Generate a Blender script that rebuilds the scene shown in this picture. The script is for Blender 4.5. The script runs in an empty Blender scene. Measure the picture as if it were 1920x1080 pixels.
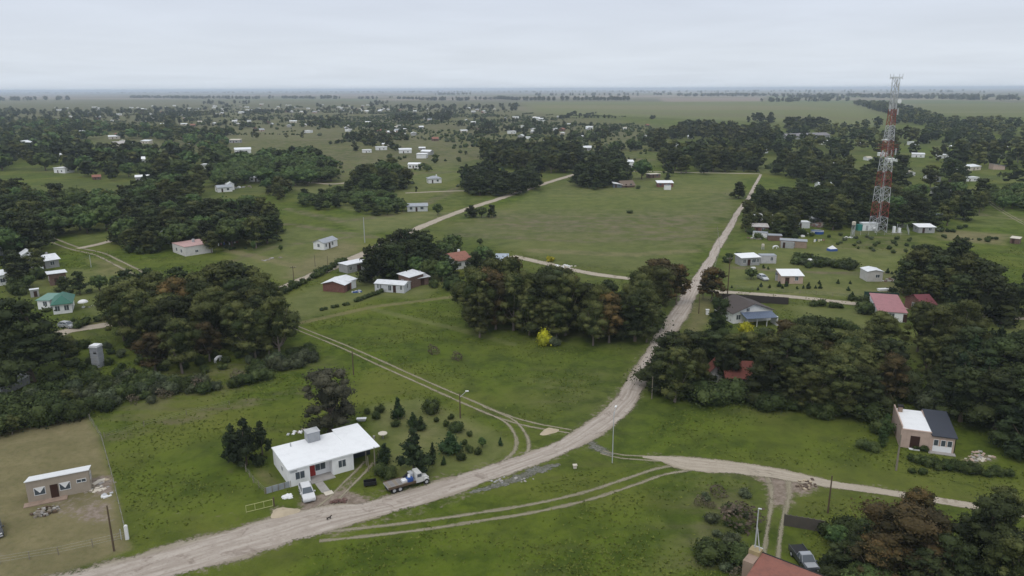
import bpy, math, random
import numpy as np
from mathutils import Matrix, Vector

# ------------------------------------------------------------------ camera, sky, sun, exposure
SC = bpy.context.scene
COL = SC.collection
FPX, CAMH = 1400.0, 55.0
PITCH = math.atan(373.5 / FPX)
ROLL = math.radians(-0.21)
RM = Matrix.Rotation(math.pi / 2 - PITCH, 3, 'X') @ Matrix.Rotation(ROLL, 3, 'Z')
cam_data = bpy.data.cameras.new('camera')
cam = bpy.data.objects.new('camera', cam_data)
COL.objects.link(cam)
cam.matrix_world = Matrix.Translation((0, 0, CAMH)) @ RM.to_4x4()
cam_data.sensor_width = 36
cam_data.lens = 36 * FPX / 1920
cam_data.clip_start = 1
cam_data.clip_end = 200000
SC.camera = cam

SUN_EL, SUN_AZ = math.radians(58), math.radians(200)     # soft light through cloud, from behind left
world = bpy.data.worlds.new('World')
SC.world = world
world.use_nodes = True
wt = world.node_tree
wt.nodes.clear()
def wn(t, **k):
    n = wt.nodes.new(t)
    for a, b in k.items(): setattr(n, a, b)
    return n
wl = wt.links.new
sky = wn('ShaderNodeTexSky', sky_type='NISHITA', sun_disc=False, sun_elevation=SUN_EL, sun_rotation=SUN_AZ)
tc = wn('ShaderNodeTexCoord')
sep = wn('ShaderNodeSeparateXYZ'); wl(tc.outputs['Generated'], sep.inputs[0])
# overcast deck: brightness rises from the horizon to the zenith
ramp = wn('ShaderNodeValToRGB'); wl(sep.outputs[2], ramp.inputs[0])
el = ramp.color_ramp.elements
el[0].position = 0.0; el[0].color = (.68, .745, .83, 1)
el[1].position = 1.0; el[1].color = (1.0, 1.03, 1.08, 1)
e = el.new(.04); e.color = (.685, .74, .82, 1)
e = el.new(.12); e.color = (.65, .70, .80, 1)
e = el.new(.35); e.color = (.78, .83, .90, 1)
# cloud streaks on a flat deck seen from below
dz = wn('ShaderNodeMath', operation='ADD'); wl(sep.outputs[2], dz.inputs[0]); dz.inputs[1].default_value = .06
dx = wn('ShaderNodeMath', operation='DIVIDE'); wl(sep.outputs[0], dx.inputs[0]); wl(dz.outputs[0], dx.inputs[1])
dy = wn('ShaderNodeMath', operation='DIVIDE'); wl(sep.outputs[1], dy.inputs[0]); wl(dz.outputs[0], dy.inputs[1])
cmb = wn('ShaderNodeCombineXYZ'); wl(dx.outputs[0], cmb.inputs[0]); wl(dy.outputs[0], cmb.inputs[1])
cn = wn('ShaderNodeTexNoise'); cn.inputs['Scale'].default_value = .55; cn.inputs['Detail'].default_value = 5
cn.inputs['Distortion'].default_value = .4
wl(cmb.outputs[0], cn.inputs['Vector'])
mr = wn('ShaderNodeMapRange'); wl(cn.outputs[0], mr.inputs[0])
mr.inputs[1].default_value = .3; mr.inputs[2].default_value = .7; mr.inputs[3].default_value = .955; mr.inputs[4].default_value = 1.045
cm = wn('ShaderNodeVectorMath', operation='SCALE'); wl(ramp.outputs[0], cm.inputs[0]); wl(mr.outputs[0], cm.inputs[3])
cs = wn('ShaderNodeVectorMath', operation='SCALE'); wl(cm.outputs[0], cs.inputs[0]); cs.inputs[3].default_value = 10.0
mx = wn('ShaderNodeMix', data_type='RGBA'); mx.inputs[0].default_value = .93
wl(sky.outputs[0], mx.inputs[6]); wl(cs.outputs[0], mx.inputs[7])
bg = wn('ShaderNodeBackground'); bg.inputs[1].default_value = .1
wo = wn('ShaderNodeOutputWorld'); wl(mx.outputs[2], bg.inputs[0]); wl(bg.outputs[0], wo.inputs[0])

sd = bpy.data.lights.new('sun', 'SUN'); sd.energy = .95; sd.angle = math.radians(22); sd.color = (1, .96, .9)
sun = bpy.data.objects.new('sun', sd); COL.objects.link(sun)
sdir = Vector((math.cos(SUN_EL) * math.sin(SUN_AZ), math.cos(SUN_EL) * math.cos(SUN_AZ), math.sin(SUN_EL)))
sun.rotation_euler = sdir.to_track_quat('Z', 'Y').to_euler()
SC.view_settings.view_transform = 'Standard'
SC.view_settings.look = 'None'
SC.view_settings.exposure = .06
SC.view_settings.gamma = 1
SC.view_settings.use_curve_mapping = False
SC.render.film_transparent = False
SC.cycles.max_bounces = 5
SC.cycles.diffuse_bounces = 3
SC.cycles.transparent_max_bounces = 12
SC.cycles.volume_bounces = 1
HAZE = 1.0e-4

# ------------------------------------------------------------------ survey helpers: where a sighted point stands on the land
RN = np.array(RM)
CN = np.array([0, 0, CAMH])
def P(x, y, z=0.0):
    d = RN @ np.array([(x - 960) / FPX, -(y - 540) / FPX, -1.0])
    t = (z - CAMH) / d[2]
    w = CN + d * t
    return Vector((w[0], w[1], z))
def Q(w):
    l = RN.T @ (np.array(w) - CN)
    return 960 + FPX * l[0] / -l[2], 540 - FPX * l[1] / -l[2]
def height_at(p, ytop):
    lo, hi = 0.0, 80.0
    for _ in range(30):
        m = (lo + hi) / 2
        if Q((p[0], p[1], m))[1] > ytop: lo = m
        else: hi = m
    return lo

# ------------------------------------------------------------------ object helpers
def fast_mesh(name, V, F, mats=(), smooth=False, attrs=None, fmat=None):
    V = np.asarray(V, dtype=np.float32); F = np.asarray(F, dtype=np.int32)
    me = bpy.data.meshes.new(name)
    k = F.shape[1]
    me.vertices.add(len(V)); me.vertices.foreach_set('co', V.ravel())
    me.loops.add(F.size); me.loops.foreach_set('vertex_index', F.ravel())
    me.polygons.add(len(F))
    me.polygons.foreach_set('loop_start', np.arange(0, F.size, k, dtype=np.int32))
    me.polygons.foreach_set('loop_total', np.full(len(F), k, dtype=np.int32))
    if fmat is not None: me.polygons.foreach_set('material_index', np.asarray(fmat, dtype=np.int32))
    if smooth: me.polygons.foreach_set('use_smooth', np.ones(len(F), dtype=bool))
    for m in mats: me.materials.append(m)
    me.update(calc_edges=True)
    for an, (ty, data) in (attrs or {}).items():
        a = me.attributes.new(an, ty, 'POINT')
        a.data.foreach_set('color' if ty == 'FLOAT_COLOR' else 'value', np.asarray(data, dtype=np.float32).ravel())
    return me

def link(name, me, parent=None, loc=(0, 0, 0), rz=0):
    o = bpy.data.objects.new(name, me)
    COL.objects.link(o)
    o.location = loc; o.rotation_euler = (0, 0, rz)
    if parent: o.parent = parent
    return o

def tag(o, label=None, cat=None, group=None, kind=None):
    if label: o['label'] = label
    if cat: o['category'] = cat
    if group: o['group'] = group
    if kind: o['kind'] = kind
    return o

def thing(name, label, cat, loc=(0, 0, 0), rz=0, group=None):
    return tag(link(name, None, None, loc, rz), label, cat, group)

def copy_tree(o, parent=None):
    c = o.copy(); COL.objects.link(c); c.parent = parent
    for ch in list(o.children): copy_tree(ch, c)
    return c

class B:
    def __init__(s): s.v = []; s.f = []
    def add(s, vs, fs):
        n = len(s.v); s.v += [tuple(v) for v in vs]; s.f += [tuple(i + n for i in f) for f in fs]; return s
    def box(s, x0, x1, y0, y1, z0, z1):
        return s.add([(x0, y0, z0), (x1, y0, z0), (x1, y1, z0), (x0, y1, z0), (x0, y0, z1), (x1, y0, z1), (x1, y1, z1), (x0, y1, z1)],
                     [(0, 3, 2, 1), (4, 5, 6, 7), (0, 1, 5, 4), (1, 2, 6, 5), (2, 3, 7, 6), (3, 0, 4, 7)])
    def hexa(s, lo, hi):
        return s.add(list(lo) + list(hi), [(0, 3, 2, 1), (4, 5, 6, 7), (0, 1, 5, 4), (1, 2, 6, 5), (2, 3, 7, 6), (3, 0, 4, 7)])
    def tube(s, p0, p1, r0, r1=None, n=6, cap=True):
        r1 = r0 if r1 is None else r1
        p0, p1 = Vector(p0), Vector(p1)
        q = (p1 - p0).to_track_quat('Z', 'Y')
        vs = []
        for p, r in ((p0, r0), (p1, r1)):
            for i in range(n):
                a = 2 * math.pi * i / n
                vs.append(p + q @ Vector((r * math.cos(a), r * math.sin(a), 0)))
        fs = [(i, (i + 1) % n, n + (i + 1) % n, n + i) for i in range(n)]
        if cap: fs += [tuple(range(n - 1, -1, -1)), tuple(range(n, 2 * n))]
        return s.add(vs, fs)
    def prism(s, prof, y0, y1):          # profile in x,z extruded along y
        n = len(prof)
        vs = [(x, y0, z) for x, z in prof] + [(x, y1, z) for x, z in prof]
        fs = [(i, (i + 1) % n, n + (i + 1) % n, n + i) for i in range(n)] + [tuple(range(n - 1, -1, -1)), tuple(range(n, 2 * n))]
        return s.add(vs, fs)
    def xprism(s, prof, x0, x1):         # profile in y,z extruded along x
        n = len(prof)
        vs = [(x0, y, z) for y, z in prof] + [(x1, y, z) for y, z in prof]
        fs = [(i, (i + 1) % n, n + (i + 1) % n, n + i) for i in range(n)] + [tuple(range(n - 1, -1, -1)), tuple(range(n, 2 * n))]
        return s.add(vs, fs)
    def slab(s, q, t):                   # quad sheet with thickness t downward
        lo = [(x, y, z - t) for x, y, z in q]
        return s.add(lo + list(q), [(0, 3, 2, 1), (4, 5, 6, 7), (0, 1, 5, 4), (1, 2, 6, 5), (2, 3, 7, 6), (3, 0, 4, 7)])
    def dome(s, c, r, rz, n=12, m=4, z0=0.0):
        vs = []; fs = []
        for j in range(m + 1):
            a = j / m * math.pi / 2
            for i in range(n):
                b = 2 * math.pi * i / n
                vs.append((c[0] + r * math.cos(a) * math.cos(b), c[1] + r * math.cos(a) * math.sin(b), c[2] + rz * math.sin(a)))
        for j in range(m):
            for i in range(n):
                fs.append((j * n + i, j * n + (i + 1) % n, (j + 1) * n + (i + 1) % n, (j + 1) * n + i))
        return s.add(vs, fs)
    def build(s, name, mat, parent=None, loc=(0, 0, 0), rz=0, smooth=False, bevel=0):
        me = bpy.data.meshes.new(name)
        me.from_pydata(s.v, [], s.f)
        me.materials.append(mat)
        if bevel:
            import bmesh
            bm = bmesh.new(); bm.from_mesh(me)
            bmesh.ops.recalc_face_normals(bm, faces=bm.faces)
            bmesh.ops.bevel(bm, geom=list(bm.edges), offset=bevel, segments=2, affect='EDGES', profile=.6)
            bm.to_mesh(me); bm.free()
        else:
            import bmesh
            bm = bmesh.new(); bm.from_mesh(me); bmesh.ops.recalc_face_normals(bm, faces=bm.faces); bm.to_mesh(me); bm.free()
        if smooth:
            for p in me.polygons: p.use_smooth = True
        return link(name, me, parent, loc, rz)

# ------------------------------------------------------------------ materials
def new_mat(name):
    m = bpy.data.materials.new(name); m.use_nodes = True
    nt = m.node_tree
    bs = nt.nodes['Principled BSDF']
    return m, nt, bs
def nd(nt, t, ins=None, **k):
    n = nt.nodes.new(t)
    for a, b in k.items(): setattr(n, a, b)
    for a, b in (ins or {}).items():
        if isinstance(b, bpy.types.NodeSocket): nt.links.new(b, n.inputs[a])
        else: n.inputs[a].default_value = b
    return n
def lin(c):                               # from an sRGB byte triple
    return tuple(((v / 255 + .055) / 1.055) ** 2.4 if v > 10 else v / 255 / 12.92 for v in c)
def mixc(nt, f, a, b, mode='MIX'):
    n = nd(nt, 'ShaderNodeMix', data_type='RGBA', blend_type=mode)
    for i, s in ((0, f), (6, a), (7, b)):
        if isinstance(s, bpy.types.NodeSocket): nt.links.new(s, n.inputs[i])
        else: n.inputs[i].default_value = (tuple(s) + (1,)) if isinstance(s, tuple) and len(s) == 3 else s
    return n.outputs[2]
def noise(nt, vec, scale, detail=3, rough=.55, dist=0.0):
    return nd(nt, 'ShaderNodeTexNoise', {'Vector': vec, 'Scale': scale, 'Detail': detail, 'Roughness': rough, 'Distortion': dist}).outputs[0]
def ramp01(nt, v, a, b):
    return nd(nt, 'ShaderNodeMapRange', {0: v, 1: a, 2: b, 3: 0.0, 4: 1.0}, interpolation_type='SMOOTHSTEP').outputs[0]
def mth(nt, op, a, b=0.0, c=None):
    d = {0: a, 1: b}
    if c is not None: d[2] = c
    return nd(nt, 'ShaderNodeMath', d, operation=op).outputs[0]
MC = {}
def paint(rgb, rough=.75, grime=.25, metal=0.0, streak=True, spec=.3, corr=0.0):
    """painted or raw surface with weathering; rgb in linear"""
    key = (rgb, rough, grime, metal, corr)
    if key in MC: return MC[key]
    m, nt, bs = new_mat('surface')
    tcn = nd(nt, 'ShaderNodeTexCoord')
    o = tcn.outputs['Object']
    n1 = noise(nt, o, .9, 4, .6); n2 = noise(nt, o, 6, 3, .6)
    mp = nd(nt, 'ShaderNodeMapping', {'Vector': o, 'Scale': (3, 3, .25)})
    n3 = noise(nt, mp.outputs[0], 1.6, 3, .6)
    f = mth(nt, 'MULTIPLY', ramp01(nt, n1, .42, .75), grime)
    dark = tuple(c * .45 + .02 for c in rgb)
    c = mixc(nt, f, rgb, dark)
    c = mixc(nt, mth(nt, 'MULTIPLY', ramp01(nt, n3, .5, .8), grime * .8), c, tuple(c_ * .55 + .015 for c_ in rgb))
    c = mixc(nt, mth(nt, 'MULTIPLY', n2, grime * .4), c, tuple(min(1, c_ * 1.1) for c_ in rgb))
    nt.links.new(c, bs.inputs['Base Color'])
    bs.inputs['Roughness'].default_value = rough
    bs.inputs['Metallic'].default_value = metal
    bs.inputs['Specular IOR Level'].default_value = spec
    if corr:
        w = nd(nt, 'ShaderNodeTexWave', {'Vector': o, 'Scale': corr, 'Distortion': 0.0}, wave_type='BANDS', bands_direction='X')
        bp = nd(nt, 'ShaderNodeBump', {'Height': w.outputs[0], 'Strength': .5, 'Distance': .03})
        nt.links.new(bp.outputs[0], bs.inputs['Normal'])
    else:
        bp = nd(nt, 'ShaderNodeBump', {'Height': n2, 'Strength': .25, 'Distance': .02})
        nt.links.new(bp.outputs[0], bs.inputs['Normal'])
    MC[key] = m
    return m
def brickmat(c1, c2, mortar, name='brickwork'):
    m, nt, bs = new_mat(name)
    tcn = nd(nt, 'ShaderNodeTexCoord'); o = tcn.outputs['Object']
    s = nd(nt, 'ShaderNodeSeparateXYZ', {0: o})
    u = mth(nt, 'ADD', s.outputs[0], s.outputs[1])
    v = nd(nt, 'ShaderNodeCombineXYZ', {0: u, 1: s.outputs[2]}).outputs[0]
    b = nd(nt, 'ShaderNodeTexBrick', {'Vector': v, 'Scale': 1.0, 'Mortar Size': .012, 'Brick Width': .3, 'Row Height': .12,
                                     'Color1': c1 + (1,), 'Color2': c2 + (1,), 'Mortar': mortar + (1,)})
    c = mixc(nt, mth(nt, 'MULTIPLY', ramp01(nt, noise(nt, o, 1.2, 4), .4, .75), .5), b.outputs[0], tuple(x * .5 for x in c1))
    nt.links.new(c, bs.inputs['Base Color']); bs.inputs['Roughness'].default_value = .9
    bp = nd(nt, 'ShaderNodeBump', {'Height': b.outputs['Fac'], 'Strength': -.4, 'Distance': .01})
    nt.links.new(bp.outputs[0], bs.inputs['Normal'])
    return m
WHITE = paint((.76, .76, .76), grime=.22)
WHITER = paint((.80, .81, .82), grime=.14, rough=.5, corr=4.0)
WHITEMET = paint((.72, .74, .76), grime=.35, rough=.5, corr=4.0)
GREYMET = paint((.32, .34, .37), grime=.4, rough=.45, corr=4.0)
DARKMET = paint((.035, .04, .055), grime=.3, rough=.5, corr=4.0)
BLUEMET = paint((.10, .13, .19), grime=.3, rough=.5, corr=4.0)
GREENMET = paint((.035, .14, .10), grime=.35, rough=.5, corr=4.0)
PINKMET = paint((.34, .155, .165), grime=.4, rough=.6, corr=4.0)
MAROON = paint((.16, .04, .05), grime=.35, rough=.6, corr=4.0)
CREAM = paint((.55, .50, .42), grime=.3)
BEIGE = paint((.33, .28, .225), grime=.25)
PINK = paint((.48, .36, .30), grime=.35)
GREYW = paint((.34, .34, .34), grime=.45)
CONC = paint((.33, .31, .29), grime=.5, rough=.9)
WOOD = paint((.10, .07, .045), grime=.4, rough=.85)
WOODP = paint((.22, .19, .15), grime=.4, rough=.85)
BLACK = paint((.012, .012, .013), grime=.1, rough=.6)
REDP = paint((.30, .025, .02), grime=.2, rough=.5)
TOWRED = paint((.25, .055, .038), grime=.3, rough=.55)
TOWWHITE = paint((.44, .45, .46), grime=.25, rough=.55)
GREYP = paint((.42, .43, .44), grime=.3, rough=.55)
FRAMEW = paint((.72, .72, .72), grime=.1, rough=.5)
BROWND = paint((.045, .02, .014), grime=.2, rough=.6)
BRICKR = brickmat((.20, .06, .045), (.14, .045, .035), (.22, .18, .15))
BRICKB = brickmat((.16, .085, .06), (.11, .055, .04), (.2, .17, .15))
PLASTERB = paint((.30, .22, .17), grime=.5, rough=.9)
TILE = paint((.27, .12, .085), grime=.5, rough=.8, corr=3.0)
TILER = paint((.16, .05, .038), grime=.5, rough=.8, corr=3.0)
THATCH = paint((.17, .13, .10), grime=.5, rough=.95)
BLUEP = paint((.03, .08, .27), grime=.15, rough=.4)
TEAL = paint((.03, .20, .17), grime=.2, rough=.5)
def glassmat():
    m, nt, bs = new_mat('window_glass')
    bs.inputs['Base Color'].default_value = (.065, .08, .095, 1); bs.inputs['Roughness'].default_value = .08
    bs.inputs['Specular IOR Level'].default_value = .6
    return m
GLASS = glassmat()
def carpaint(rgb):
    m, nt, bs = new_mat('car_paint')
    o = nd(nt, 'ShaderNodeTexCoord').outputs['Object']
    c = mixc(nt, mth(nt, 'MULTIPLY', noise(nt, o, 2.5, 4), .35), rgb, tuple(v * .6 + .02 for v in rgb))
    nt.links.new(c, bs.inputs['Base Color'])
    bs.inputs['Roughness'].default_value = .35; bs.inputs['Coat Weight'].default_value = .3
    return m
def foliage(name, a, b, c=None, cf=.35):
    m, nt, bs = new_mat(name)
    at = nd(nt, 'ShaderNodeAttribute', attribute_name='tint').outputs['Fac']
    oi = nd(nt, 'ShaderNodeObjectInfo').outputs['Random']
    geo = nd(nt, 'ShaderNodeNewGeometry').outputs['Position']
    n1 = noise(nt, geo, .22, 3)
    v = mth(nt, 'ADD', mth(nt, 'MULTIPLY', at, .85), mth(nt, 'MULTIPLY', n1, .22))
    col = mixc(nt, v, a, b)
    if c is not None:
        col = mixc(nt, mth(nt, 'MULTIPLY', ramp01(nt, mth(nt, 'ADD', mth(nt, 'MULTIPLY', at, .5), mth(nt, 'MULTIPLY', oi, .6)), .5, 1.0), cf), col, c)
    hs = nd(nt, 'ShaderNodeHueSaturation', {'Hue': mth(nt, 'ADD', mth(nt, 'MULTIPLY', oi, .035), .482), 'Saturation': 1.0,
            'Value': mth(nt, 'ADD', mth(nt, 'MULTIPLY', oi, .5), .78), 'Color': col})
    nt.links.new(hs.outputs[0], bs.inputs['Base Color'])
    bs.inputs['Roughness'].default_value = .8
    bs.inputs['Specular IOR Level'].default_value = .15
    return m
FOL = {
    'eucalyptus': foliage('eucalyptus_leaves', (.014, .022, .006), (.102, .115, .036), (.125, .092, .034), .22),
    'rusty': foliage('rusty_leaves', (.020, .022, .009), (.10, .078, .030), (.15, .078, .032), .6),
    'cypress': foliage('cypress_leaves', (.009, .015, .006), (.052, .066, .022)),
    'pine': foliage('pine_needles', (.009, .018, .009), (.038, .056, .021)),
    'broadleaf': foliage('broad_leaves', (.024, .046, .015), (.100, .140, .042)),
    'poplar': foliage('poplar_leaves', (.02, .045, .014), (.055, .085, .026)),
    'bush': foliage('bush_leaves', (.013, .024, .008), (.058, .082, .024), (.085, .080, .03), .3),
    'grey': foliage('grey_leaves', (.014, .016, .009), (.085, .080, .052)),
    'conifer': foliage('conifer_leaves', (.010, .022, .010), (.038, .062, .020)),
    'gorse': foliage('gorse_flowers', (.05, .08, .015), (.52, .50, .03)),
    'scrub': foliage('scrub_leaves', (.024, .034, .016), (.105, .122, .066)),
    'dry': foliage('dry_twigs', (.06, .05, .035), (.16, .13, .09)),
}
BARK = paint((.13, .10, .08), grime=.5, rough=.95)
BARKP = paint((.19, .155, .13), grime=.4, rough=.95)

# ------------------------------------------------------------------ land: one sheet to the horizon
def poly_world(px, z=0.0): return np.array([P(x, y, z)[:2] for x, y in px])
def inside(poly, X, Y):
    r = np.zeros(X.shape, bool); n = len(poly); j = n - 1
    for i in range(n):
        xi, yi = poly[i]; xj, yj = poly[j]
        c = ((yi > Y) != (yj > Y)) & (X < (xj - xi) * (Y - yi) / (yj - yi + 1e-12) + xi)
        r ^= c; j = i
    return r
def edge_dist(poly, X, Y, closed=True):
    d = np.full(X.shape, 1e9); n = len(poly)
    for i in range(n if closed else n - 1):
        a = poly[i]; b = poly[(i + 1) % n]
        ab = b - a; L = (ab ** 2).sum() + 1e-9
        t = np.clip(((X - a[0]) * ab[0] + (Y - a[1]) * ab[1]) / L, 0, 1)
        d = np.minimum(d, np.hypot(X - a[0] - t * ab[0], Y - a[1] - t * ab[1]))
    return d
us = np.concatenate([np.linspace(-6, -1.25, 24)[:-1], np.linspace(-1.25, 1.25, 560), np.linspace(1.25, 6, 24)[1:]])
ys = [-55.0, -30, 0, 25, 45, 58]
y = 66.0
while y < 95000:
    ys.append(y); y += max(.75, .0075 * y) if y < 1500 else (.012 * y if y < 6000 else .03 * y)
ys = np.array(ys)
YY, UU = np.meshgrid(ys, us, indexing='ij')
XX = UU * (YY * .75 + 48)
XX[YY < 20] = (UU * 60)[YY < 20]
gx, gy = XX.ravel(), YY.ravel()
zoneA = np.zeros((gx.size, 4)); zoneB = np.zeros((gx.size, 4)); zoneA[:, 3] = 1; zoneB[:, 3] = 1
def zone(chan, px, strength=1.0, soft=1.2):
    arr, k = (zoneA, chan) if chan < 3 else (zoneB, chan - 3)
    w = poly_world(px)
    mn = w.min(0) - soft * 2; mxx = w.max(0) + soft * 2
    s = np.where((gx > mn[0]) & (gx < mxx[0]) & (gy > mn[1]) & (gy < mxx[1]))[0]
    if not len(s): return
    X, Y = gx[s], gy[s]
    d = edge_dist(w, X, Y); sg = np.where(inside(w, X, Y), d, -d)
    val = np.clip(sg / soft * .5 + .5, 0, 1) * strength
    arr[s, k] = np.maximum(arr[s, k], val)
def zline(chan, px, width, strength=.8, soft=1.5):
    arr, k = (zoneA, chan) if chan < 3 else (zoneB, chan - 3)
    w = poly_world(px)
    mn = w.min(0) - width - soft; mxx = w.max(0) + width + soft
    s = np.where((gx > mn[0]) & (gx < mxx[0]) & (gy > mn[1]) & (gy < mxx[1]))[0]
    if not len(s): return
    d = edge_dist(w, gx[s], gy[s], False)
    val = np.clip(1 - (d - width) / soft, 0, 1) * strength
    arr[s, k] = np.maximum(arr[s, k], val)
DIRT, DRY, MOWN, HEATH, LUSH, FAR = 0, 1, 2, 3, 4, 5
# --- zones (dirt, dry grass, mown grass, brown heath, lush rank grass, far field mosaic)
zone(DRY, [(-300, 790), (150, 765), (185, 815), (212, 905), (240, 1010), (250, 1030), (120, 1075), (-300, 1200)], .85, .8)
zone(MOWN, [(-300, 780), (150, 765), (180, 815), (0, 850), (-300, 880)], .8, 1.5)
zone(DIRT, [(20, 945), (170, 915), (215, 905), (228, 985), (150, 990), (60, 960)], .55, 2.5)
zone(DIRT, [(140, 950), (215, 935), (222, 990), (130, 985)], .65, 2)
zone(DIRT, [(165, 897), (210, 890), (216, 925), (175, 930)], .9, 1)
zone(DIRT, [(-80, 1010), (40, 1000), (60, 1060), (-80, 1080)], .45, 3)
zone(DIRT, [(560, 930), (600, 925), (640, 915), (672, 925), (705, 940), (690, 962), (600, 975), (555, 972)], .95, 1.6)
zone(DIRT, [(600, 930), (665, 885), (690, 880), (650, 935)], .55, 1.2)
zone(DIRT, [(500, 952), (535, 945), (548, 955), (530, 968), (505, 966)], .8, 1)
zone(DIRT, [(590, 900), (625, 890), (635, 905), (605, 915)], .4, 1.5)
zone(MOWN, [(690, 760), (790, 745), (870, 780), (940, 812), (965, 840), (940, 872), (850, 890), (760, 905), (700, 880), (716, 835), (690, 800)], .7, 2)
zone(DRY, [(700, 770), (800, 750), (900, 810), (880, 850), (760, 870), (720, 830)], .35, 5)
zone(DRY, [(505, 880), (470, 870), (480, 900), (497, 915), (540, 912)], .5, 1)
zone(DIRT, [(1110, 825), (1150, 850), (1100, 862), (1070, 845)], .4, 2)
zone(DIRT, [(1010, 805), (1060, 802), (1065, 815), (1020, 822)], .5, 1.5)
zone(DIRT, [(1380, 872), (1500, 890), (1545, 905), (1530, 925), (1490, 930), (1480, 955), (1440, 950), (1430, 910)], .9, 2)
zone(DIRT, [(1230, 855), (1400, 870), (1400, 885), (1290, 885)], .6, 2)
zone(DRY, [(1480, 945), (1500, 1030), (1560, 1060), (1560, 1000), (1540, 960)], .15, 3)
zone(DIRT, [(1795, 855), (1850, 845), (1880, 860), (1850, 875), (1800, 868)], .65, 2)
zone(DIRT, [(1690, 620), (1730, 610), (1750, 700), (1700, 690)], .45, 4)
zone(MOWN, [(1480, 740), (1480, 760), (1500, 760)], .2, 2)
# middle-left lawns and lots
zone(MOWN, [(520, 560), (640, 520), (710, 490), (850, 515), (800, 560), (700, 560), (560, 605), (520, 600)], .75, 4)
zone(MOWN, [(400, 450), (580, 420), (700, 440), (640, 500), (540, 530), (440, 500)], .6, 4)
zone(DRY, [(560, 485), (640, 450), (690, 460), (650, 495), (570, 520), (520, 525)], .6, 4)
zone(DRY, [(470, 488), (530, 475), (590, 485), (520, 500)], .4, 4)
zone(MOWN, [(620, 410), (800, 395), (860, 400), (760, 430), (680, 440)], .75, 5)
zone(DRY, [(640, 395), (860, 340), (1040, 330), (900, 390), (760, 425)], .25, 8)
zone(MOWN, [(150, 500), (250, 520), (200, 600), (60, 560), (0, 560), (0, 530)], .6, 4)
zone(DRY, [(150, 480), (230, 490), (260, 510), (180, 520)], .5, 4)
zone(DRY, [(140, 605), (230, 590), (230, 605), (150, 615)], .5, 2)
zone(MOWN, [(95, 430), (210, 405), (215, 450), (150, 460)], .45, 5)
# centre field
zone(MOWN, [(830, 430), (1060, 335), (1200, 325), (1400, 325), (1390, 390), (1340, 430), (1310, 500), (1180, 510), (980, 480), (860, 440)], .5, 8)
zone(HEATH, [(900, 400), (1330, 400), (1370, 360), (1360, 420), (1300, 455), (900, 430)], .85, 18)
zone(DRY, [(1000, 345), (1100, 335), (1250, 350), (1370, 345), (1340, 375), (1050, 375)], .25, 15)
zone(LUSH, [(600, 620), (860, 560), (1200, 620), (1190, 700), (1050, 790), (900, 740), (700, 660)], .5, 8)
zone(HEATH, [(1000, 710), (1140, 690), (1110, 760), (1000, 765)], .35, 6)
zone(HEATH, [(860, 560), (1210, 640), (1190, 660), (850, 610)], .3, 5)
zone(LUSH, [(1200, 760), (1680, 820), (1680, 900), (1300, 850), (1160, 840)], .7, 5)
zone(LUSH, [(200, 800), (500, 860), (480, 960), (240, 1010)], .6, 5)
zone(HEATH, [(1280, 900), (1420, 900), (1400, 1080), (1240, 1080)], .45, 4)
zone(LUSH, [(380, 1080), (700, 1010), (1180, 930), (1300, 900), (1250, 1080)], .5, 6)
zone(HEATH, [(170, 740), (560, 650), (620, 680), (400, 745), (200, 800)], .45, 4)
# right blocks
zone(MOWN, [(1350, 540), (1360, 480), (1400, 450), (1700, 470), (1690, 560), (1600, 560), (1450, 548)], .6, 5)
zone(DRY, [(1440, 535), (1620, 545), (1640, 500), (1700, 510), (1700, 560), (1450, 560)], .4, 5)
zone(MOWN, [(1480, 570), (1640, 580), (1640, 640), (1500, 610)], .6, 3)
zone(DRY, [(1290, 590), (1310, 550), (1345, 560), (1330, 610), (1290, 640), (1265, 650)], .55, 2)
zone(MOWN, [(1860, 600), (1960, 600), (1960, 640), (1870, 640)], .7, 3)
zone(LUSH, [(1560, 385), (1920, 380), (1920, 440), (1700, 440), (1560, 420)], .8, 8)
zone(MOWN, [(1750, 395), (1900, 385), (1920, 430), (1770, 430)], .4, 8)
zone(DRY, [(1750, 428), (1900, 440), (1880, 460), (1760, 450)], .75, 4)
zone(HEATH, [(1560, 430), (1740, 440), (1700, 480), (1560, 470)], .5, 8)
zone(DIRT, [(1600, 432), (1700, 432), (1700, 440), (1600, 441)], .4, 2)
zone(MOWN, [(1300, 305), (1460, 290), (1450, 325), (1290, 330)], .5, 10)
# distance
zone(MOWN, [(350, 245), (560, 240), (680, 240), (560, 262), (400, 262)], .7, 25)
zone(HEATH, [(0, 250), (100, 255), (600, 230), (980, 235), (1250, 250), (1200, 300), (900, 300), (640, 330), (540, 350), (500, 300)], .8, 40)
zone(HEATH, [(-100, 200), (960, 205), (1260, 240), (1200, 262), (640, 250), (300, 245), (-100, 240)], .9, 40)
zone(MOWN, [(640, 300), (880, 290), (860, 345), (780, 385), (560, 380), (560, 350)], .5, 15)
zone(MOWN, [(690, 255), (800, 250), (880, 270), (760, 280)], .4, 15)
zoneB[:, 2] = np.clip((gy - 1500) / 600, 0, 1)
zone(HEATH, [(-600, 186), (500, 188), (1000, 192), (960, 205), (500, 200), (-600, 214)], .9, 60)
zone(MOWN, [(960, 191), (1400, 190), (1600, 193), (1655, 205), (1660, 240), (1500, 232), (1280, 222), (1000, 212)], .95, 40)
zone(DRY, [(980, 197), (1500, 198), (1600, 206), (1300, 207), (1000, 203)], .5, 60)
zone(HEATH, [(1030, 207), (1400, 213), (1640, 222), (1640, 226), (1300, 218)], .6, 25)
zone(DIRT, [(1230, 183.5), (1430, 183), (1440, 190), (1240, 191)], .85, 40)
zone(DIRT, [(700, 186), (1000, 184.5), (1000, 187), (700, 188.5)], .8, 80)
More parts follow.
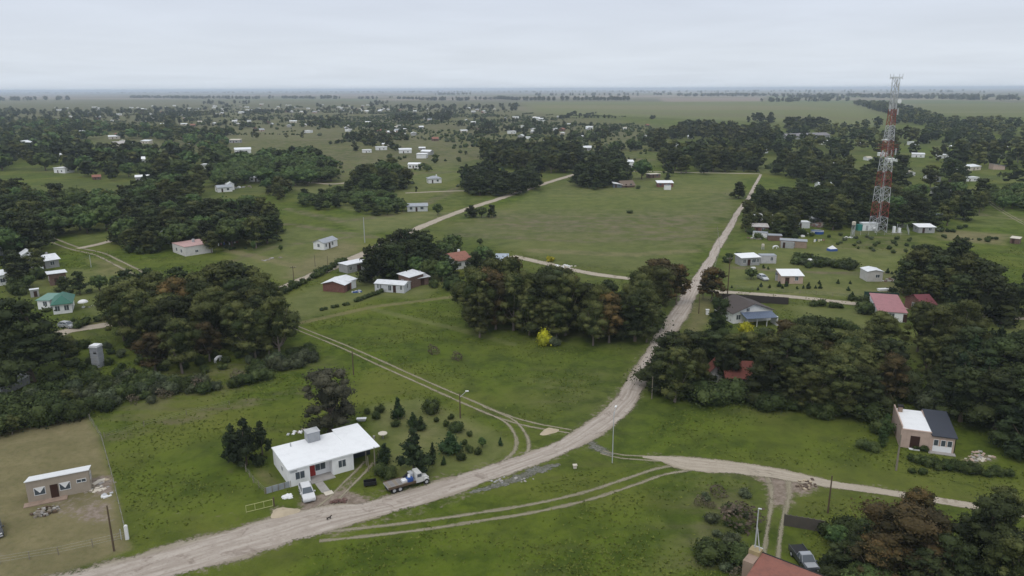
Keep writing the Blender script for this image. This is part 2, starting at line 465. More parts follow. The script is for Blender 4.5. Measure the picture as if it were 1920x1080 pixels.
for q in ([(0, 179), (700, 178), (720, 180), (0, 181.3)], [(500, 176.3), (1300, 175.2), (1320, 176.6), (500, 177.6)], [(1440, 186.2), (1960, 185), (1960, 186.6), (1440, 187.8)], [(1100, 178.6), (2000, 177), (2000, 178.6), (1100, 180.2)], [(-100, 183.5), (420, 182.6), (440, 184), (-100, 185.2)], [(600, 182), (1250, 180.8), (1250, 182), (600, 183.4)]):
    zone(DIRT, q, .78, 120)
zone(MOWN, [(1700, 194), (2100, 191), (2100, 222), (1780, 218), (1700, 206)], .8, 40)

for pts, ch, wd, stg in [([(540, 392), (640, 415), (760, 400), (860, 352)], HEATH, 2, .8), ([(420, 440), (540, 420), (700, 445)], HEATH, 1.5, .8), ([(560, 350), (660, 392), (860, 330)], MOWN, 3, .7),
        ([(400, 500), (520, 462), (690, 440)], HEATH, 1.2, .7), ([(430, 470), (560, 500)], DRY, 1.5, .6), ([(1360, 500), (1500, 510), (1690, 515)], HEATH, 1.2, .9), ([(1365, 470), (1550, 478), (1700, 482)], LUSH, 3, .9),
        ([(1560, 400), (1750, 395), (1920, 410)], HEATH, 2.5, .9), ([(1440, 548), (1600, 556)], LUSH, 1.5, .9), ([(560, 606), (700, 575), (860, 555)], DRY, .8, .6), ([(700, 580), (850, 615), (960, 645)], MOWN, .8, .6),
        ([(200, 822), (330, 790), (430, 762), (560, 735)], HEATH, 1.2, .7), ([(250, 960), (380, 968), (460, 962)], DIRT, .3, .35), ([(860, 440), (1100, 452), (1310, 446)], HEATH, 2.5, .7), ([(870, 410), (1100, 400), (1340, 412)], LUSH, 4, .7),
        ([(930, 375), (1150, 372), (1370, 375)], LUSH, 5, .8), ([(1000, 470), (1180, 478), (1300, 470)], DRY, 2.5, .5), ([(640, 330), (860, 322)], HEATH, 4, .8), ([(700, 300), (880, 296), (1060, 305)], HEATH, 5, .9), ([(560, 262), (860, 258)], DRY, 6, .7), ([(640, 275), (1000, 285), (1200, 300)], HEATH, 9, .9), ([(420, 452), (640, 432)], LUSH, 5, .9)]:
    zline(ch, pts, wd, stg, wd * .8 + .6)
ground_v = np.stack([gx, gy, np.zeros_like(gx)], 1)
nu, ny = len(us), len(ys)
ii = (np.arange(ny - 1)[:, None] * nu + np.arange(nu - 1)[None, :]).ravel()
ground_f = np.stack([ii, ii + 1, ii + nu + 1, ii + nu], 1)
def ground_mat():
    m, nt, bs = new_mat('ground_cover')
    pos = nd(nt, 'ShaderNodeNewGeometry').outputs['Position']
    za = nd(nt, 'ShaderNodeSeparateXYZ', {0: nd(nt, 'ShaderNodeAttribute', attribute_name='zoneA').outputs['Vector']})
    zb = nd(nt, 'ShaderNodeSeparateXYZ', {0: nd(nt, 'ShaderNodeAttribute', attribute_name='zoneB').outputs['Vector']})
    n_huge = noise(nt, pos, .006, 3); n_big = noise(nt, pos, .03, 4, .6, .4); n_mid = noise(nt, pos, .16, 4, .65, .3)
    n_sm = noise(nt, pos, 1.1, 4, .7); n_fine = noise(nt, pos, 5.5, 3, .7)
    st = nd(nt, 'ShaderNodeMapping', {'Vector': pos, 'Rotation': (0, 0, .35), 'Scale': (.05, .4, 1)}).outputs[0]
    n_st = noise(nt, st, 1.0, 4, .6)
    # pasture
    g1, g2, g3 = (.043, .068, .007), (.092, .126, .013), (.136, .146, .030)
    n_m2 = noise(nt, pos, .42, 4, .7, .5)
    c = mixc(nt, ramp01(nt, mth(nt, 'ADD', mth(nt, 'MULTIPLY', n_mid, .5), mth(nt, 'MULTIPLY', n_m2, .5)), .38, .62), g1, g2)
    c = mixc(nt, mth(nt, 'MULTIPLY', ramp01(nt, n_big, .42, .68), .75), c, g3)
    c = mixc(nt, mth(nt, 'MULTIPLY', ramp01(nt, n_st, .5, .75), .35), c, (.095, .088, .04))
    c = mixc(nt, mth(nt, 'MULTIPLY', ramp01(nt, n_huge, .4, .65), .35), c, (.085, .085, .045))
    # lush
    l = mixc(nt, ramp01(nt, n_mid, .35, .62), (.038, .063, .007), (.090, .130, .012))
    c = mixc(nt, mth(nt, 'MULTIPLY', zb.outputs[1], .8), c, l)
    # dark rank tussocks and scattered pale seed heads
    c = mixc(nt, mth(nt, 'MULTIPLY', ramp01(nt, n_sm, .52, .72), .28), c, (.030, .046, .010))
    c = mixc(nt, mth(nt, 'MULTIPLY', ramp01(nt, n_fine, .55, .8), .40), c, (.125, .13, .045))
    c = mixc(nt, mth(nt, 'MULTIPLY', ramp01(nt, n_fine, .48, .25), .3), c, (.024, .038, .008))
    c = mixc(nt, mth(nt, 'MULTIPLY', ramp01(nt, n_m2, .60, .74), .5), c, (.10, .092, .045))
    c = mixc(nt, mth(nt, 'MULTIPLY', ramp01(nt, n_m2, .42, .28), .4), c, (.030, .048, .008))
    # mown lawn
    mo = mixc(nt, ramp01(nt, n_mid, .3, .7), (.112, .130, .042), (.158, .164, .064))
    mo = mixc(nt, mth(nt, 'MULTIPLY', ramp01(nt, n_sm, .45, .75), .3), mo, (.07, .075, .03))
    mask = mth(nt, 'MULTIPLY', za.outputs[2], ramp01(nt, mth(nt, 'ADD', za.outputs[2], mth(nt, 'MULTIPLY', n_mid, .6)), .45, .75))
    c = mixc(nt, mask, c, mo)
    dr = mixc(nt, ramp01(nt, n_mid, .3, .7), (.165, .142, .075), (.225, .185, .105))
    dr = mixc(nt, mth(nt, 'MULTIPLY', ramp01(nt, n_sm, .4, .7), .4), dr, (.10, .105, .042))
    mask = mth(nt, 'MULTIPLY', za.outputs[1], ramp01(nt, mth(nt, 'ADD', za.outputs[1], mth(nt, 'MULTIPLY', n_mid, .8)), .45, .95))
    c = mixc(nt, mask, c, dr)
    he = mixc(nt, ramp01(nt, n_mid, .3, .7), (.085, .078, .045), (.165, .135, .09))
    mask = mth(nt, 'MULTIPLY', zb.outputs[0], ramp01(nt, mth(nt, 'ADD', mth(nt, 'MULTIPLY', n_mid, .5), mth(nt, 'MULTIPLY', n_st, .5)), .38, .6))
    c = mixc(nt, mask, c, he)
    # far field mosaic
    rot = nd(nt, 'ShaderNodeMapping', {'Vector': pos, 'Rotation': (0, 0, .22), 'Scale': (.00075, .0011, 1)}).outputs[0]
    vo = nd(nt, 'ShaderNodeTexVoronoi', {'Vector': rot, 'Scale': 1.0, 'Randomness': .7}, distance='CHEBYCHEV')
    vs = nd(nt, 'ShaderNodeSeparateColor', {0: vo.outputs['Color']})
    f1 = mixc(nt, vs.outputs[0], (.085, .09, .055), (.26, .215, .165))
    f1 = mixc(nt, ramp01(nt, vs.outputs[1], .55, .8), f1, (.12, .15, .06))
    f1 = mixc(nt, ramp01(nt, vs.outputs[2], .82, .95), f1, (.36, .30, .25))
    f1 = mixc(nt, mth(nt, 'MULTIPLY', n_big, .4), f1, (.08, .08, .05))
    keep = mth(nt, 'MULTIPLY', zb.outputs[2], mth(nt, 'SUBTRACT', 1.0, mth(nt, 'MAXIMUM', za.outputs[2], zb.outputs[0])))
    c = mixc(nt, mth(nt, 'MULTIPLY', keep, .9), c, f1)
    # dirt
    di = mixc(nt, ramp01(nt, n_sm, .35, .65), (.17, .135, .105), (.27, .22, .18))
    di = mixc(nt, mth(nt, 'MULTIPLY', ramp01(nt, n_fine, .5, .75), .4), di, (.12, .09, .06))
    mask = ramp01(nt, mth(nt, 'ADD', za.outputs[0], mth(nt, 'MULTIPLY', mth(nt, 'SUBTRACT', mth(nt, 'ADD', mth(nt, 'MULTIPLY', n_sm, .6), mth(nt, 'MULTIPLY', n_mid, .4)), .5), 1.5)), .38, .72)
    mask = mth(nt, 'MULTIPLY', mask, ramp01(nt, za.outputs[0], .05, .3))
    c = mixc(nt, mask, c, di)
    nt.links.new(c, bs.inputs['Base Color'])
    bs.inputs['Roughness'].default_value = .95; bs.inputs['Specular IOR Level'].default_value = .1
    hh = mth(nt, 'ADD', mth(nt, 'MULTIPLY', n_sm, .7), mth(nt, 'MULTIPLY', n_fine, .3))
    bp = nd(nt, 'ShaderNodeBump', {'Height': hh, 'Strength': .75, 'Distance': .35})
    nt.links.new(bp.outputs[0], bs.inputs['Normal'])
    return m

# ------------------------------------------------------------------ roads and tracks
def resample(pts, step):
    pts = [Vector(p) for p in pts]; out = []
    n = len(pts)
    for i in range(n - 1):
        p0 = pts[max(i - 1, 0)]; p1 = pts[i]; p2 = pts[i + 1]; p3 = pts[min(i + 2, n - 1)]
        k = max(2, int((p2 - p1).length / step))
        for j in range(k):
            t = j / k
            out.append(.5 * ((2 * p1) + (-p0 + p2) * t + (2 * p0 - 5 * p1 + 4 * p2 - p3) * t * t + (-p0 + 3 * p1 - 3 * p2 + p3) * t ** 3))
    out.append(pts[-1]); return out
def ribbon_mesh(name, centre, width, z, mat, wide=1.5, step=1.0, ncross=9):
    """centre: list of Vector2 with per-point width list; across coordinate u is -1..1 at the nominal edge"""
    c3 = [Vector((c[0], c[1], w)) for c, w in zip(centre, width)]
    rs = resample(c3, step)
    V, U, L = [], [], []
    s = 0.0
    for i, p in enumerate(rs):
        a = rs[max(i - 1, 0)]; b = rs[min(i + 1, len(rs) - 1)]
        t = Vector((b[0] - a[0], b[1] - a[1])).normalized(); nrm = Vector((t[1], -t[0]))
        if i: s += math.hypot(p[0] - rs[i - 1][0], p[1] - rs[i - 1][1])
        for k in range(ncross):
            u = (k / (ncross - 1) * 2 - 1) * wide
            q = Vector((p[0], p[1])) + nrm * (u * p[2] / 2)
            V.append((q[0], q[1], z)); U.append(u); L.append(s)
    n = len(rs)
    I = (np.arange(n - 1)[:, None] * ncross + np.arange(ncross - 1)[None, :]).ravel()
    F = np.stack([I, I + 1, I + ncross + 1, I + ncross], 1)
    me = fast_mesh(name, V, F, [mat], attrs={'across': ('FLOAT', U), 'along': ('FLOAT', L)})
    o = link(name, me)
    tag(o, kind='structure'); return o
def road_mat(kind, pale=(.43, .38, .33), mid=(.315, .27, .228), dark=(.17, .13, .105)):
    m, nt, bs = new_mat(kind)
    pos = nd(nt, 'ShaderNodeNewGeometry').outputs['Position']
    u = nd(nt, 'ShaderNodeAttribute', attribute_name='across').outputs['Fac']
    l = nd(nt, 'ShaderNodeAttribute', attribute_name='along').outputs['Fac']
    n1 = noise(nt, pos, .35, 4, .65); n2 = noise(nt, pos, 2.2, 4, .7); n0 = noise(nt, pos, .1, 3)
    wig = mth(nt, 'ADD', u, mth(nt, 'MULTIPLY', mth(nt, 'SUBTRACT', n0, .5), .5))
    sv = nd(nt, 'ShaderNodeCombineXYZ', {0: mth(nt, 'MULTIPLY', wig, 3.2), 1: mth(nt, 'MULTIPLY', l, .05)}).outputs[0]
    ns = noise(nt, sv, 1.6, 4, .6)
    au = mth(nt, 'ABSOLUTE', u)
    c = mixc(nt, ramp01(nt, ns, .35, .65), mid, pale)
    c = mixc(nt, mth(nt, 'MULTIPLY', ramp01(nt, n1, .48, .66), .7), c, mid)
    n4 = noise(nt, pos, .22, 5, .75, 1.2)
    c = mixc(nt, mth(nt, 'MULTIPLY', ramp01(nt, n4, .56, .66), .55), c, dark)
    c = mixc(nt, mth(nt, 'MULTIPLY', ramp01(nt, n4, .40, .30), .5), c, pale)
    c = mixc(nt, mth(nt, 'MULTIPLY', ramp01(nt, n2, .52, .75), .5), c, dark)
    c = mixc(nt, mth(nt, 'MULTIPLY', ramp01(nt, ns, .38, .28), .5), c, dark)
    e = mth(nt, 'ADD', mth(nt, 'MULTIPLY', mth(nt, 'SUBTRACT', n1, .5), 1.0), mth(nt, 'MULTIPLY', mth(nt, 'SUBTRACT', n2, .5), 1.0))
    if kind == 'road_dirt':
        a = ramp01(nt, mth(nt, 'ADD', mth(nt, 'SUBTRACT', 1.02, au), mth(nt, 'ADD', mth(nt, 'MULTIPLY', e, .75), mth(nt, 'MULTIPLY', mth(nt, 'SUBTRACT', n0, .5), 1.1))), -.14, .16)
        c = mixc(nt, mth(nt, 'MULTIPLY', ramp01(nt, au, .7, 1.1), .55), c, (.19, .165, .095))
    else:
        d = mth(nt, 'ABSOLUTE', mth(nt, 'SUBTRACT', au, .62))
        a = ramp01(nt, mth(nt, 'ADD', mth(nt, 'SUBTRACT', .22, d), mth(nt, 'MULTIPLY', e, .42)), -.08, .14)
        a = mth(nt, 'MULTIPLY', a, .74)
    tr = nd(nt, 'ShaderNodeBsdfTransparent')
    ms = nd(nt, 'ShaderNodeMixShader', {0: a})
    nt.links.new(tr.outputs[0], ms.inputs[1]); nt.links.new(bs.outputs[0], ms.inputs[2])
    out = [n for n in nt.nodes if n.type == 'OUTPUT_MATERIAL'][0]
    nt.links.new(ms.outputs[0], out.inputs[0])
    nt.links.new(c, bs.inputs['Base Color']); bs.inputs['Roughness'].default_value = .95
    bs.inputs['Specular IOR Level'].default_value = .15
    bp = nd(nt, 'ShaderNodeBump', {'Height': mth(nt, 'ADD', n2, ns), 'Strength': .6, 'Distance': .12})
    nt.links.new(bp.outputs[0], bs.inputs['Normal'])
    return m
ROADM = road_mat('road_dirt'); TRACKM = road_mat('track_dirt', (.36, .32, .24), (.27, .24, .165), (.12, .11, .06))
SANDM = road_mat('road_dirt', (.42, .365, .295), (.33, .285, .225), (.19, .16, .12))
def road_lr(name, pairs, z=.03, mat=None, verge=.4):
    c, w = [], []
    for L, R_ in pairs:
        a, b = P(*L), P(*R_); c.append(((a.x + b.x) / 2, (a.y + b.y) / 2)); w.append((a - b).length)
    # the sighted pair may be oblique: use the true perpendicular width
    for i in range(len(c)):
        a = Vector(c[max(i - 1, 0)]); b = Vector(c[min(i + 1, len(c) - 1)]); t = (b - a).normalized()
        d = P(*pairs[i][0]) - P(*pairs[i][1]); w[i] = abs(d.x * t[1] - d.y * t[0])
    ribbon_mesh(name, c, w, z, mat or ROADM)
    pts = [((l[0] + r[0]) / 2, (l[1] + r[1]) / 2) for l, r in pairs]
    return pts
def road_c(name, pts, width, z=.03, mat=None, step=1.2):
    c = [tuple(P(*p)[:2]) for p in pts]
    ws = width if isinstance(width, list) else [width] * len(c)
    return ribbon_mesh(name, c, ws, z, mat or ROADM, step=step)
MAIN = [((-220, 1150), (60, 1190)), ((-60, 1120), (200, 1145)), ((130, 1079), (348, 1080)), ((300, 1032), (470, 1042)), ((455, 985), (600, 1005)),
        ((550, 962), (690, 980)), ((640, 952), (740, 962)), ((740, 926), (800, 944)), ((830, 900), (880, 917)), ((930, 868), (972, 884)),
        ((1030, 834), (1062, 850)), ((1095, 797), (1132, 812)), ((1148, 753), (1184, 768)), ((1182, 703), (1214, 715)), ((1212, 658), (1238, 668)),
        ((1232, 622), (1262, 634)), ((1258, 584), (1288, 594)), ((1280, 548), (1306, 556)), ((1300, 519), (1324, 521)), ((1322, 488), (1341, 490)),
        ((1341, 455), (1357, 457)), ((1362, 425), (1376, 426)), ((1378, 398), (1389, 398)), ((1399, 372), (1408, 372)), ((1411, 350), (1417, 350)), ((1419, 336), (1425, 336)), ((1424, 327), (1429, 327))]
road_lr('main_road', MAIN, .032)
zline(DIRT, [((a[0] + b[0]) / 2, (a[1] + b[1]) / 2) for a, b in MAIN[:9]], 4.2, .42, 2.2)
zline(DIRT, [((a[0] + b[0]) / 2, (a[1] + b[1]) / 2) for a, b in MAIN[8:19]], 3.0, .4, 2.0)
road_c('side_road', [(1205, 857), (1240, 860), (1290, 869), (1380, 878), (1450, 887), (1560, 908), (1640, 920), (1700, 929), (1800, 945), (1950, 968)],
       [.6, 1.8, 4.2, 4.0, 3.4, 2.3, 1.9, 1.8, 1.8, 1.8], .028, SANDM)
zline(DIRT, [(1230, 860), (1380, 880), (1560, 910), (1700, 930)], 2.0, .4, 1.8)
road_c('worn_track', [(1128, 848), (1165, 856), (1210, 859), (1260, 862)], [1.6, 1.8, 2.0, 2.4], .024, TRACKM)
road_c('field_track', [(600, 1006), (700, 996), (800, 984), (900, 969), (1000, 953), (1100, 930), (1180, 904), (1240, 884), (1300, 874)], 3.2, .024, TRACKM)
road_c('west_track', [(520, 598), (560, 616), (640, 648), (720, 684), (800, 720), (880, 755), (940, 780), (1000, 797), (1070, 809)], [2.5, 2.5, 2.6, 2.9, 2.7, 3.0, 2.8, 2.6, 2.0], .024, TRACKM)
road_c('curved_track', [(900, 765), (950, 786), (972, 808), (980, 830), (975, 850), (955, 868), (930, 884)], [2.6, 2.6, 2.8, 3.2, 3.4, 3.6, 4.0], .028, TRACKM)
road_c('driveway', [(1440, 1095), (1446, 1040), (1452, 990), (1460, 950), (1462, 915), (1455, 885)], [2.6, 2.6, 2.6, 3.2, 4.2, 5.0], .024, TRACKM)
road_c('house_driveway', [(600, 955), (625, 935), (655, 905), (680, 880), (692, 866)], 2.4, .024, TRACKM)
road_c('street', [(440, 580), (520, 545), (585, 517), (650, 490), (720, 458), (800, 421), (870, 394), (935, 373), (1000, 351), (1064, 331), (1110, 318)], 4.6, .028, SANDM, 2)
road_c('west_street', [(60, 432), (90, 446), (135, 464), (185, 476), (215, 490), (245, 505), (300, 535)], 5.0, .024, TRACKM, 2)
road_c('cross_street', [(145, 466), (180, 459), (215, 450), (260, 436)], 3.4, .028, SANDM, 2)
road_c('verge_street', [(95, 632), (130, 620), (180, 612), (228, 604), (300, 590)], 4.2, .028, SANDM)
road_c('east_street', [(1300, 545), (1365, 548), (1440, 553), (1520, 560), (1600, 569), (1700, 577), (1800, 586), (1960, 601)], 3.2, .024, SANDM, 2)
road_c('grove_street', [(960, 480), (1015, 492), (1060, 503), (1110, 513), (1160, 520), (1230, 528), (1290, 535)], 3.6, .024, SANDM, 2)
road_c('far_lane', [(1150, 321), (1230, 322), (1320, 324), (1425, 326)], 3.4, .03, SANDM, 3)
road_c('north_lane', [(940, 360), (860, 358), (760, 362)], 3.0, .03, SANDM, 3)
road_c('east_lane', [(1845, 372), (1870, 390), (1900, 408), (1940, 430)], 2.6, .03, TRACKM, 3)
road_c('distant_road', [(1735, 210.5), (1800, 210.3), (1960, 210)], 9, .08, SANDM, 20)
road_c('forest_lane', [(560, 340), (620, 345), (665, 340), (700, 330)], 4, .03, SANDM, 3)

# wet ditch and pale mud beside the road
def wetmat():
    m, nt, bs = new_mat('wet_mud')
    pos = nd(nt, 'ShaderNodeNewGeometry').outputs['Position']
    u = mth(nt, 'ABSOLUTE', nd(nt, 'ShaderNodeAttribute', attribute_name='across').outputs['Fac'])
    n1 = noise(nt, pos, .5, 4, .7); n2 = noise(nt, pos, 2.6, 3, .7)
    a = ramp01(nt, mth(nt, 'ADD', mth(nt, 'SUBTRACT', .8, u), mth(nt, 'MULTIPLY', mth(nt, 'SUBTRACT', mth(nt, 'ADD', n1, n2), 1.0), 1.9)), -.1, .3)
    c = mixc(nt, ramp01(nt, n2, .4, .6), (.06, .062, .038), (.13, .125, .095))
    nt.links.new(c, bs.inputs['Base Color'])
    nt.links.new(mth(nt, 'ADD', mth(nt, 'MULTIPLY', ramp01(nt, n1, .45, .6), -.5), .75), bs.inputs['Roughness'])
    tr = nd(nt, 'ShaderNodeBsdfTransparent'); ms = nd(nt, 'ShaderNodeMixShader', {0: a})
    nt.links.new(tr.outputs[0], ms.inputs[1]); nt.links.new(bs.outputs[0], ms.inputs[2])
    nt.links.new(ms.outputs[0], [n for n in nt.nodes if n.type == 'OUTPUT_MATERIAL'][0].inputs[0])
    return m
WET = wetmat()
road_c('wet_ditch', [(880, 924), (925, 912), (975, 895), (1010, 881), (1050, 870)], [.8, 1.6, 2.4, 2.6, 1.0], .02, WET)
road_c('mud_puddle', [(1105, 828), (1118, 838), (1135, 848), (1150, 853)], [1.2, 2.6, 2.4, 1.0], .02, WET)

ground = link('ground', fast_mesh('ground', ground_v, ground_f, [ground_mat()],
              attrs={'zoneA': ('FLOAT_COLOR', zoneA), 'zoneB': ('FLOAT_COLOR', zoneB)}))
tag(ground, kind='structure')
# ------------------------------------------------------------------ vegetation templates
def uvball(n=8, m=5):
    v = [(0, 0, 1)]; 
    for j in range(1, m):
        a = math.pi * j / m
        for i in range(n):
            b = 2 * math.pi * i / n; v.append((math.sin(a) * math.cos(b), math.sin(a) * math.sin(b), math.cos(a)))
    v.append((0, 0, -1)); f = []
    for i in range(n): f.append((0, 1 + i, 1 + (i + 1) % n, 1 + (i + 1) % n))
    for j in range(m - 2):
        for i in range(n):
            a = 1 + j * n + i; b = 1 + j * n + (i + 1) % n; f.append((a, a + n, b + n, b))
    last = len(v) - 1; s = 1 + (m - 2) * n
    for i in range(n): f.append((s + i, last, last, s + (i + 1) % n))
    return np.array(v), f
BALLV, BALLF = uvball()
def ball_tris():
    out = []
    for f in BALLF:
        g = []
        for k in f:
            if k not in g: g.append(k)
        out.append((g[0], g[1], g[2], g[2]) if len(g) == 3 else tuple(g))
    return out
def crown_arrays(blobs, dens, size, rng, core=.8, jitter=.6, droop=0.0, nb=0):
    """leaf clumps: small tilted leaf-cluster faces spread through the outer part of each lobe, plus a rough inner mass"""
    V, T = [], []
    bl = np.array([b[:6] for b in blobs], dtype=float)
    for bi, (cx, cy, cz, rx, ry, rz, tint) in enumerate(blobs):
        area = 4 * math.pi * ((rx * ry) ** 1.6 / 3 + (rx * rz) ** 1.6 / 3 + (ry * rz) ** 1.6 / 3) ** (1 / 1.6)
        n = max(6, int(area * dens))
        d = rng.normal(size=(n, 3)); d /= np.linalg.norm(d, axis=1)[:, None]
        d = d[(d[:, 2] > -.55) | (rng.random(n) < .35)]
        n = len(d)
        r = np.array([rx, ry, rz])
        p = np.array([cx, cy, cz]) + d * r * (.70 + rng.gamma(2.0, .13, (n, 1)))
        # drop the ones buried in other lobes
        keep = np.ones(n, bool)
        for bj in range(len(bl)):
            if bj == bi: continue
            q = (p - bl[bj, :3]) / bl[bj, 3:6]
            keep &= (q ** 2).sum(1) > .55
        p, d = p[keep], d[keep]; n = len(p)
        if not n: continue
        nn = d / r; nn /= np.linalg.norm(nn, axis=1)[:, None]
        nn = nn + rng.normal(size=(n, 3)) * jitter; nn /= np.linalg.norm(nn, axis=1)[:, None]
        t = np.cross(nn, rng.normal(size=(n, 3))); t /= np.linalg.norm(t, axis=1)[:, None] + 1e-9
        b = np.cross(nn, t)
        s = (size * rng.uniform(.55, 1.35, (n, 1)))
        k = rng.uniform(.45, .8, (n, 1))
        bend = nn * s * rng.uniform(-.35, .1, (n, 1))
        quad = np.stack([p - t * s, p - b * s * k + bend, p + t * s, p + b * s * k + bend], 1)
        V.append(quad.reshape(-1, 3))
        tt = np.clip(tint + rng.uniform(-.22, .22, n), 0, 1.2)
        T.append(np.repeat(tt, 4))
    nq = sum(len(v) for v in V) // 4
    F = [np.arange(nq * 4).reshape(-1, 4)]
    base = nq * 4
    bf = np.array(ball_tris())
    if core:
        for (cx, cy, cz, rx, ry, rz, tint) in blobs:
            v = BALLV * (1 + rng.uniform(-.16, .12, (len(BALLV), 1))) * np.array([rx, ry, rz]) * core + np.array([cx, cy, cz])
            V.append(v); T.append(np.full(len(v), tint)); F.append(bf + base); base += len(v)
    return np.concatenate(V), np.concatenate(F), np.concatenate(T)
def trunk_arrays(h, r, limbs, rng, n=6, lean=.04, forks=()):
    b = B(); p = Vector((0, 0, -.2)); k = 4
    pts = [p]
    for i in range(1, k + 1):
        pts.append(Vector((rng.normal() * lean * h * i / k, rng.normal() * lean * h * i / k, h * i / k)))
    for i in range(k): b.tube(pts[i], pts[i + 1], r * (1 - .8 * i / k) * (1.25 if i == 0 else 1), r * (1 - .8 * (i + 1) / k), n, cap=False)
    for (q, lr) in limbs:
        q = Vector(q); i = min(k - 1, max(1, int(q.z * .55 / h * k))); s = pts[i]
        mid = (s + q) / 2 + Vector((0, 0, -.06 * h))
        b.tube(s, mid, lr, lr * .7, 5, cap=False); b.tube(mid, q, lr * .7, lr * .3, 5, cap=False)
    f4 = [f if len(f) == 4 else (f + (f[-1],) * (4 - len(f))) for f in b.f]
    return np.array(b.v), np.array(f4)
def blobs_eucalyptus(rng, h=14.0, rad=4.5, nb=66, low=.17):
    out = []
    for i in range(nb):
        z = h * (low + (1 - low) * rng.random() ** .8)
        t = (z / h - low) / (1 - low)
        rr = rad * math.sqrt(max(.05, 1 - (2 * t - .85) ** 2 * .8)) * math.sqrt(rng.random()) * .95
        a = rng.random() * 2 * math.pi; s = min(1.7, .38 + rng.gamma(2.2, .24)) * rad / 4.6
        out.append((rr * math.cos(a), rr * math.sin(a), min(z, h - s * .7), s * rng.uniform(.95, 1.4), s * rng.uniform(.95, 1.4), s * rng.uniform(.6, 1.0), rng.uniform(.0, 1.0)))
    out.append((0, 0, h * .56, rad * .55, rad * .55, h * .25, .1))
    return out
def blobs_cypress(rng, h=11.0, rad=4.6, nb=52):
    out = []
    for i in range(nb):
        t = rng.random() ** .9; z = h * (.10 + .84 * t)
        R = rad * (1 - .62 * t ** 1.7) * rng.uniform(.35, 1.0)
        a = rng.random() * 2 * math.pi; s = min(2.0, .5 + rng.gamma(2.2, .28)) * (1 - .35 * t)
        out.append((R * math.cos(a), R * math.sin(a), z, s * rng.uniform(1.0, 1.6), s * rng.uniform(1.0, 1.6), s * rng.uniform(.45, .8), rng.uniform(0, .9)))
    for i in range(3): out.append((rng.normal() * .8, rng.normal() * .8, h * (.84 + .04 * i), .7, .7, .8, .6))
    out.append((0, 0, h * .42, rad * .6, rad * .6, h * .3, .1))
    return out
def blobs_pine(rng, h=8.0, rad=2.6, nb=30):
    out = []
    for i in range(nb):
        t = rng.random(); z = h * (.12 + .84 * t)
        R = rad * (1 - t) ** .75 * rng.uniform(.5, 1.05)
        a = rng.random() * 2 * math.pi; s = rng.uniform(.55, .95) * (1.05 - .5 * t)
        out.append((R * math.cos(a), R * math.sin(a), z, s * 1.1, s * 1.1, s * 1.0, rng.uniform(0, 1)))
    out.append((0, 0, h * .93, .35, .35, .9, .7)); out.append((0, 0, h * .5, rad * .4, rad * .4, h * .35, .3))
    return out
def blobs_broad(rng, h=8.0, rad=4.0, nb=40):
    out = []
    for i in range(nb):
        d = rng.normal(size=3); d /= np.linalg.norm(d); d[2] = abs(d[2]) * 1.1 - .25
        k = rng.uniform(.6, .92); s = rng.uniform(.6, 1.15)
        out.append((d[0] * rad * k, d[1] * rad * k, h * .5 + d[2] * h * .42 * k + .3, s * 1.15, s * 1.15, s * .95, rng.uniform(.0, 1)))
    out.append((0, 0, h * .5, rad * .68, rad * .68, h * .37, .2))
    return out
def blobs_poplar(rng, h=13.0, rad=1.7, nb=16):
    return [(rng.normal() * .5, rng.normal() * .5, h * (.1 + .86 * i / nb), rad * rng.uniform(.5, .85) * (1.1 - .6 * abs(i / nb - .4)),
             rad * rng.uniform(.5, .85) * (1.1 - .6 * abs(i / nb - .4)), 1.1, rng.uniform(.1, 1)) for i in range(nb)]
def blobs_bush(rng, h=2.4, rad=1.7, nb=8):
    out = []
    for i in range(nb):
        a = rng.random() * 2 * math.pi; R = rad * .62 * math.sqrt(rng.random()); s = rng.uniform(.5, .85)
        out.append((R * math.cos(a), R * math.sin(a), h * rng.uniform(.25, .68), s * rad * .62, s * rad * .62, s * h * .5, rng.uniform(.1, 1)))
    out.append((0, 0, h * .35, rad * .7, rad * .7, h * .42, .4))
    return out
def blobs_cone(rng, h=3.2, rad=.95, nb=12):
    out = []
    for i in range(nb):
        t = i / nb; a = rng.random() * 6.3; R = rad * (1 - t) * .5
        s = rad * (1 - t) * .55 + .16
        out.append((R * math.cos(a), R * math.sin(a), h * (.1 + .85 * t), s, s, s * 1.15, rng.uniform(0, 1)))
    return out
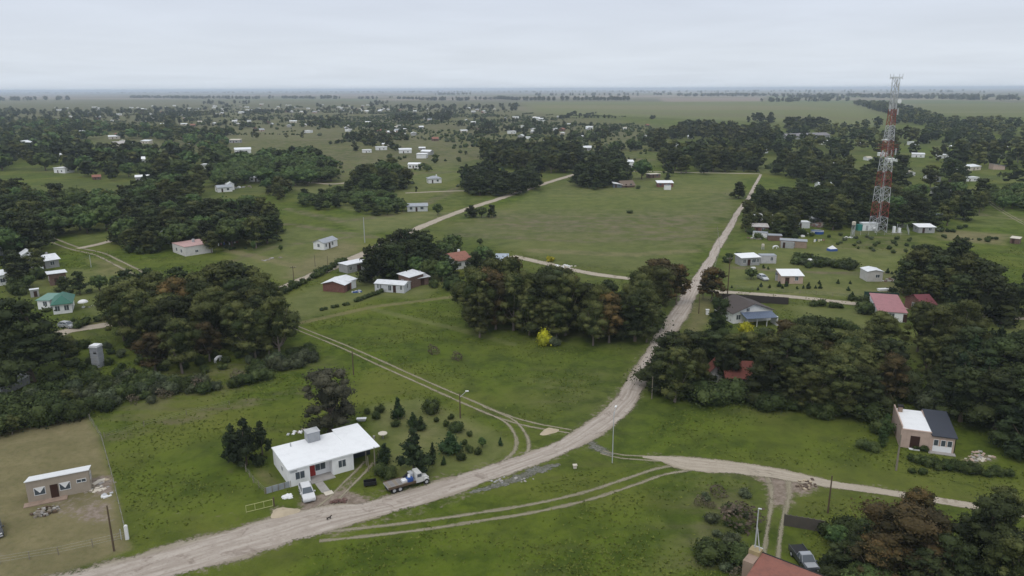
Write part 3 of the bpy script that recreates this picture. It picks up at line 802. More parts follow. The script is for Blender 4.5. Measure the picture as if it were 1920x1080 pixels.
SPEC = {   # kind: (blob maker, nominal height, hi (dens, size), mid, lo, trunk radius, trunk height fraction, leaves, bark, nlimbs, jitter)
    'eucalyptus': (blobs_eucalyptus, 14.0, (12.0, .18), (3.6, .35), (.30, 1.3), .30, .80, 'eucalyptus', BARKP, 10, .62),
    'rusty': (blobs_eucalyptus, 14.0, (12.0, .18), (3.6, .35), (.30, 1.3), .30, .80, 'rusty', BARKP, 10, .62),
    'cypress': (blobs_cypress, 11.0, (10.5, .18), (3.2, .36), (.30, 1.3), .34, .85, 'cypress', BARK, 6, .65),
    'pine': (blobs_pine, 8.0, (11.0, .22), (3.0, .42), (.8, .8), .17, .95, 'pine', BARK, 4, .85),
    'broadleaf': (blobs_broad, 8.0, (9.0, .20), (3.0, .36), (.40, 1.1), .24, .6, 'broadleaf', BARK, 6, .42),
    'poplar': (blobs_poplar, 13.0, (6.5, .25), (2.2, .45), (.6, .9), .18, .9, 'poplar', BARK, 0, .5),
    'grey': (lambda rng: blobs_eucalyptus(rng, 8.0, 3.3, 60, .05), 8.0, (13.0, .15), (3.0, .36), (.40, 1.1), .24, .6, 'grey', BARK, 6, .6),
    'bush': (blobs_bush, 2.4, (22.0, .13), (7.0, .24), (1.5, .6), 0, 0, 'bush', BARK, 0, .6),
    'greybush': (blobs_bush, 2.4, (22.0, .13), (7.0, .24), (1.5, .6), 0, 0, 'scrub', BARK, 0, .7),
    'drybush': (blobs_bush, 2.4, (10.0, .15), (5.0, .30), (1.5, .6), 0, 0, 'dry', BARK, 0, .9),
    'gorse': (blobs_bush, 2.4, (18.0, .14), (5.0, .30), (1.5, .6), 0, 0, 'gorse', BARK, 0, .6),
    'conifer': (blobs_cone, 3.2, (34.0, .11), (9.0, .22), (3.0, .4), .07, .5, 'conifer', BARK, 0, .8),
}
NVAR = {'hi': 4, 'mid': 4, 'lo': 4, 'far': 4}
TPL = {}; ARR = {}
def template(kind, lod, var):
    key = (kind, lod, var)
    if key in TPL: return TPL[key]
    mk, h0, hi, mid, lo, tr, tf, leaf, bark, nl, jit = SPEC[kind]
    rng = np.random.default_rng(abs(hash_s(kind)) % 10000 + var * 77)
    blobs = mk(rng)
    dens, size = {'hi': hi, 'mid': mid, 'lo': lo, 'far': lo}[lod]
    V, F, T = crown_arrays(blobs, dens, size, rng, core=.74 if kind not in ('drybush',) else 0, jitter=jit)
    if lod == 'far':
        me = fast_mesh(kind + '_crown', V, F, [FOL[leaf]], attrs={'tint': ('FLOAT', T)})
        if False:
            tv, tf_ = trunk_arrays(h0 * tf, tr, [], rng, 4)
            V2 = np.concatenate([V, tv]); F2 = np.concatenate([F, tf_ + len(V)])
            me = fast_mesh(kind + '_tree', V2, F2, [FOL[leaf], bark], attrs={'tint': ('FLOAT', np.concatenate([T, np.zeros(len(tv))]))},
                           fmat=np.concatenate([np.zeros(len(F)), np.ones(len(tf_))]))
        TPL[key] = (me, None)
        return TPL[key]
    cme = fast_mesh('crown', V, F, [FOL[leaf]], attrs={'tint': ('FLOAT', T)})
    tme = None
    if tr:
        idx = rng.permutation(len(blobs))[:nl]
        limbs = [(blobs[i][:3], tr * .42) for i in idx]
        tv, tf_ = trunk_arrays(h0 * tf, tr, limbs, rng, 7 if lod == 'hi' else 5)
        tme = fast_mesh('trunk', tv, tf_, [bark], smooth=True)
    TPL[key] = (cme, tme)
    return TPL[key]
def hash_s(s):
    h = 7
    for ch in s: h = (h * 31 + ord(ch)) % 1000003
    return h
KNAME = {'eucalyptus': 'eucalyptus_tree', 'rusty': 'eucalyptus_tree', 'cypress': 'cypress_tree', 'pine': 'pine_tree', 'broadleaf': 'broadleaf_tree',
         'poplar': 'poplar_tree', 'grey': 'grey_leaved_tree', 'bush': 'bush', 'greybush': 'bush', 'drybush': 'dry_bush', 'gorse': 'gorse_bush', 'conifer': 'young_conifer'}
KLOOK = {'eucalyptus': 'olive eucalyptus tree', 'rusty': 'rusty eucalyptus tree', 'cypress': 'dark cypress tree', 'pine': 'dark pine tree', 'broadleaf': 'green broadleaf tree',
         'poplar': 'slim poplar tree', 'grey': 'grey-leaved tree', 'bush': 'green bush', 'greybush': 'grey-green bush', 'drybush': 'dry brown bush', 'gorse': 'yellow bush', 'conifer': 'young conifer'}
TR = random.Random(11)
def tree(kind, x, y, h, label=None, lod=None, group=None, wide=1.0, var=None, cat=None):
    mk, h0 = SPEC[kind][:2]
    d = math.hypot(x, y)
    if lod is None: lod = 'hi' if d < 185 else ('mid' if d < 560 else ('lo' if d < 1000 else 'far'))
    var = TR.randrange(NVAR[lod]) if var is None else var % NVAR[lod]
    cme, tme = template(kind, lod, var)
    s = h / h0; w = s * wide * TR.uniform(.92, 1.1)
    rz = TR.random() * 6.283
    cat = cat or ('bush' if 'bush' in KNAME[kind] else 'tree')
    if tme is None:
        o = link(KNAME[kind], cme, None, (x, y, -.05), rz); o.scale = (w, w, s)
        tag(o, label, cat, group); return o
    r = thing(KNAME[kind], label, cat, (x, y, 0), rz, group); r.scale = (w, w, s)
    link('trunk', tme, r); link('crown', cme, r)
    return r
ONES = ['', 'first', 'second', 'third', 'fourth', 'fifth', 'sixth', 'seventh', 'eighth', 'ninth', 'tenth', 'eleventh', 'twelfth', 'thirteenth', 'fourteenth',
        'fifteenth', 'sixteenth', 'seventeenth', 'eighteenth', 'nineteenth']
TENS = {20: 'twent', 30: 'thirt', 40: 'fort', 50: 'fift', 60: 'sixt', 70: 'sevent', 80: 'eight', 90: 'ninet'}
def ordw(n):
    if n < 20: return ONES[n]
    t = n // 10 * 10
    return TENS[t] + 'ieth' if n % 10 == 0 else TENS[t] + 'y-' + ONES[n % 10]
ROWS = ['front', 'second', 'third', 'fourth', 'fifth', 'sixth', 'seventh', 'eighth']
def name_rows(items, place, per=14, looks=None):
    """items: (object, look). Give each one a label by its row (near to far) and its order from the left"""
    items = sorted(items, key=lambda it: it[0].location.y)
    nr = max(1, min(8, round(len(items) / per)))
    for r in range(nr):
        row = items[r * len(items) // nr:(r + 1) * len(items) // nr]
        row.sort(key=lambda it: it[0].location.x / max(it[0].location.y, 1))
        for i, (o, look) in enumerate(row):
            if nr == 1: lab = f'{look}, {ordw(i + 1)} from the left in {place}'
            else:
                rw = 'back' if r == nr - 1 else ROWS[r]
                lab = f'{look}, {ordw(i + 1)} from left in {rw} row of {place}'
            if i == 0: lab = lab.replace('first from the left', 'leftmost').replace('first from left', 'leftmost')
            if len(lab.split()) > 16: lab = lab.replace(' from left', '', 1) if False else lab.replace('tall ', '').replace('low ', '')
            if len(lab.split()) > 16: lab = lab.replace(' tree,', ',')
            o['label'] = lab; o['group'] = 'trees of ' + place if 'bush' not in look else 'bushes of ' + place
NOGO = []         # (x, y, r) around buildings that stand among trees, and roads
def blocked(x, y, r=0):
    return any((x - a) ** 2 + (y - b) ** 2 < (c + r) ** 2 for a, b, c in NOGO)
ALLTREES = []
def grove(place, poly, kinds, spacing, h, seed, zref=None, per=14, wide=1.0, lod=None, stuff=None, keep=1.0, gaps=None):
    """poly: outline sighted on the crowns at height zref; kinds: {kind: weight}"""
    rr = random.Random(seed)
    zref = h * .85 if zref is None else zref
    W = poly_world(poly, zref)
    mn, mxx = W.min(0), W.max(0)
    pts = []
    yy = mn[1]; row = 0
    while yy < mxx[1] + spacing:
        xx = mn[0] + (row % 2) * spacing / 2
        while xx < mxx[0] + spacing:
            x = xx + rr.uniform(-.34, .34) * spacing; y = yy + rr.uniform(-.34, .34) * spacing
            if inside(W, np.array([x]), np.array([y]))[0] and rr.random() < keep and not blocked(x, y): pts.append((x, y))
            xx += spacing
        yy += spacing * .87; row += 1
    ks = list(kinds); wts = [kinds[k] for k in ks]
    out = []
    for x, y in pts:
        k = rr.choices(ks, wts)[0]
        hh = h * rr.uniform(.65, 1.2) if 'bush' in KNAME[k] or h < 4 else h * rr.uniform(.70, 1.18)
        if gaps and math.sin(x / 31 + 1.9 * math.sin(y / 67)) + math.sin(y / 43 + 1.6 * math.sin(x / 53)) < gaps: continue
        if KNAME[k] in ('bush',) and h > 6: hh *= .45
        if stuff is not None: stuff.append((k, x, y, hh)); continue
        sz = 'tall' if hh > h * 1.05 else ('low' if hh < h * .85 else '')
        PENDING.append((k, x, y, hh, wide, place, per, (sz + ' ' + KLOOK[k]).strip()))
    return out
PENDING = []
def plant_all():
    """the trees and bushes that show largest stand singly; the remainder of each kind is one mass"""
    count = {}
    for o in bpy.data.objects:
        if 'category' in o.keys(): n = o.name.split('.')[0]; count[n] = count.get(n, 0) + 1
    left = {}; placed = {}
    for i, rec in enumerate(PENDING): left.setdefault(KNAME[rec[0]], []).append(rec)
    rest = {}
    for kn, recs in left.items():
        def score(r):
            q = Q((r[1], r[2], r[3] * .5)); vis = -40 < q[0] < 1960 and -40 < q[1] < 1150
            return (r[3] / math.hypot(r[1], r[2])) * (1 if vis else .001)
        recs.sort(key=score, reverse=True)
        quota = max(0, 296 - count.get(kn, 0))
        for r in recs[:quota]:
            k, x, y, hh, wide, place, per, look = r
            placed.setdefault((place, per), []).append((tree(k, x, y, hh, wide=wide), look))
        rest[kn] = recs[quota:]
    for (place, per), its in placed.items(): name_rows(its, place, per)
    LB = {'eucalyptus_tree': ('eucalyptus_forest', 'olive eucalyptus trees filling the backs of the woods', 'forest'), 'cypress_tree': ('cypress_forest', 'dark cypress trees filling the backs of the woods', 'forest'),
          'broadleaf_tree': ('broadleaf_forest', 'green broadleaf trees filling the backs of the woods', 'forest'), 'bush': ('undergrowth', 'low bushes spread thinly through lots and verges', 'undergrowth')}
    for kn, recs in rest.items():
        if recs:
            nm, lb, ct = LB.get(kn, (kn + '_wood', kn.replace('_', ' ') + 's standing far back in the woods', 'forest'))
            merge_stuff(nm, lb, ct, [r[:4] for r in recs], 5, near=True)
def merge_stuff(name, label, cat, items, seed=1, near=False):
    """many far trees as one object: low crowns joined into one mesh per leaf colour"""
    rng = np.random.default_rng(seed); rr = random.Random(seed)
    V, F, T, M, mats = [], [], [], [], []; base = 0
    for k, x, y, h in items:
        mk, h0, hi, mid, lo, tr, tf, leaf, bark, nl, jit = SPEC[k]
        fine = near and math.hypot(x, y) < 420
        key = (k, rr.randrange(5), fine)
        if key not in ARR and fine:
            r2 = np.random.default_rng(hash_s(k) + key[1]); ARR[key] = crown_arrays(mk(r2), mid[0] * .8, mid[1], r2, core=.8, jitter=jit)
        elif key not in ARR:
            r2 = np.random.default_rng(hash_s(k) + key[1])
            bl = mk(r2); bl = [bl[i] for i in r2.permutation(len(bl))[:max(6, len(bl) // 3)]]
            bl = [(a, b_, c, d * 1.3, e_ * 1.3, f_ * 1.25, t) for a, b_, c, d, e_, f_, t in bl]
            ARR[key] = crown_arrays(bl, lo[0] * .55, lo[1] * 1.1, r2, core=.85, jitter=jit)
        v, f, t = ARR[key]
        a = rr.random() * 6.283; s = h / h0; w = s * rr.uniform(.95, 1.3)
        ca, sa = math.cos(a), math.sin(a)
        vv = np.stack([(v[:, 0] * ca - v[:, 1] * sa) * w + x, (v[:, 0] * sa + v[:, 1] * ca) * w + y, v[:, 2] * s], 1)
        if leaf not in mats: mats.append(leaf)
        V.append(vv); F.append(f + base); T.append(np.clip(t + rng.uniform(-.25, .25), 0, 1)); M.append(np.full(len(f), mats.index(leaf))); base += len(v)
    me = fast_mesh(name, np.concatenate(V), np.concatenate(F), [FOL[m] for m in mats], attrs={'tint': ('FLOAT', np.concatenate(T))}, fmat=np.concatenate(M))
    o = link(name, me); tag(o, label, cat, kind='stuff'); return o
def base_tree(kind, px, py, top, label, lod=None, wide=1.0, group=None, cat=None, var=None):
    p = P(px, py); return tree(kind, p.x, p.y, height_at(p, top), label, lod, group, wide, var, cat)
def top_tree(kind, px, py, h, label, lod=None, wide=1.0, group=None, cat=None, var=None):
    p = P(px, py, h); return tree(kind, p.x, p.y, h, label, lod, group, wide, var, cat)
# ------------------------------------------------------------------ buildings
def window_part(parent, face, u, z, w, h, D, W, frame=FRAMEW, pane=GLASS, cross=True, off=.0, name='window', bars=None):
    """window on face F (front, y=0), K (back), L (x=0) or R (x=W); u is its centre along the face"""
    t = .06; pr = .05
    b = B()
    b.box(-w / 2 - t, w / 2 + t, -pr, .02, z - t, z); b.box(-w / 2 - t, w / 2 + t, -pr, .02, z + h, z + h + t)
    b.box(-w / 2 - t, -w / 2, -pr, .02, z, z + h); b.box(w / 2, w / 2 + t, -pr, .02, z, z + h)
    if cross: b.box(-.03, .03, -pr + .01, .02, z, z + h)
    if face == 'F': loc, rz = (u, -off, 0), 0
    elif face == 'K': loc, rz = (u, D + off, 0), math.pi
    elif face == 'L': loc, rz = (-off, u, 0), -math.pi / 2
    else: loc, rz = (W + off, u, 0), math.pi / 2
    o = b.build(name, frame, parent, loc, rz)
    B().box(-w / 2, w / 2, -.02, .015, z, z + h).build('pane', pane, o)
    return o
def door_part(parent, face, u, w, h, D, W, mat, off=.0, z=.05):
    if face == 'F': loc, rz = (u, -off, 0), 0
    elif face == 'K': loc, rz = (u, D + off, 0), math.pi
    elif face == 'L': loc, rz = (-off, u, 0), -math.pi / 2
    else: loc, rz = (W + off, u, 0), math.pi / 2
    o = B().box(-w / 2, w / 2, -.035, .02, z, z + h).build('door', mat, parent, loc, rz)
    B().box(w / 2 - .16, w / 2 - .08, -.07, -.035, z + h * .45, z + h * .52).build('handle', BLACK, o)
    return o
def roof_part(parent, kind, W, D, h, rise, over, mat, name='roof', x0=0, y0=0, t=.1):
    b = B(); a0, a1, c0, c1 = x0 - over, x0 + W + over, y0 - over, y0 + D + over
    if kind == 'flat':
        b.box(a0, a1, c0, c1, h + .005, h + .14)
    elif kind == 'shedback':      # high at the front
        b.slab([(a0, c0, h + rise + t), (a1, c0, h + rise + t), (a1, c1, h + t), (a0, c1, h + t)], t)
    elif kind == 'shedfront':     # high at the back
        b.slab([(a0, c0, h + t), (a1, c0, h + t), (a1, c1, h + rise + t), (a0, c1, h + rise + t)], t)
    elif kind == 'shedright':     # high at the left
        b.slab([(a0, c0, h + rise + t), (a1, c0, h + t), (a1, c1, h + t), (a0, c1, h + rise + t)], t)
    elif kind == 'gablex':        # ridge along the front
        m = (c0 + c1) / 2; o = over * rise / (D / 2)
        b.slab([(a0, c0, h - o + t), (a1, c0, h - o + t), (a1, m, h + rise + t), (a0, m, h + rise + t)], t)
        b.slab([(a0, m, h + rise + t), (a1, m, h + rise + t), (a1, c1, h - o + t), (a0, c1, h - o + t)], t)
    elif kind == 'gabley':        # gable end faces the front
        m = (a0 + a1) / 2; o = over * rise / (W / 2)
        b.slab([(a0, c0, h - o + t), (m, c0, h + rise + t), (m, c1, h + rise + t), (a0, c1, h - o + t)], t)
        b.slab([(m, c0, h + rise + t), (a1, c0, h - o + t), (a1, c1, h - o + t), (m, c1, h + rise + t)], t)
    elif kind == 'hip':
        k = min(W, D) / 2
        if W >= D: r0, r1 = (a0 + k + over, (c0 + c1) / 2), (a1 - k - over, (c0 + c1) / 2)
        else: r0, r1 = ((a0 + a1) / 2, c0 + k + over), ((a0 + a1) / 2, c1 - k - over)
        v = [(a0, c0, h), (a1, c0, h), (a1, c1, h), (a0, c1, h), (a0, c0, h + t), (a1, c0, h + t), (a1, c1, h + t), (a0, c1, h + t), (r0[0], r0[1], h + rise + t), (r1[0], r1[1], h + rise + t)]
        if W >= D: fs = [(4, 5, 9, 8), (5, 6, 9), (6, 7, 8, 9), (7, 4, 8)]
        else: fs = [(4, 5, 8), (5, 6, 9, 8), (6, 7, 9), (7, 4, 8, 9)]
        b.add(v, [(0, 3, 2, 1), (0, 1, 5, 4), (1, 2, 6, 5), (2, 3, 7, 6), (3, 0, 4, 7)] + fs)
    return b.build(name, mat, parent)
def wall_part(parent, kind, W, D, h, rise, mat, x0=0, y0=0, name='wall'):
    b = B(); x1, y1 = x0 + W, y0 + D
    lo = [(x0, y0, -.1), (x1, y0, -.1), (x1, y1, -.1), (x0, y1, -.1)]
    z = {'flat': (h,) * 4, 'hip': (h,) * 4, 'shedback': (h + rise, h + rise, h, h), 'shedfront': (h, h, h + rise, h + rise), 'shedright': (h + rise, h, h, h + rise)}.get(kind)
    if z: b.hexa(lo, [(lo[i][0], lo[i][1], z[i]) for i in range(4)])
    elif kind == 'gablex':
        m = (y0 + y1) / 2; b.xprism([(y0, -.1), (y1, -.1), (y1, h), (m, h + rise), (y0, h)], x0, x1)
    else:
        m = (x0 + x1) / 2; b.prism([(x0, -.1), (x1, -.1), (x1, h), (m, h + rise), (x0, h)], y0, y1)
    return b.build(name, mat, parent)
HOUSES = []
def house(label, A, Bp, D, h=2.7, kind='gablex', rise=.9, over=.3, wall=WHITE, roof=WHITEMET, feats='auto', name='house', cat='house', door=BROWND, ng=None,
          chimney=False, far=False, group=None, tank=False):
    a, b = P(*A), P(*Bp); d = b - a; W = d.length; rz = math.atan2(d.y, d.x)
    r = thing(name, label, cat, (a.x, a.y, 0), rz, group)
    NOGO.append((a.x + d.x / 2 - math.sin(rz) * D / 2, a.y + d.y / 2 + math.cos(rz) * D / 2, (max(W, D) * .62 + .8) if ng is None else ng))
    wall_part(r, kind, W, D, h, rise, wall)
    rf = roof_part(r, kind, W, D, h, rise, over, roof)
    if feats == 'auto':
        feats = []
        if W > 8: feats = [('w', 'F', W * .18, 1.2), ('d', 'F', W * .45, .9), ('w', 'F', W * .72, 1.4)]
        elif W > 4.5: feats = [('d', 'F', W * .3, .9), ('w', 'F', W * .7, 1.2)]
        else: feats = [('w', 'F', W * .5, .9)]
        if D > 4: feats += [('w', 'L', D * .5, 1.1), ('w', 'R', D * .5, 1.1)]
    for ft in feats:
        if ft[0] == 'w':
            ww = ft[3]; z = ft[4] if len(ft) > 4 else .95; hh = ft[5] if len(ft) > 5 else 1.15
            if far: B().box(-ww / 2, ww / 2, -.04, .02, z, z + hh).build('window', GLASS, r, {'F': (ft[2], 0, 0), 'L': (0, ft[2], 0), 'R': (W, ft[2], 0)}[ft[1]], {'F': 0, 'L': -math.pi / 2, 'R': math.pi / 2}[ft[1]])
            else: window_part(r, ft[1], ft[2], z, ww, hh, D, W)
        else:
            if far: B().box(-ft[3] / 2, ft[3] / 2, -.04, .02, 0.05, 2.05).build('door', door, r, {'F': (ft[2], 0, 0), 'L': (0, ft[2], 0), 'R': (W, ft[2], 0)}[ft[1]], {'F': 0, 'L': -math.pi / 2, 'R': math.pi / 2}[ft[1]])
            else: door_part(r, ft[1], ft[2], ft[3], ft[4] if len(ft) > 4 else 2.0, D, W, door)
    if chimney:
        B().box(-.3, .3, -.3, .3, h * .6, h + rise + .7).build('chimney', wall, rf, (W * .7, D * .55, 0))
    if tank:
        B().tube((0, 0, h + .05), (0, 0, h + rise + 1.2), .5, .5, 10).build('water_tank', GREYP, rf, (W * .6, D * .6, 0))
    r['w'] = W
    del r['w']
    return r

# --- the white L-shaped house by the road, with its carport and roof tank
def main_house():
    a, b = P(544, 914), P(664, 880); d = b - a; rz = math.atan2(d.y, d.x)
    r = thing('house', 'long white house with flat white roof and red door beside the dirt road', 'house', (a.x, a.y, 0), rz)
    NOGO.append((a.x + 3, a.y + 8, 9))
    W = d.length; D = 8.2; h = 2.62
    u1, u2 = 3.0, 6.35; pd = 1.15                                  # the porch recess
    wl_ = B()
    wl_.box(0, u1, 0, D, -.1, h); wl_.box(u2, W, 0, D, -.1, h); wl_.box(u1, u2, pd, D, -.1, h)
    wl_.box(W, W + 4.1, D - .2, D, -.1, h); 
    wl_.build('wall', WHITE, r)
    B().box(W, W + 3.9, 3.2, D - .2, -.1, 2.4).build('carport_shade_box', DARKMET, r)  # dark box put in to stand for the shade beneath the carport
    rf = B(); rf.slab([(-.15, -.12, h + .16), (W - .1, -.12, h + .16), (W - .1, D, h + .22), (-.15, D, h + .22)], .15)
    rf.box(-.15, W - .1, -.16, -.12, h - .05, h + .17)
    ro = rf.build('roof', WHITER, r)
    B().slab([(W - .1, -.2, h + .12), (W + 4.2, -.2, h + .12), (W + 4.2, D + .7, h + .34), (W - .1, D + .7, h + .34)], .12).build('carport_roof', WHITER, r)
    for x, y in ((W + 4.0, .1), (W + 4.0, 4.0), (W + 2.0, .1)):
        B().tube((x, y, -.1), (x, y, h + .05), .07, n=6).build('post', WOODP, r)
    B().box(u1 - .1, u2 + .1, -.9, pd, .002, .12).build('porch_floor', CONC, r)
    B().box(u1 + .3, u1 + 1.5, -4.0, -.9, .003, .05).build('path_slab', CONC, r)
    B().box(u1 + .5, u1 + 1.7, -5.0, -4.0, .003, .05).build('path_slab', CREAM, r)
    window_part(r, 'F', 1.55, .95, 1.3, 1.1, D, W); window_part(r, 'F', 7.85, .95, 1.1, 1.1, D, W)
    o = window_part(r, 'F', 4.9, .85, 1.5, 1.25, D, W); o.location.y = pd
    dd = door_part(r, 'F', 3.65, 1.0, 2.1, D, W, REDP); dd.location.y = pd; dd.location.z = .12
    B().box(-.62, -.5, -.06, .0, .1, 2.3).build('door_frame', CREAM, r, (3.65 - .03, pd, .1))
    window_part(r, 'L', 3.4, 1.1, .8, .7, D, W); 
    B().box(.2, 1.2, -.06, 0, 2.15, 2.45).build('meter_box', GREYP, r, (0, 0, 0))
    # louvred tank housing on the roof
    tk = thing('water_tank_housing', 'grey louvred water tank housing on the long white house roof', 'water tank', r.matrix_world @ Vector((0, 0, 0)), 0)
    bpy.context.view_layer.update()
    m = r.matrix_world
    p = m @ Vector((5.9, D - .9, h + .25)); tk.location = p; tk.rotation_euler = (0, 0, rz)
    B().box(-.95, .95, -.85, .85, 0, 1.55).build('housing', GREYMET, tk)
    B().add([(-1.05, -.95, 1.555), (1.05, -.95, 1.555), (1.05, .95, 1.555), (-1.05, .95, 1.555), (0, 0, 1.95)], [(0, 3, 2, 1), (0, 1, 4), (1, 2, 4), (2, 3, 4), (3, 0, 4)]).build('cap', GREYP, tk)
    for k in range(7): B().box(-.8, .8, -.9, -.86, .12 + k * .19, .20 + k * .19).build('slat', GREYP, tk)
    for k in range(7): B().box(-.99, -.95, -.75, .75, .12 + k * .19, .20 + k * .19).build('slat', GREYP, tk)
    B().tube((-2.1, 1.9, h + .2), (-2.1, 1.9, h + .75), .09, n=8).build('vent_pipe', GREYP, ro, (4.5, D - 3.2, 0))
    # low corrugated fence screen at the left corner
    f = thing('corrugated_fence', 'low grey corrugated sheet fence at the white house corner', 'fence', a, 0)
    p0, p1 = P(499, 926), P(545, 913); dv = p1 - p0; f.location = p0; f.rotation_euler = (0, 0, math.atan2(dv.y, dv.x)); n = 4; L = dv.length
    for k in range(n): B().box(k * L / n + .02, (k + 1) * L / n - .02, -.03 + .02 * (k % 2), .03 + .02 * (k % 2), 0, .95).build('sheet', GREYMET, f)
    for k in range(n + 1): B().box(k * L / n - .04, k * L / n + .04, -.11, -.04, 0, 1.05).build('post', WOODP, f)
    return r
MH = main_house()

# --- beige house in the left yard
def beige_house():
    a, b = P(54, 944), P(171, 920); d = b - a; rz = math.atan2(d.y, d.x); W = d.length; D = 3.8; h = 2.1; rise = 1.1
    r = thing('house', 'small beige house with white sloping roof edge in the dry left yard', 'house', (a.x, a.y, 0), rz)
    wall_part(r, 'shedback', W, D, h, rise, BEIGE)
    B().slab([(-.12, -.12, h + rise + .12), (W + .12, -.12, h + rise + .12), (W + .12, .6, h + rise - .08), (-.12, .6, h + rise - .08)], .1).build('roof', WHITER, r)
    B().slab([(-.1, .6, h + rise - .10), (W + .1, .6, h + rise - .10), (W + .1, D + .2, h + .02), (-.1, D + .2, h + .02)], .1).build('rear_roof', WHITER, r)
    for u in (W * .2, W * .60):
        o = window_part(r, 'F', u, 1.0, 1.25, 1.05, D, W, cross=False)
        B().prism([(-.6, 2.05), (.6, 2.05), (0, 1.25)], -.05, -.022).build('curtain', FRAMEW, o)
    door_part(r, 'F', W * .425, .95, 2.05, D, W, BROWND)
    window_part(r, 'F', W * .87, 1.65, 1.1, .42, D, W, cross=True)
    window_part(r, 'R', D * .5, 1.1, 1.0, .9, D, W); window_part(r, 'L', D * .5, 1.1, 1.0, .9, D, W)
    B().box(-.5, W * .62, -1.2, -.003, .003, .12).build('porch_slab', PLASTERB, r)
    return r
beige_house()

# --- pinkish house with white and dark roofs at right
def pink_house():
    a, b = P(1688, 838), P(1787, 851); d = b - a; rz = math.atan2(d.y, d.x); W = d.length; D = 8.6; h = 2.7; s = W * .54
    r = thing('house', 'salmon house with half white and half dark roof below the right grove', 'house', (a.x, a.y, 0), rz)
    NOGO.append((a.x + W / 2 + 1.5, a.y + D / 2, 7.5))
    B().box(0, s, 0, D, -.1, h + .25).box(-.18, -.003, 0, D, -.1, h + .95).build('wall', PINK, r)
    B().xprism([(0, -.1), (D, -.1), (D, h + .55), (0, h - .1)], s + .003, W).build('wall', PINK, r)
    B().box(.05, s + .1, .25, D - .1, h + .255, h + .36).build('roof', WHITER, r)
    B().box(-.02, s + .12, -.04, .25, h + .255, h + .42).build('parapet', PINK, r)
    B().slab([(s + .13, -.3, h + .04), (W + .3, -.3, h + .04), (W + .3, D + .2, h + .72), (s + .13, D + .2, h + .72)], .12).build('roof', DARKMET, r)
    B().box(.3, .95, D - 1.6, D - .95, h + .36, h + 1.25).build('chimney', PLASTERB, r)
    B().box(.2, 1.05, D - 1.7, D - .85, h + 1.25, h + 1.45).build('chimney_cap', BLACK, r)
    door_part(r, 'F', s * .48, 1.35, 2.1, D, W, BROWND)
    B().box(-.75, .75, -.6, -.003, .003, .1).build('step', WHITER, r, (s * .48, 0, 0))
    for u in (s + .85, s + 1.85, s + 2.75):
        window_part(r, 'F', u, 1.05, .6, .95, D, W, cross=False)
    B().box(s + .45, s + 3.1, -.07, -.003, .1, .95).build('panelling', WHITER, r)
    B().box(s - .2, W + .2, -1.0, -.003, .003, .1).build('paving', CONC, r)
    window_part(r, 'R', D * .5, 1.1, 1.1, 1.0, D, W); window_part(r, 'L', D * .4, 1.1, 1.1, 1.0, D, W)
    B().tube((W + .08, -.05, 0), (W + .08, -.05, h - .1), .05, n=6).build('downpipe', BLACK, r)
    return r
pink_house()

# --- building with a red roof at the lower right, with its plastered pillar and tall pipe
def red_building():
    a, b = P(1431, 1037, 3.1), P(1530, 1075, 3.1); d = b - a; rz = math.atan2(d.y, d.x)
    r = thing('house', 'red-roofed brick building at the bottom edge beside the dark pickup', 'house', (a.x, a.y, 0), rz)
    L = 9.0
    B().hexa([(0, -6.5, -.1), (L, -6.5, -.1), (L, -.1, -.1), (0, -.1, -.1)], [(0, -6.5, 2.2), (L, -6.5, 2.2), (L, -.1, 3.02), (0, -.1, 3.02)]).build('wall', BRICKB, r)
    rf = roofm = paint((.24, .10, .075), grime=.8, rough=.85, corr=2.2)
    B().slab([(-.1, -6.8, 2.28), (L + .3, -6.8, 2.28), (L + .3, 0, 3.1), (-.1, 0, 3.1)], .08).build('roof', roofm, r)
    B().tube((-.15, .06, 3.08), (L + .3, .06, 3.08), .1, n=6).build('gutter', BLACK, r)
    B().box(-1.35, -.15, -2.6, .1, -.1, 3.0).build('pillar', PLASTERB, r)
    B().box(-1.4, -.12, -.9, .16, 3.003, 3.5).build('pillar_cap', paint((.33, .26, .14), grime=.5), r)
    B().box(-1.3, -.2, .16, .5, 3.1, 3.4).build('ledge', GREYP, r)
    window_part(r, 'K', 3.0, 1.0, 1.2, 1.0, -.1, L); window_part(r, 'K', 6.2, 1.0, 1.2, 1.0, -.1, L)
    q = thing('service_pole', 'tall pale metal pole with bent top beside the red roof', 'pole', r.location + Vector((0, 0, 0)), rz)
    g = P(1413, 1036, 3.0); q.location = (g.x, g.y, 0)
    ht = height_at(g, 956)
    B().tube((0, .35, 2.8), (0, .35, ht), .09, .065, 8).build('pole', GREYP, q)
    B().tube((0, .35, ht), (.35, .3, ht + .1), .08, .07, 6).build('bent_top', WHITEMET, q)
    B().tube((.75, .0, 3.1), (.05, .35, ht * .58 + 1.2), .06, n=6).build('brace', GREYP, q)
    return r
red_building()

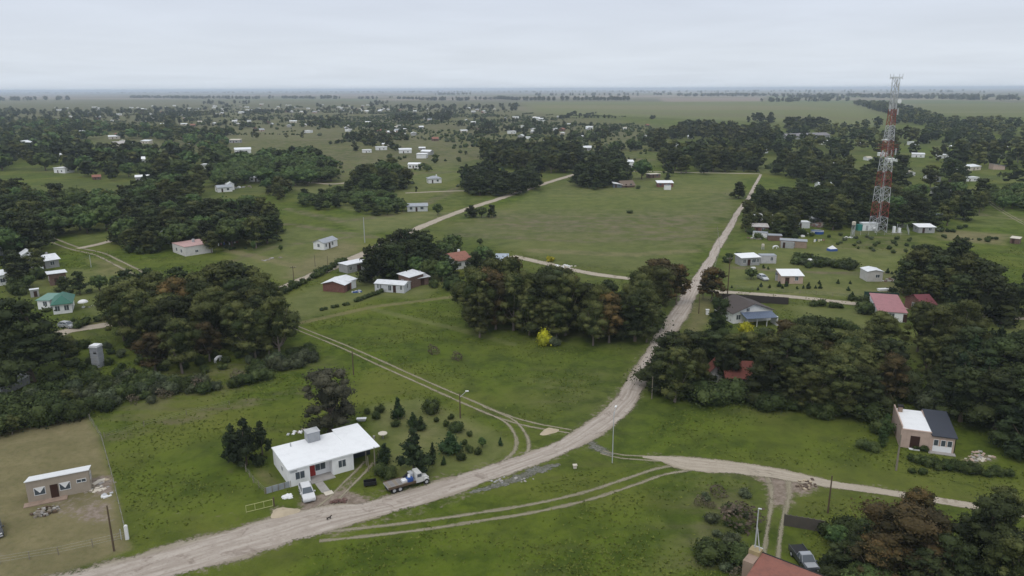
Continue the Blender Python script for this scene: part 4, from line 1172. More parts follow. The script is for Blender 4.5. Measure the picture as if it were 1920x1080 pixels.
# --- the other houses one can tell apart
house('house with green hipped roof and white walls under the left trees', (101, 590), (136, 586), 8.5, 2.5, 'hip', 1.7, .45, WHITE, GREENMET, feats=[('w', 'F', 1.0, 1.0, .8, 1.3), ('w', 'F', 3.0, 1.0, .8, 1.3), ('w', 'R', 3, 1.2)])
house('pale green roofed wing behind the green hipped house', (72, 580), (95, 580), 5, 2.4, 'shedfront', .5, .3, WHITE, paint((.16, .28, .24), grime=.3, corr=4.0), feats=[('w', 'F', 2, 1)])
house('tiny grey shed with white lid roof behind the green roofed house', (58, 558), (74, 556), 2.2, 1.9, 'shedback', .2, .15, GREYW, WHITEMET, feats=[('d', 'F', 1.2, .8, 1.6)], name='shed', cat='shed')
house('brick house with wide white lean-to roof at left', (95, 536), (126, 532), 7.5, 2.7, 'shedback', .8, .5, BRICKB, WHITEMET, feats=[('w', 'L', 3, 1.1), ('w', 'F', 3.4, 1.2), ('d', 'F', 1.6, .9)])
house('white roofed house with two gables at the upper left lots', (70, 507), (112, 500), 7, 2.7, 'gablex', 1.2, .5, GREYW, WHITEMET, chimney=True)
house('low white annex joined behind the two gabled house', (44, 492), (68, 489), 5, 2.5, 'gabley', 1.1, .3, WHITE, WHITEMET, name='annex', cat='annex')
house('grey roofed house at the far left edge under tall trees', (-30, 482), (27, 477), 8, 2.7, 'gablex', 1.3, .5, GREYW, GREYMET)
house('white box house cut by the left edge of the photo', (-25, 540), (20, 533), 5.5, 3.0, 'shedfront', .5, .3, WHITE, WHITEMET)
house('white house with pinkish flat roof in the left meadow', (348, 481), (399, 473), 10.5, 3.2, 'flat', 0, .12, paint((.62, .60, .58), grime=.4), paint((.46, .30, .28), grime=.45), tank=True, feats=[('w', 'L', 3, 1.2), ('w', 'L', 7, 1.2), ('w', 'F', 4, 1.0, .9, .8)])
house('white house with grey gabled roof in the mown lot', (608, 469), (633, 461), 4.6, 2.5, 'gablex', .95, .3, WHITE, GREYMET, feats=[('w', 'F', 1.3, .8), ('d', 'F', 3.3, .9), ('w', 'F', 5.0, .9), ('w', 'L', 2.3, .9)])
house('white cube house with flat roof right beside the pale street', (652, 513), (693, 504), 4.5, 2.6, 'flat', 0, .2, GREYW, WHITEMET, feats=[('w', 'F', 1.2, .9), ('d', 'F', 4.4, 1.5, 2.1)])
house('dark red house with shallow white gabled roof', (606, 546), (646, 549), 7.2, 2.3, 'gabley', .85, .4, BRICKR, WHITEMET, feats=[('d', 'R', 2.5, 1.6), ('w', 'R', 5.0, 1.3)], tank=False)
house('white wing on the side of the dark red house', (650, 545), (668, 539), 3.2, 2.3, 'shedback', .15, .2, WHITE, WHITEMET, name='annex', cat='annex', feats=[('w', 'F', 1.2, .9)])
house('long low white house with white roof beside the clipped hedge', (703, 546), (758, 550), 4.6, 2.3, 'gablex', .55, .2, paint((.56, .57, .60), grime=.35), WHITEMET,
      feats=[('w', 'F', 1.0, .5), ('w', 'F', 1.8, .5), ('w', 'F', 4.6, .9, .5, 1.5), ('d', 'F', 6.0, .9), ('w', 'F', 8.0, .6), ('w', 'R', 2.3, .8)])
house('tall brown brick block with tilted white roof', (748, 538), (768, 542), 6.0, 3.4, 'shedright', .5, .4, BRICKB, WHITEMET, feats=[('w', 'F', 1.5, .9, 1.6, .8)])
house('lower brick block with white roof and open front', (773, 538), (804, 533), 6.0, 2.3, 'shedfront', .5, .5, BRICKB, WHITEMET, feats=[('w', 'F', 1.2, 1.0), ('d', 'F', 3.0, 1.8)])
house('house with terracotta tiled roof behind the centre trees', (855, 506), (885, 501), 9, 2.8, 'gablex', 1.7, .4, WHITE, TILE, chimney=True, feats=[('w', 'F', 1.5, 1.0), ('w', 'F', 4.0, 1.2), ('w', 'L', 3, 1)])
house('little white porch roof left of the terracotta house', (843, 505), (852, 503), 3.5, 2.3, 'shedfront', .3, .3, WHITE, WHITEMET, name='porch', cat='porch', feats=[])
house('house with pale blue-grey roof half hidden by the grove', (930, 504), (952, 504), 6, 2.6, 'shedfront', .9, .3, WHITE, paint((.36, .41, .47), grime=.3, corr=4.0))
house('tiny white shed peeping out left of the grove', (907, 521), (920, 520), 2.8, 2.0, 'flat', 0, .1, WHITE, WHITEMET, name='shed', cat='shed', feats=[('d', 'F', 1.3, .8, 1.7)])
# right block
house('grey house with bright white roof near the main road', (1390, 499), (1424, 497), 4.2, 2.6, 'shedfront', .5, .35, GREYW, WHITER, feats=[('w', 'F', 1.0, .9), ('d', 'F', 2.6, 1.0), ('w', 'F', 4.3, 1.3), ('w', 'F', 5.6, .8)])
house('plain white box annex right of the grey house', (1426, 494), (1455, 494), 3.0, 2.5, 'flat', 0, .06, paint((.50, .49, .50), grime=.35), GREYMET, name='annex', cat='annex', feats=[('w', 'F', 3.5, .8)])
house('salmon brick cottage with white sloping roof by saplings', (1465, 532), (1505, 532), 4.6, 2.3, 'shedfront', .9, .3, PINK, WHITER, feats=[('d', 'F', 1.6, 1.2, 1.8), ('w', 'F', 4.3, .9)])
house('dark lean-to left of the salmon cottage', (1453, 526), (1464, 527), 2.6, 1.9, 'shedfront', .3, .1, GREYW, DARKMET, name='shed', cat='shed', feats=[])
house('small white cabin with gabled roof and one dark window', (1625, 528), (1654, 528), 4.8, 3.0, 'gabley', .45, .2, paint((.52, .50, .48), grime=.3), WHITEMET, feats=[('w', 'F', 3.0, 1.1, 1.2, .9)])
house('long salmon and grey shed with thin flat roof', (1462, 463), (1512, 466), 4.0, 2.4, 'flat', 0, .2, PLASTERB, GREYMET, name='shed', cat='shed', feats=[('d', 'F', 1.5, .9), ('w', 'F', 4.0, 1.8, .6, 1.2)])
house('pale grey front half of the long shed', (1464, 465), (1488, 466), .8, 2.1, 'flat', 0, .05, GREYW, GREYW, name='annex', cat='annex', feats=[('d', 'F', 1.0, .8)])
house('white roofed house highest in the roadside cluster', (1416, 419), (1452, 419), 6.5, 2.7, 'shedfront', .5, .3, WHITE, WHITER)
house('white extension right of the roadside cluster house', (1452, 421), (1464, 421), 4.5, 2.5, 'flat', 0, .2, WHITE, WHITEMET, feats=[])
house('red brick house under patchy white roof sheets', (1410, 437), (1440, 438), 6.0, 2.5, 'shedfront', .4, .3, BRICKR, paint((.5, .47, .45), grime=.6, corr=4.0))
house('low brown shed behind the long salmon shed', (1440, 451), (1466, 452), 3.5, 1.9, 'flat', 0, .1, BRICKB, GREYMET, name='shed', cat='shed', feats=[])
house('low white van-like hut beside the brown shed', (1411, 444), (1438, 446), 2.4, 1.8, 'flat', 0, .1, WHITE, GREYMET, name='shed', cat='shed', feats=[])
house('white rectangular hut left of the brown heap', (1496, 428), (1518, 428), 4, 2.4, 'flat', 0, .1, paint((.56, .57, .58), grime=.3), WHITEMET, feats=[('d', 'F', 1, .8)])
house('hut with broken white roof between scrub and white hut', (1524, 420), (1543, 420), 4.5, 2.3, 'gablex', .6, .4, GREYW, WHITEMET)
house('white house between dark trees above the roadside cluster', (1452, 397), (1466, 397), 6, 3.4, 'gabley', 1.0, .3, WHITE, WHITEMET)
house('white low house behind the trees left of the tower', (1538, 358), (1561, 358), 9, 3.0, 'gablex', 1.4, .4, WHITE, WHITEMET)
house('grey house with white porch far right of the tower', (1765, 367), (1810, 366), 9, 2.7, 'gablex', 1.5, .5, GREYW, GREYMET, chimney=True)
house('dark low hut in the bright green right field', (1749, 414), (1780, 413), 4.5, 2.0, 'flat', 0, .4, DARKMET, BLUEMET, name='shed', cat='shed', feats=[('w', 'F', 3, .9)])
house('hut with long white roof right of the tower', (1722, 437), (1752, 437), 4.5, 2.3, 'shedfront', .6, .4, GREYW, WHITER, name='shed', cat='shed')
house('small tilted brown hut at the right edge of fields', (1893, 456), (1910, 458), 3.0, 1.9, 'shedfront', .3, .2, BRICKB, CREAM, name='shed', cat='shed', feats=[('d', 'F', 1, .8, 1.6)])
# white gabled house with the blue-grey porch, pink roofed house, red roofs in the grove
house('white gabled house with dark shingle roof facing the camera', (1374, 607), (1447, 600), 8.5, 2.7, 'gabley', 1.9, .5, WHITE, paint((.075, .062, .058), grime=.4, rough=.9),
      feats=[('w', 'F', 3.9, .8, 2.75, .8), ('w', 'F', 1.4, 1.1)], tank=False)
def porch():
    a, b = P(1400, 614), P(1456, 611); d = b - a; rz = math.atan2(d.y, d.x); W = d.length
    r = thing('porch', 'blue-grey sheet porch in front of the white gabled house', 'porch', (a.x, a.y, 0), rz)
    B().slab([(-.2, -.2, 2.2), (W + .2, -.2, 2.2), (W + .2, 3.4, 2.75), (-.2, 3.4, 2.75)], .08).build('roof', BLUEMET, r)
    for k in range(4): B().tube((k * W / 3, 0, 0), (k * W / 3, 0, 2.15), .07, n=6).build('post', FRAMEW, r)
    B().box(W, W + .25, 0, 3.0, 0, 2.3).build('side_wall', WHITE, r)
    B().box(W + .3, W + 5.0, -.8, 1.8, .004, .1).build('paving', paint((.45, .38, .34), grime=.4), r)
    B().box(W + 1.2, W + 3.2, .1, .9, .1, .5).build('bench', MAROON, r)
    NOGO.append((a.x + 3, a.y, 5))
porch()
house('long house with faded pink sheet roof at right', (1645, 601), (1698, 605), 13.5, 2.4, 'shedfront', .9, .25, WHITE, PINKMET, feats=[('w', 'L', 10, 1.2), ('w', 'L', 5, 1.2), ('w', 'F', 3, 1.2), ('d', 'F', 6, .9)])
house('maroon roofed cabin among trees right of the pink roof', (1728, 590), (1752, 589), 7, 2.6, 'gablex', 1.6, .4, BRICKR, MAROON)
house('red tiled house seen through the right grove', (1362, 730), (1412, 731), 6.5, 2.6, 'gablex', 1.9, .5, paint((.20, .17, .15), grime=.5), TILER, chimney=False, ng=3.2)
house('red tiled wing left of the grove house', (1328, 722), (1352, 724), 4.5, 2.6, 'gabley', 1.4, .4, paint((.30, .28, .26), grime=.5), TILER, ng=2.2)
# middle distance
M = dict(far=True)
house('white house with dark openings beyond the first meadow', (409, 361), (436, 359), 7, 2.6, 'gablex', 1.0, .3, WHITE, GREYMET, **M)
house('white cabin with tall front right of the meadow house', (428, 357), (440, 356), 5, 3.4, 'gabley', 1.2, .3, WHITE, WHITEMET, **M)
house('long white house below the green trees', (468, 341), (494, 340), 7, 2.6, 'shedfront', .6, .3, WHITE, WHITEMET, **M)
house('white gabled house right of the long white house', (493, 338), (508, 336), 7, 3.0, 'gabley', 1.3, .3, WHITE, WHITEMET, **M)
house('white house at the foot of the dark tree clump', (526, 340), (545, 338), 6, 2.6, 'gablex', 1.0, .3, GREYW, WHITEMET, **M)
house('small white house with peaked roof under dark trees', (546, 338), (560, 337), 6, 3.0, 'gabley', 1.4, .3, WHITE, WHITEMET, **M)
house('house with bright white roof sunk among round trees', (364, 408), (396, 405), 8, 3.0, 'gablex', 1.3, .3, WHITE, WHITER, **M)
house('white wall house showing through the left grove', (303, 458), (330, 455), 6, 3.4, 'gablex', 1.2, .3, WHITE, WHITEMET)
house('low white roof at the right foot of the left grove', (443, 437), (465, 436), 4, 1.7, 'flat', 0, .2, GREYW, WHITEMET, name='shed', cat='shed', **M)
house('white house with long roof beyond the bushes', (765, 316), (787, 316), 9, 3.0, 'gablex', .8, .3, WHITE, WHITER, **M)
house('small white cabin with grey hip roof in the open', (804, 344), (828, 343), 6, 2.7, 'hip', 1.4, .4, WHITE, GREYMET, chimney=True, **M)
house('white house with dark windows near the lollipop tree', (764, 397), (802, 396), 6.5, 2.5, 'gablex', .9, .3, paint((.5, .52, .52), grime=.4), GREYMET, **M)
house('cream house with long roof under the pine group', (946, 347), (975, 346), 7, 2.4, 'gablex', 1.0, .4, CREAM, WHITEMET, **M)
house('brown house left of the cream house under pines', (922, 347), (944, 347), 6, 2.4, 'gablex', 1.0, .4, BRICKB, THATCH, **M)
house('white roof visible above the pine group', (946, 305), (962, 304), 10, 4.0, 'shedfront', 1.2, .3, WHITE, WHITER, **M)
house('grey house with white porch under the tall dark trees', (1098, 334), (1126, 333), 7, 2.6, 'hip', 1.4, .6, paint((.4, .38, .4), grime=.3), paint((.24, .2, .2), grime=.4), **M)
house('shed with slanting white roof at the field edge', (1150, 352), (1166, 352), 7, 1.8, 'shedright', .7, .3, paint((.12, .14, .16), grime=.3), WHITER, name='shed', cat='shed', **M)
house('thatched brown barn beside the slanting white shed', (1167, 352), (1190, 351), 8, 1.3, 'gablex', 2.2, .5, BRICKB, THATCH, name='barn', cat='barn', **M)
house('tall white house between dark trees and the willow', (1176, 317), (1188, 317), 7, 5.0, 'shedfront', .8, .3, WHITE, WHITER, **M)
house('white roofed brown hut right of the willow', (1219, 334), (1238, 333), 5, 2.3, 'flat', 0, .4, BRICKB, CREAM, name='shed', cat='shed', **M)
house('white roofed brick house alone on the field edge', (1233, 351), (1262, 351), 6, 2.4, 'shedfront', .7, .4, BRICKR, WHITER, **M)
house('white square hut in front of the lone brick house', (1246, 356), (1258, 356), 2.5, 2.4, 'flat', 0, .1, WHITE, GREYMET, name='shed', cat='shed', feats=[], **M)
house('white gabled house below the dark forest edge', (1333, 285), (1352, 284), 8, 3.4, 'gabley', 1.8, .4, WHITE, GREYMET, **M)
house('white house with wide roof right of the forest edge', (1414, 288), (1440, 287), 9, 3.0, 'gablex', 1.6, .4, WHITE, GREYMET, **M)
house('long grey barn behind the far right trees', (1473, 262), (1556, 259), 14, 3.6, 'gablex', 2.4, .4, GREYW, paint((.2, .19, .2), grime=.4, corr=3.0), name='barn', cat='barn', **M)
house('white low shed in front of the long barn', (1538, 271), (1557, 271), 8, 3.0, 'shedfront', .7, .3, WHITE, WHITER, name='shed', cat='shed', **M)
house('white house lost in the left forest', (32, 276), (52, 276), 9, 4.5, 'gabley', 2, .4, WHITE, WHITEMET, **M)
house('long roof house low in the left forest', (45, 296), (75, 294), 9, 3.4, 'gablex', 1.6, .4, CREAM, GREYMET, **M)
house('white roofed house in the middle of the left forest', (250, 308), (273, 307), 9, 3.6, 'gablex', 1.6, .4, WHITE, WHITER, **M)
house('pale house in the forest clearing', (214, 276), (236, 275), 10, 3.4, 'gablex', 1.8, .4, CREAM, paint((.45, .42, .4), grime=.4), **M)
house('yellowish roofed hut in the far meadow', (429, 268), (449, 268), 7, 3.0, 'shedfront', .7, .3, GREYW, CREAM, name='shed', cat='shed', **M)
house('white house above the bright green trees', (441, 288), (471, 287), 10, 3.4, 'gablex', 1.4, .4, WHITE, WHITEMET, **M)
house('white house at the bottom left behind the hedge', (-12, 748), (8, 740), 4, 2.5, 'shedfront', .4, .2, WHITE, WHITEMET, feats=[])
house('long low white roof in the hedge at far left', (8, 742), (62, 716), 2.4, 1.5, 'flat', 0, .1, GREYW, WHITEMET, name='shed', cat='shed', feats=[])

# far village: every small house beyond the first lots
VR = random.Random(5)
vw = [WHITE, WHITE, CREAM, GREYW, PINK, BRICKB]; vr = [WHITER, WHITEMET, WHITEMET, WHITER, GREYMET, TILE, CREAM]
proto = []
for k in range(10):
    W = VR.uniform(7, 13); D = VR.uniform(6, 9); kd = VR.choice(['gablex', 'gablex', 'hip', 'shedfront', 'gabley', 'flat']); h = VR.uniform(2.7, 3.8); rise = VR.uniform(.8, 1.9)
    r = link('house', None)
    wall_part(r, kd, W, D, h, rise, vw[k % len(vw)]); roof_part(r, kd, W, D, h, rise, .4, vr[k % len(vr)])
    B().box(-.6, .6, -.05, .02, .9, 2.1).build('window', GLASS, r, (W * .7, 0, 0)); B().box(-.5, .5, -.05, .02, .05, 2.1).build('door', BROWND, r, (W * .35, 0, 0))
    proto.append(r)
used = set()
def village(place, poly, n, seed, group):
    rr = random.Random(seed); W = poly_world(poly); mn, mxx = W.min(0), W.max(0); got = []
    tries = 0
    px = np.array(poly, float)
    while len(got) < n and tries < n * 60:
        tries += 1
        qx, qy = rr.uniform(px[:, 0].min(), px[:, 0].max()), rr.uniform(px[:, 1].min(), px[:, 1].max())
        if not inside(px, np.array([qx]), np.array([qy]))[0]: continue
        p = P(qx, qy)
        if blocked(p.x, p.y, 8): continue
        k = rr.randrange(len(proto))
        if k in used: o = copy_tree(proto[k])
        else: o = proto[k]; used.add(k)
        o.location = (p.x, p.y, 0); o.rotation_euler = (0, 0, rr.uniform(-.5, .5) + rr.choice([0, 0, 1.57])); s = rr.uniform(.55, .95) * (1.15 if p.y > 1400 else 1); o.scale = (s, s, s)
        o['category'] = 'house'; got.append((o, 'small pale house')); NOGO.append((p.x, p.y, 8))
        if 'forest' in place:
            NOGO.append((p.x * .985, p.y - 12, 11)); NOGO.append((p.x * .97, p.y - 27, 10))
    name_rows(got, place, 22)
    for o, _ in got: o['group'] = group
village('the far village', [(640, 208), (760, 205), (960, 212), (1100, 225), (1240, 236), (1240, 262), (1000, 268), (850, 252), (700, 262), (640, 245)], 52, 21, 'houses of the far central village')
village('the village horizon', [(380, 196), (640, 196), (820, 198), (960, 206), (900, 214), (640, 212), (400, 216)], 60, 22, 'houses along the horizon of the village')
village('the far left village', [(60, 202), (380, 198), (400, 222), (640, 236), (560, 252), (330, 238), (200, 232), (60, 240)], 62, 23, 'houses of the far left village')
village('the scrubby lots', [(640, 262), (860, 262), (1090, 268), (1200, 285), (1080, 292), (900, 290), (760, 300), (640, 290)], 13, 24, 'houses of the scrubby lots')
village('the right fields', [(1180, 250), (1330, 262), (1320, 300), (1190, 296)], 6, 25, 'houses of the right scrub')
village('the right forest', [(1500, 262), (1900, 268), (1900, 340), (1700, 345), (1520, 340), (1480, 300)], 18, 26, 'houses of the right forest')
village('the left forest', [(80, 245), (400, 250), (420, 330), (250, 350), (20, 330)], 24, 27, 'houses of the left forest')
for i, r in enumerate(proto):
    if i not in used:
        for ch in list(r.children): bpy.data.objects.remove(ch)
        bpy.data.objects.remove(r)
# ------------------------------------------------------------------ radio tower
def radio_tower():
    c = P(1645, 434); r = thing('radio_tower', 'tall red and white lattice radio tower with antennas', 'tower', (c.x, c.y, 0), .12)
    zs = [0, 5.8, 11.6, 17.6, 23.4, 29.2, 35.2, 41.0, 47.0, 52.0]
    def w(z): return float(np.interp(z, [0, 17, 30, 41, 48, 59], [4.7, 4.0, 3.0, 2.2, 1.8, 1.4]))
    for i in range(len(zs) - 1):
        z0, z1 = zs[i], zs[i + 1]; m = TOWWHITE if i % 2 == 0 else TOWRED
        w0, w1 = w(z0) / 2, w(z1) / 2
        s = B(); nb = 2 if i < 6 else 3
        for k in range(nb):
            a0 = z0 + (z1 - z0) * k / nb; a1 = z0 + (z1 - z0) * (k + 1) / nb; p0, p1 = w(a0) / 2, w(a1) / 2
            cs = [(-1, -1), (1, -1), (1, 1), (-1, 1)]
            for j in range(4):
                u, v = cs[j], cs[(j + 1) % 4]
                s.tube((u[0] * p0, u[1] * p0, a0), (v[0] * p1, v[1] * p1, a1), .062, n=4, cap=False)
                s.tube((v[0] * p0, v[1] * p0, a0), (u[0] * p1, u[1] * p1, a1), .062, n=4, cap=False)
                s.tube((u[0] * p1, u[1] * p1, a1), (v[0] * p1, v[1] * p1, a1), .055, n=4, cap=False)
        sec = s.build('lattice_section', m, r)
        for sx, sy in ((-1, -1), (1, -1), (1, 1), (-1, 1)):
            B().tube((sx * w0, sy * w0, z0), (sx * w1, sy * w1, z1), .125, .115, 6).build('leg', m, sec)
    B().tube((.2, .3, 0), (.2, .3, 52), .12, n=4).tube((.7, .3, 0), (.7, .3, 52), .05, n=4).build('ladder', GREYP, r)
    b = B()
    for k in range(3):
        a0, a1 = 52 + k * 2.1, 54.1 + k * 2.1
        for j, (u, v) in enumerate((((-1, -1), (1, -1)), ((1, -1), (1, 1)), ((1, 1), (-1, 1)), ((-1, 1), (-1, -1)))):
            b.tube((u[0] * .9, u[1] * .9, a0), (v[0] * .9, v[1] * .9, a1), .07, n=4)
            b.tube((u[0] * .95, u[1] * .95, a0), (u[0] * .9, u[1] * .9, a1), .1, n=4)
    b.build('top_mast', GREYP, r)
    b = B()
    b.box(-2.6, 2.6, -.08, .08, 58.6, 58.8); b.box(-.08, .08, -2.2, 2.2, 58.6, 58.8); b.box(-1.5, 1.5, -1.5, -1.4, 58.2, 58.9); b.box(-1.5, 1.5, 1.4, 1.5, 58.2, 58.9)
    b.build('cross_arms', WHITEMET, r)
    for x in (-2.5, -1.2, 1.2, 2.5): B().tube((x, 0, 57.9), (x, 0, 59.9), .09, n=6).build('whip_antenna', TOWWHITE, r)
    for x, y, z in ((-1.7, -1, 47.5), (1.6, -1, 46.2), (1.7, .6, 47.8), (-2.6, -1.2, 30.5), (2.7, -1.2, 31.2), (2.5, 1.1, 30.6), (.2, -1.6, 55.2), (-.6, -1.5, 56.6)):
        B().box(-.22, .22, -.12, .12, -1.2, 1.2).build('panel_antenna', TOWWHITE, r, (x, y, z))
    d = B().tube((0, 0, 0), (0, -.35, 0), .25, .85, 14).build('dish', FRAMEW, r, (1.5, -1.1, 50.0))
    b = B()
    for k in range(3): b.box(-2.6, 2.6, -2.7, -2.6, 32 + k * .9, 32.12 + k * .9); b.box(-2.6, -2.5, -2.7, 2.6, 32 + k * .9, 32.12 + k * .9)
    b.build('platform_rail', TOWRED, r)
radio_tower()
def equip():
    c = P(1609, 433)
    r = thing('equipment_cabin', 'white and green equipment cabin at the foot of the radio tower', 'cabin', (c.x, c.y, 0), .05)
    B().box(1.8, 8.0, 0, 3, 0, 2.9).build('cabin', WHITER, r); B().box(1.6, 8.2, -.2, 3.2, 2.903, 3.05).build('roof', WHITEMET, r)
    B().box(0, 1.75, .3, 2.2, 0, 2.4).build('green_cabinet', TEAL, r); B().box(3.0, 3.9, -.05, .0, .1, 2.1).build('door', GREYP, r)
    B().tube((5.6, -.3, .9), (6.9, -.3, .9), .5, n=10).build('tank', FRAMEW, r)
    c = P(1675, 437)
    r = thing('equipment_rack', 'pale equipment frame standing right of the tower foot', 'equipment', (c.x, c.y, 0), .1)
    for x in (0, 2.2): B().box(x, x + .8, 0, .9, 0, 2.6 - x * .3).build('cabinet', WHITER, r)
    B().box(-.3, 3.6, -.3, 1.2, .0, .15).build('base', CONC, r); B().tube((1.6, .4, 0), (1.6, .4, 3.6), .08, n=6).build('post', GREYP, r)
    # chain link compound fence
    r = thing('compound_fence', 'grey wire compound fence round the tower foot', 'fence', (0, 0, 0))
    q = [P(1598, 441), P(1704, 441), P(1700, 429), P(1605, 428)]
    for i in range(4):
        a, b = q[i], q[(i + 1) % 4]; n = 7
        for k in range(n):
            p = a.lerp(b, k / n); B().tube(p, p + Vector((0, 0, 1.9)), .05, n=4).build('post', GREYP, r)
        w = B()
        for z in (.4, .9, 1.4, 1.85): w.tube(a + Vector((0, 0, z)), b + Vector((0, 0, z)), .02, n=3)
        w.build('wire', GREYP, r)
equip()

# ------------------------------------------------------------------ poles and street lamps
def pole(label, base, top, arm=None, name='utility_pole', cat='pole', mat=WOOD, r0=.13, cross=False, lamp=False):
    p = P(*base); h = height_at(p, top)
    r = thing(name, label, cat, (p.x, p.y, 0), 0)
    B().tube((0, 0, -.1), (0, 0, h), r0, r0 * .65, 8).build('shaft', mat, r)
    if cross:
        B().box(-.9, .9, -.06, .06, h - .5, h - .38).build('crossarm', mat, r)
        for x in (-.8, -.3, .3, .8): B().tube((x, 0, h - .38), (x, 0, h - .2), .05, n=6).build('insulator', GREYP, r)
    if arm:
        a = B().tube((0, 0, h - .7), (arm[0], arm[1], h + .35), .05, .04, 6).build('arm', GREYP, r)
        B().box(-.14, .42 if arm[0] > 0 else .14, -.13, .13, -.07, .07).build('lamp_head', FRAMEW, a, (arm[0], arm[1], h + .38), math.atan2(arm[1], arm[0]))
    return r
pole('street lamp with outreached arm beside the diagonal track', (863, 784), 738, (1.1, .15), 'street_lamp', 'street lamp')
pole('wooden pole beside the track left of the lamp', (663, 703), 658)
pole('pale lamp post at the road junction in front of the meadow', (1148, 868), 772, (.35, .9), 'street_lamp', 'street lamp', GREYP, .08)
pole('wooden pole standing in the grass of the lower right bend', (1552, 962), 892)
pole('wooden pole beside the fence of the beige house yard', (214, 1033), 948, name='utility_pole', mat=WOOD)
pole('twin pole with crossarm beside the pale street', (551, 527), 499, cross=True)
pole('tall concrete pole left of the cypress clump', (684, 455), 408, mat=GREYP, r0=.17)
pole('grey pole rising among the cypress clump', (735, 484), 450, mat=GREYP, r0=.17)
pole('dark double pole behind the brown fence wall', (1364, 551), 482, cross=True, mat=WOOD, r0=.17)
pole('thin pole in front of the right dark grove', (1775, 558), 524, mat=GREYP)
pole('short lamp post at the edge of the hedge strip', (523, 664), 639, (.3, .3), 'street_lamp', 'street lamp', GREYP, .09)
pole('pole beside the pale verge street under the grove', (207, 612), 593, mat=WOOD)
pole('pale pole leaning in front of the red roofed grove house', (1222, 748), 706, mat=WOODP, r0=.1)
pole('mossy stump pole below the salmon house', (1680, 882), 815, mat=WOODP, r0=.16)
pole('pole by the carport of the long white house', (704, 890), 838, mat=WOODP, r0=.09)
pole('small pole left of the carport post', (691, 884), 856, mat=WOODP, r0=.08)
pole('thin pole left of the cube house by the street', (591, 500), 478, mat=WOOD, r0=.09)
pole('thin pole in the mown lot beside the street', (615, 503), 480, mat=WOOD, r0=.09)
pole('far pole beside the pale lane under pines', (1016, 338), 318, mat=WOOD, r0=.15)
pole('grey pole in front of the tall trees', (1135, 318), 285, mat=GREYP, r0=.17)
pole('pole on the verge at the left lots', (171, 501), 478, mat=GREYP, r0=.1)
pole('wooden pole at the brown wall beside the road', (1310, 588), 552, mat=WOOD)

# ------------------------------------------------------------------ vehicles
def wheel(parent, x, y, r=.32, w=.22):
    t = B().tube((0, -w / 2, 0), (0, w / 2, 0), r, n=14).build('wheel', BLACK, parent, (x, y, r))
    B().tube((0, -w / 2 - .01, 0), (0, w / 2 + .01, 0), r * .55, n=10).build('rim', GREYP, t)
def car(label, base, ang, colour, style='hatch', L=4.1, W=1.7, roofcol=None, cat='car', name='parked_car', hood=None):
    p = P(*base); r = thing(name, label, cat, (p.x, p.y, 0), ang)
    m = carpaint(colour); h = W / 2
    prof = {'hatch': [(-L / 2, .3), (-L / 2, .95), (-L / 2 + .15, 1.0), (L * .18, .98), (L / 2 - .15, .78), (L / 2, .6), (L / 2, .3)],
            'pickup': [(-L / 2, .42), (-L / 2, 1.02), (-L * .06, 1.05), (L * .22, 1.05), (L / 2 - .12, .95), (L / 2, .75), (L / 2, .42)]}[style]
    B().prism(prof, -h, h).build('body', m, r, bevel=.05)
    if style == 'hatch': c0, c1, c2, c3, z0, z1 = -L * .49, -L * .36, L * .04, L * .23, .97, 1.45
    else: c0, c1, c2, c3, z0, z1 = -L * .06, -L * .03, L * .12, L * .24, 1.05, 1.62
    lo = [(c0, -h + .06, z0), (c3, -h + .06, z0), (c3, h - .06, z0), (c0, h - .06, z0)]; k = .22
    hi = [(c1, -h + k, z1), (c2, -h + k, z1), (c2, h - k, z1), (c1, h - k, z1)]
    B().hexa(lo, hi).build('cabin_glass', GLASS, r)
    rm = carpaint(roofcol) if roofcol else m
    rf = B().hexa([(c1 - .03, -h + k - .03, z1 - .03), (c2 + .03, -h + k - .03, z1 - .03), (c2 + .03, h - k + .03, z1 - .03), (c1 - .03, h - k + .03, z1 - .03)],
             [(c1 + .05, -h + k + .05, z1 + .05), (c2 - .05, -h + k + .05, z1 + .05), (c2 - .05, h - k - .05, z1 + .05), (c1 + .05, h - k - .05, z1 + .05)])
    for s in (-1, 1):
        for (xa, xb) in ((c0, c1), (c3, c2), ((c0 + c3) / 2, (c1 + c2) / 2)):
            rf.tube((xa, s * (h - .07), z0), (xb, s * (h - k), z1), .045, n=4)
    rf.build('roof', rm, r)
    if style == 'pickup':
        B().box(-L / 2 + .08, -L * .08, -h + .1, h - .1, .75, 1.065).build('cargo_bed', BLACK, r)
        for s in (-1, 1): B().box(-L / 2, -L * .06, s * h - .06 if s > 0 else -h, s * h if s > 0 else -h + .06, 1.0, 1.16).build('bed_rail', m, r)
    for x in (-L * .31, L * .31):
        for y in (-h + .08, h - .08): wheel(r, x, y, .31 if style == 'hatch' else .37)
    for s in (-1, 1):
        B().box(L / 2 - .06, L / 2 + .03, s * (h - .32) - .16, s * (h - .32) + .16, .62, .76).build('headlight', FRAMEW, r)
        B().box(-L / 2 - .02, -L / 2 + .05, s * (h - .2) - .12, s * (h - .2) + .12, .7, .9).build('tail_light', REDP, r)
        B().box(c3 - .25, c3 - .1, s * (h + .12) - .08, s * (h + .12) + .08, .95, 1.08).build('mirror', m, r)
    B().box(L / 2 - .02, L / 2 + .06, -h + .1, h - .1, .3, .48).build('bumper', GREYP, r)
    if hood: B().box(c3 + .05, L / 2 - .25, -h + .2, h - .2, z0 - .04, z0 + .012).build('hood', carpaint(hood), r)
    return r
def face(base, to):      # heading from one ground point to another
    a, b = P(*base), P(*to); return math.atan2(b.y - a.y, b.x - a.x)
car('white station wagon parked nose to the road beside the white house', (576, 930), face((570, 915), (582, 947)), (.62, .62, .63), 'hatch', 4.2, 1.7)
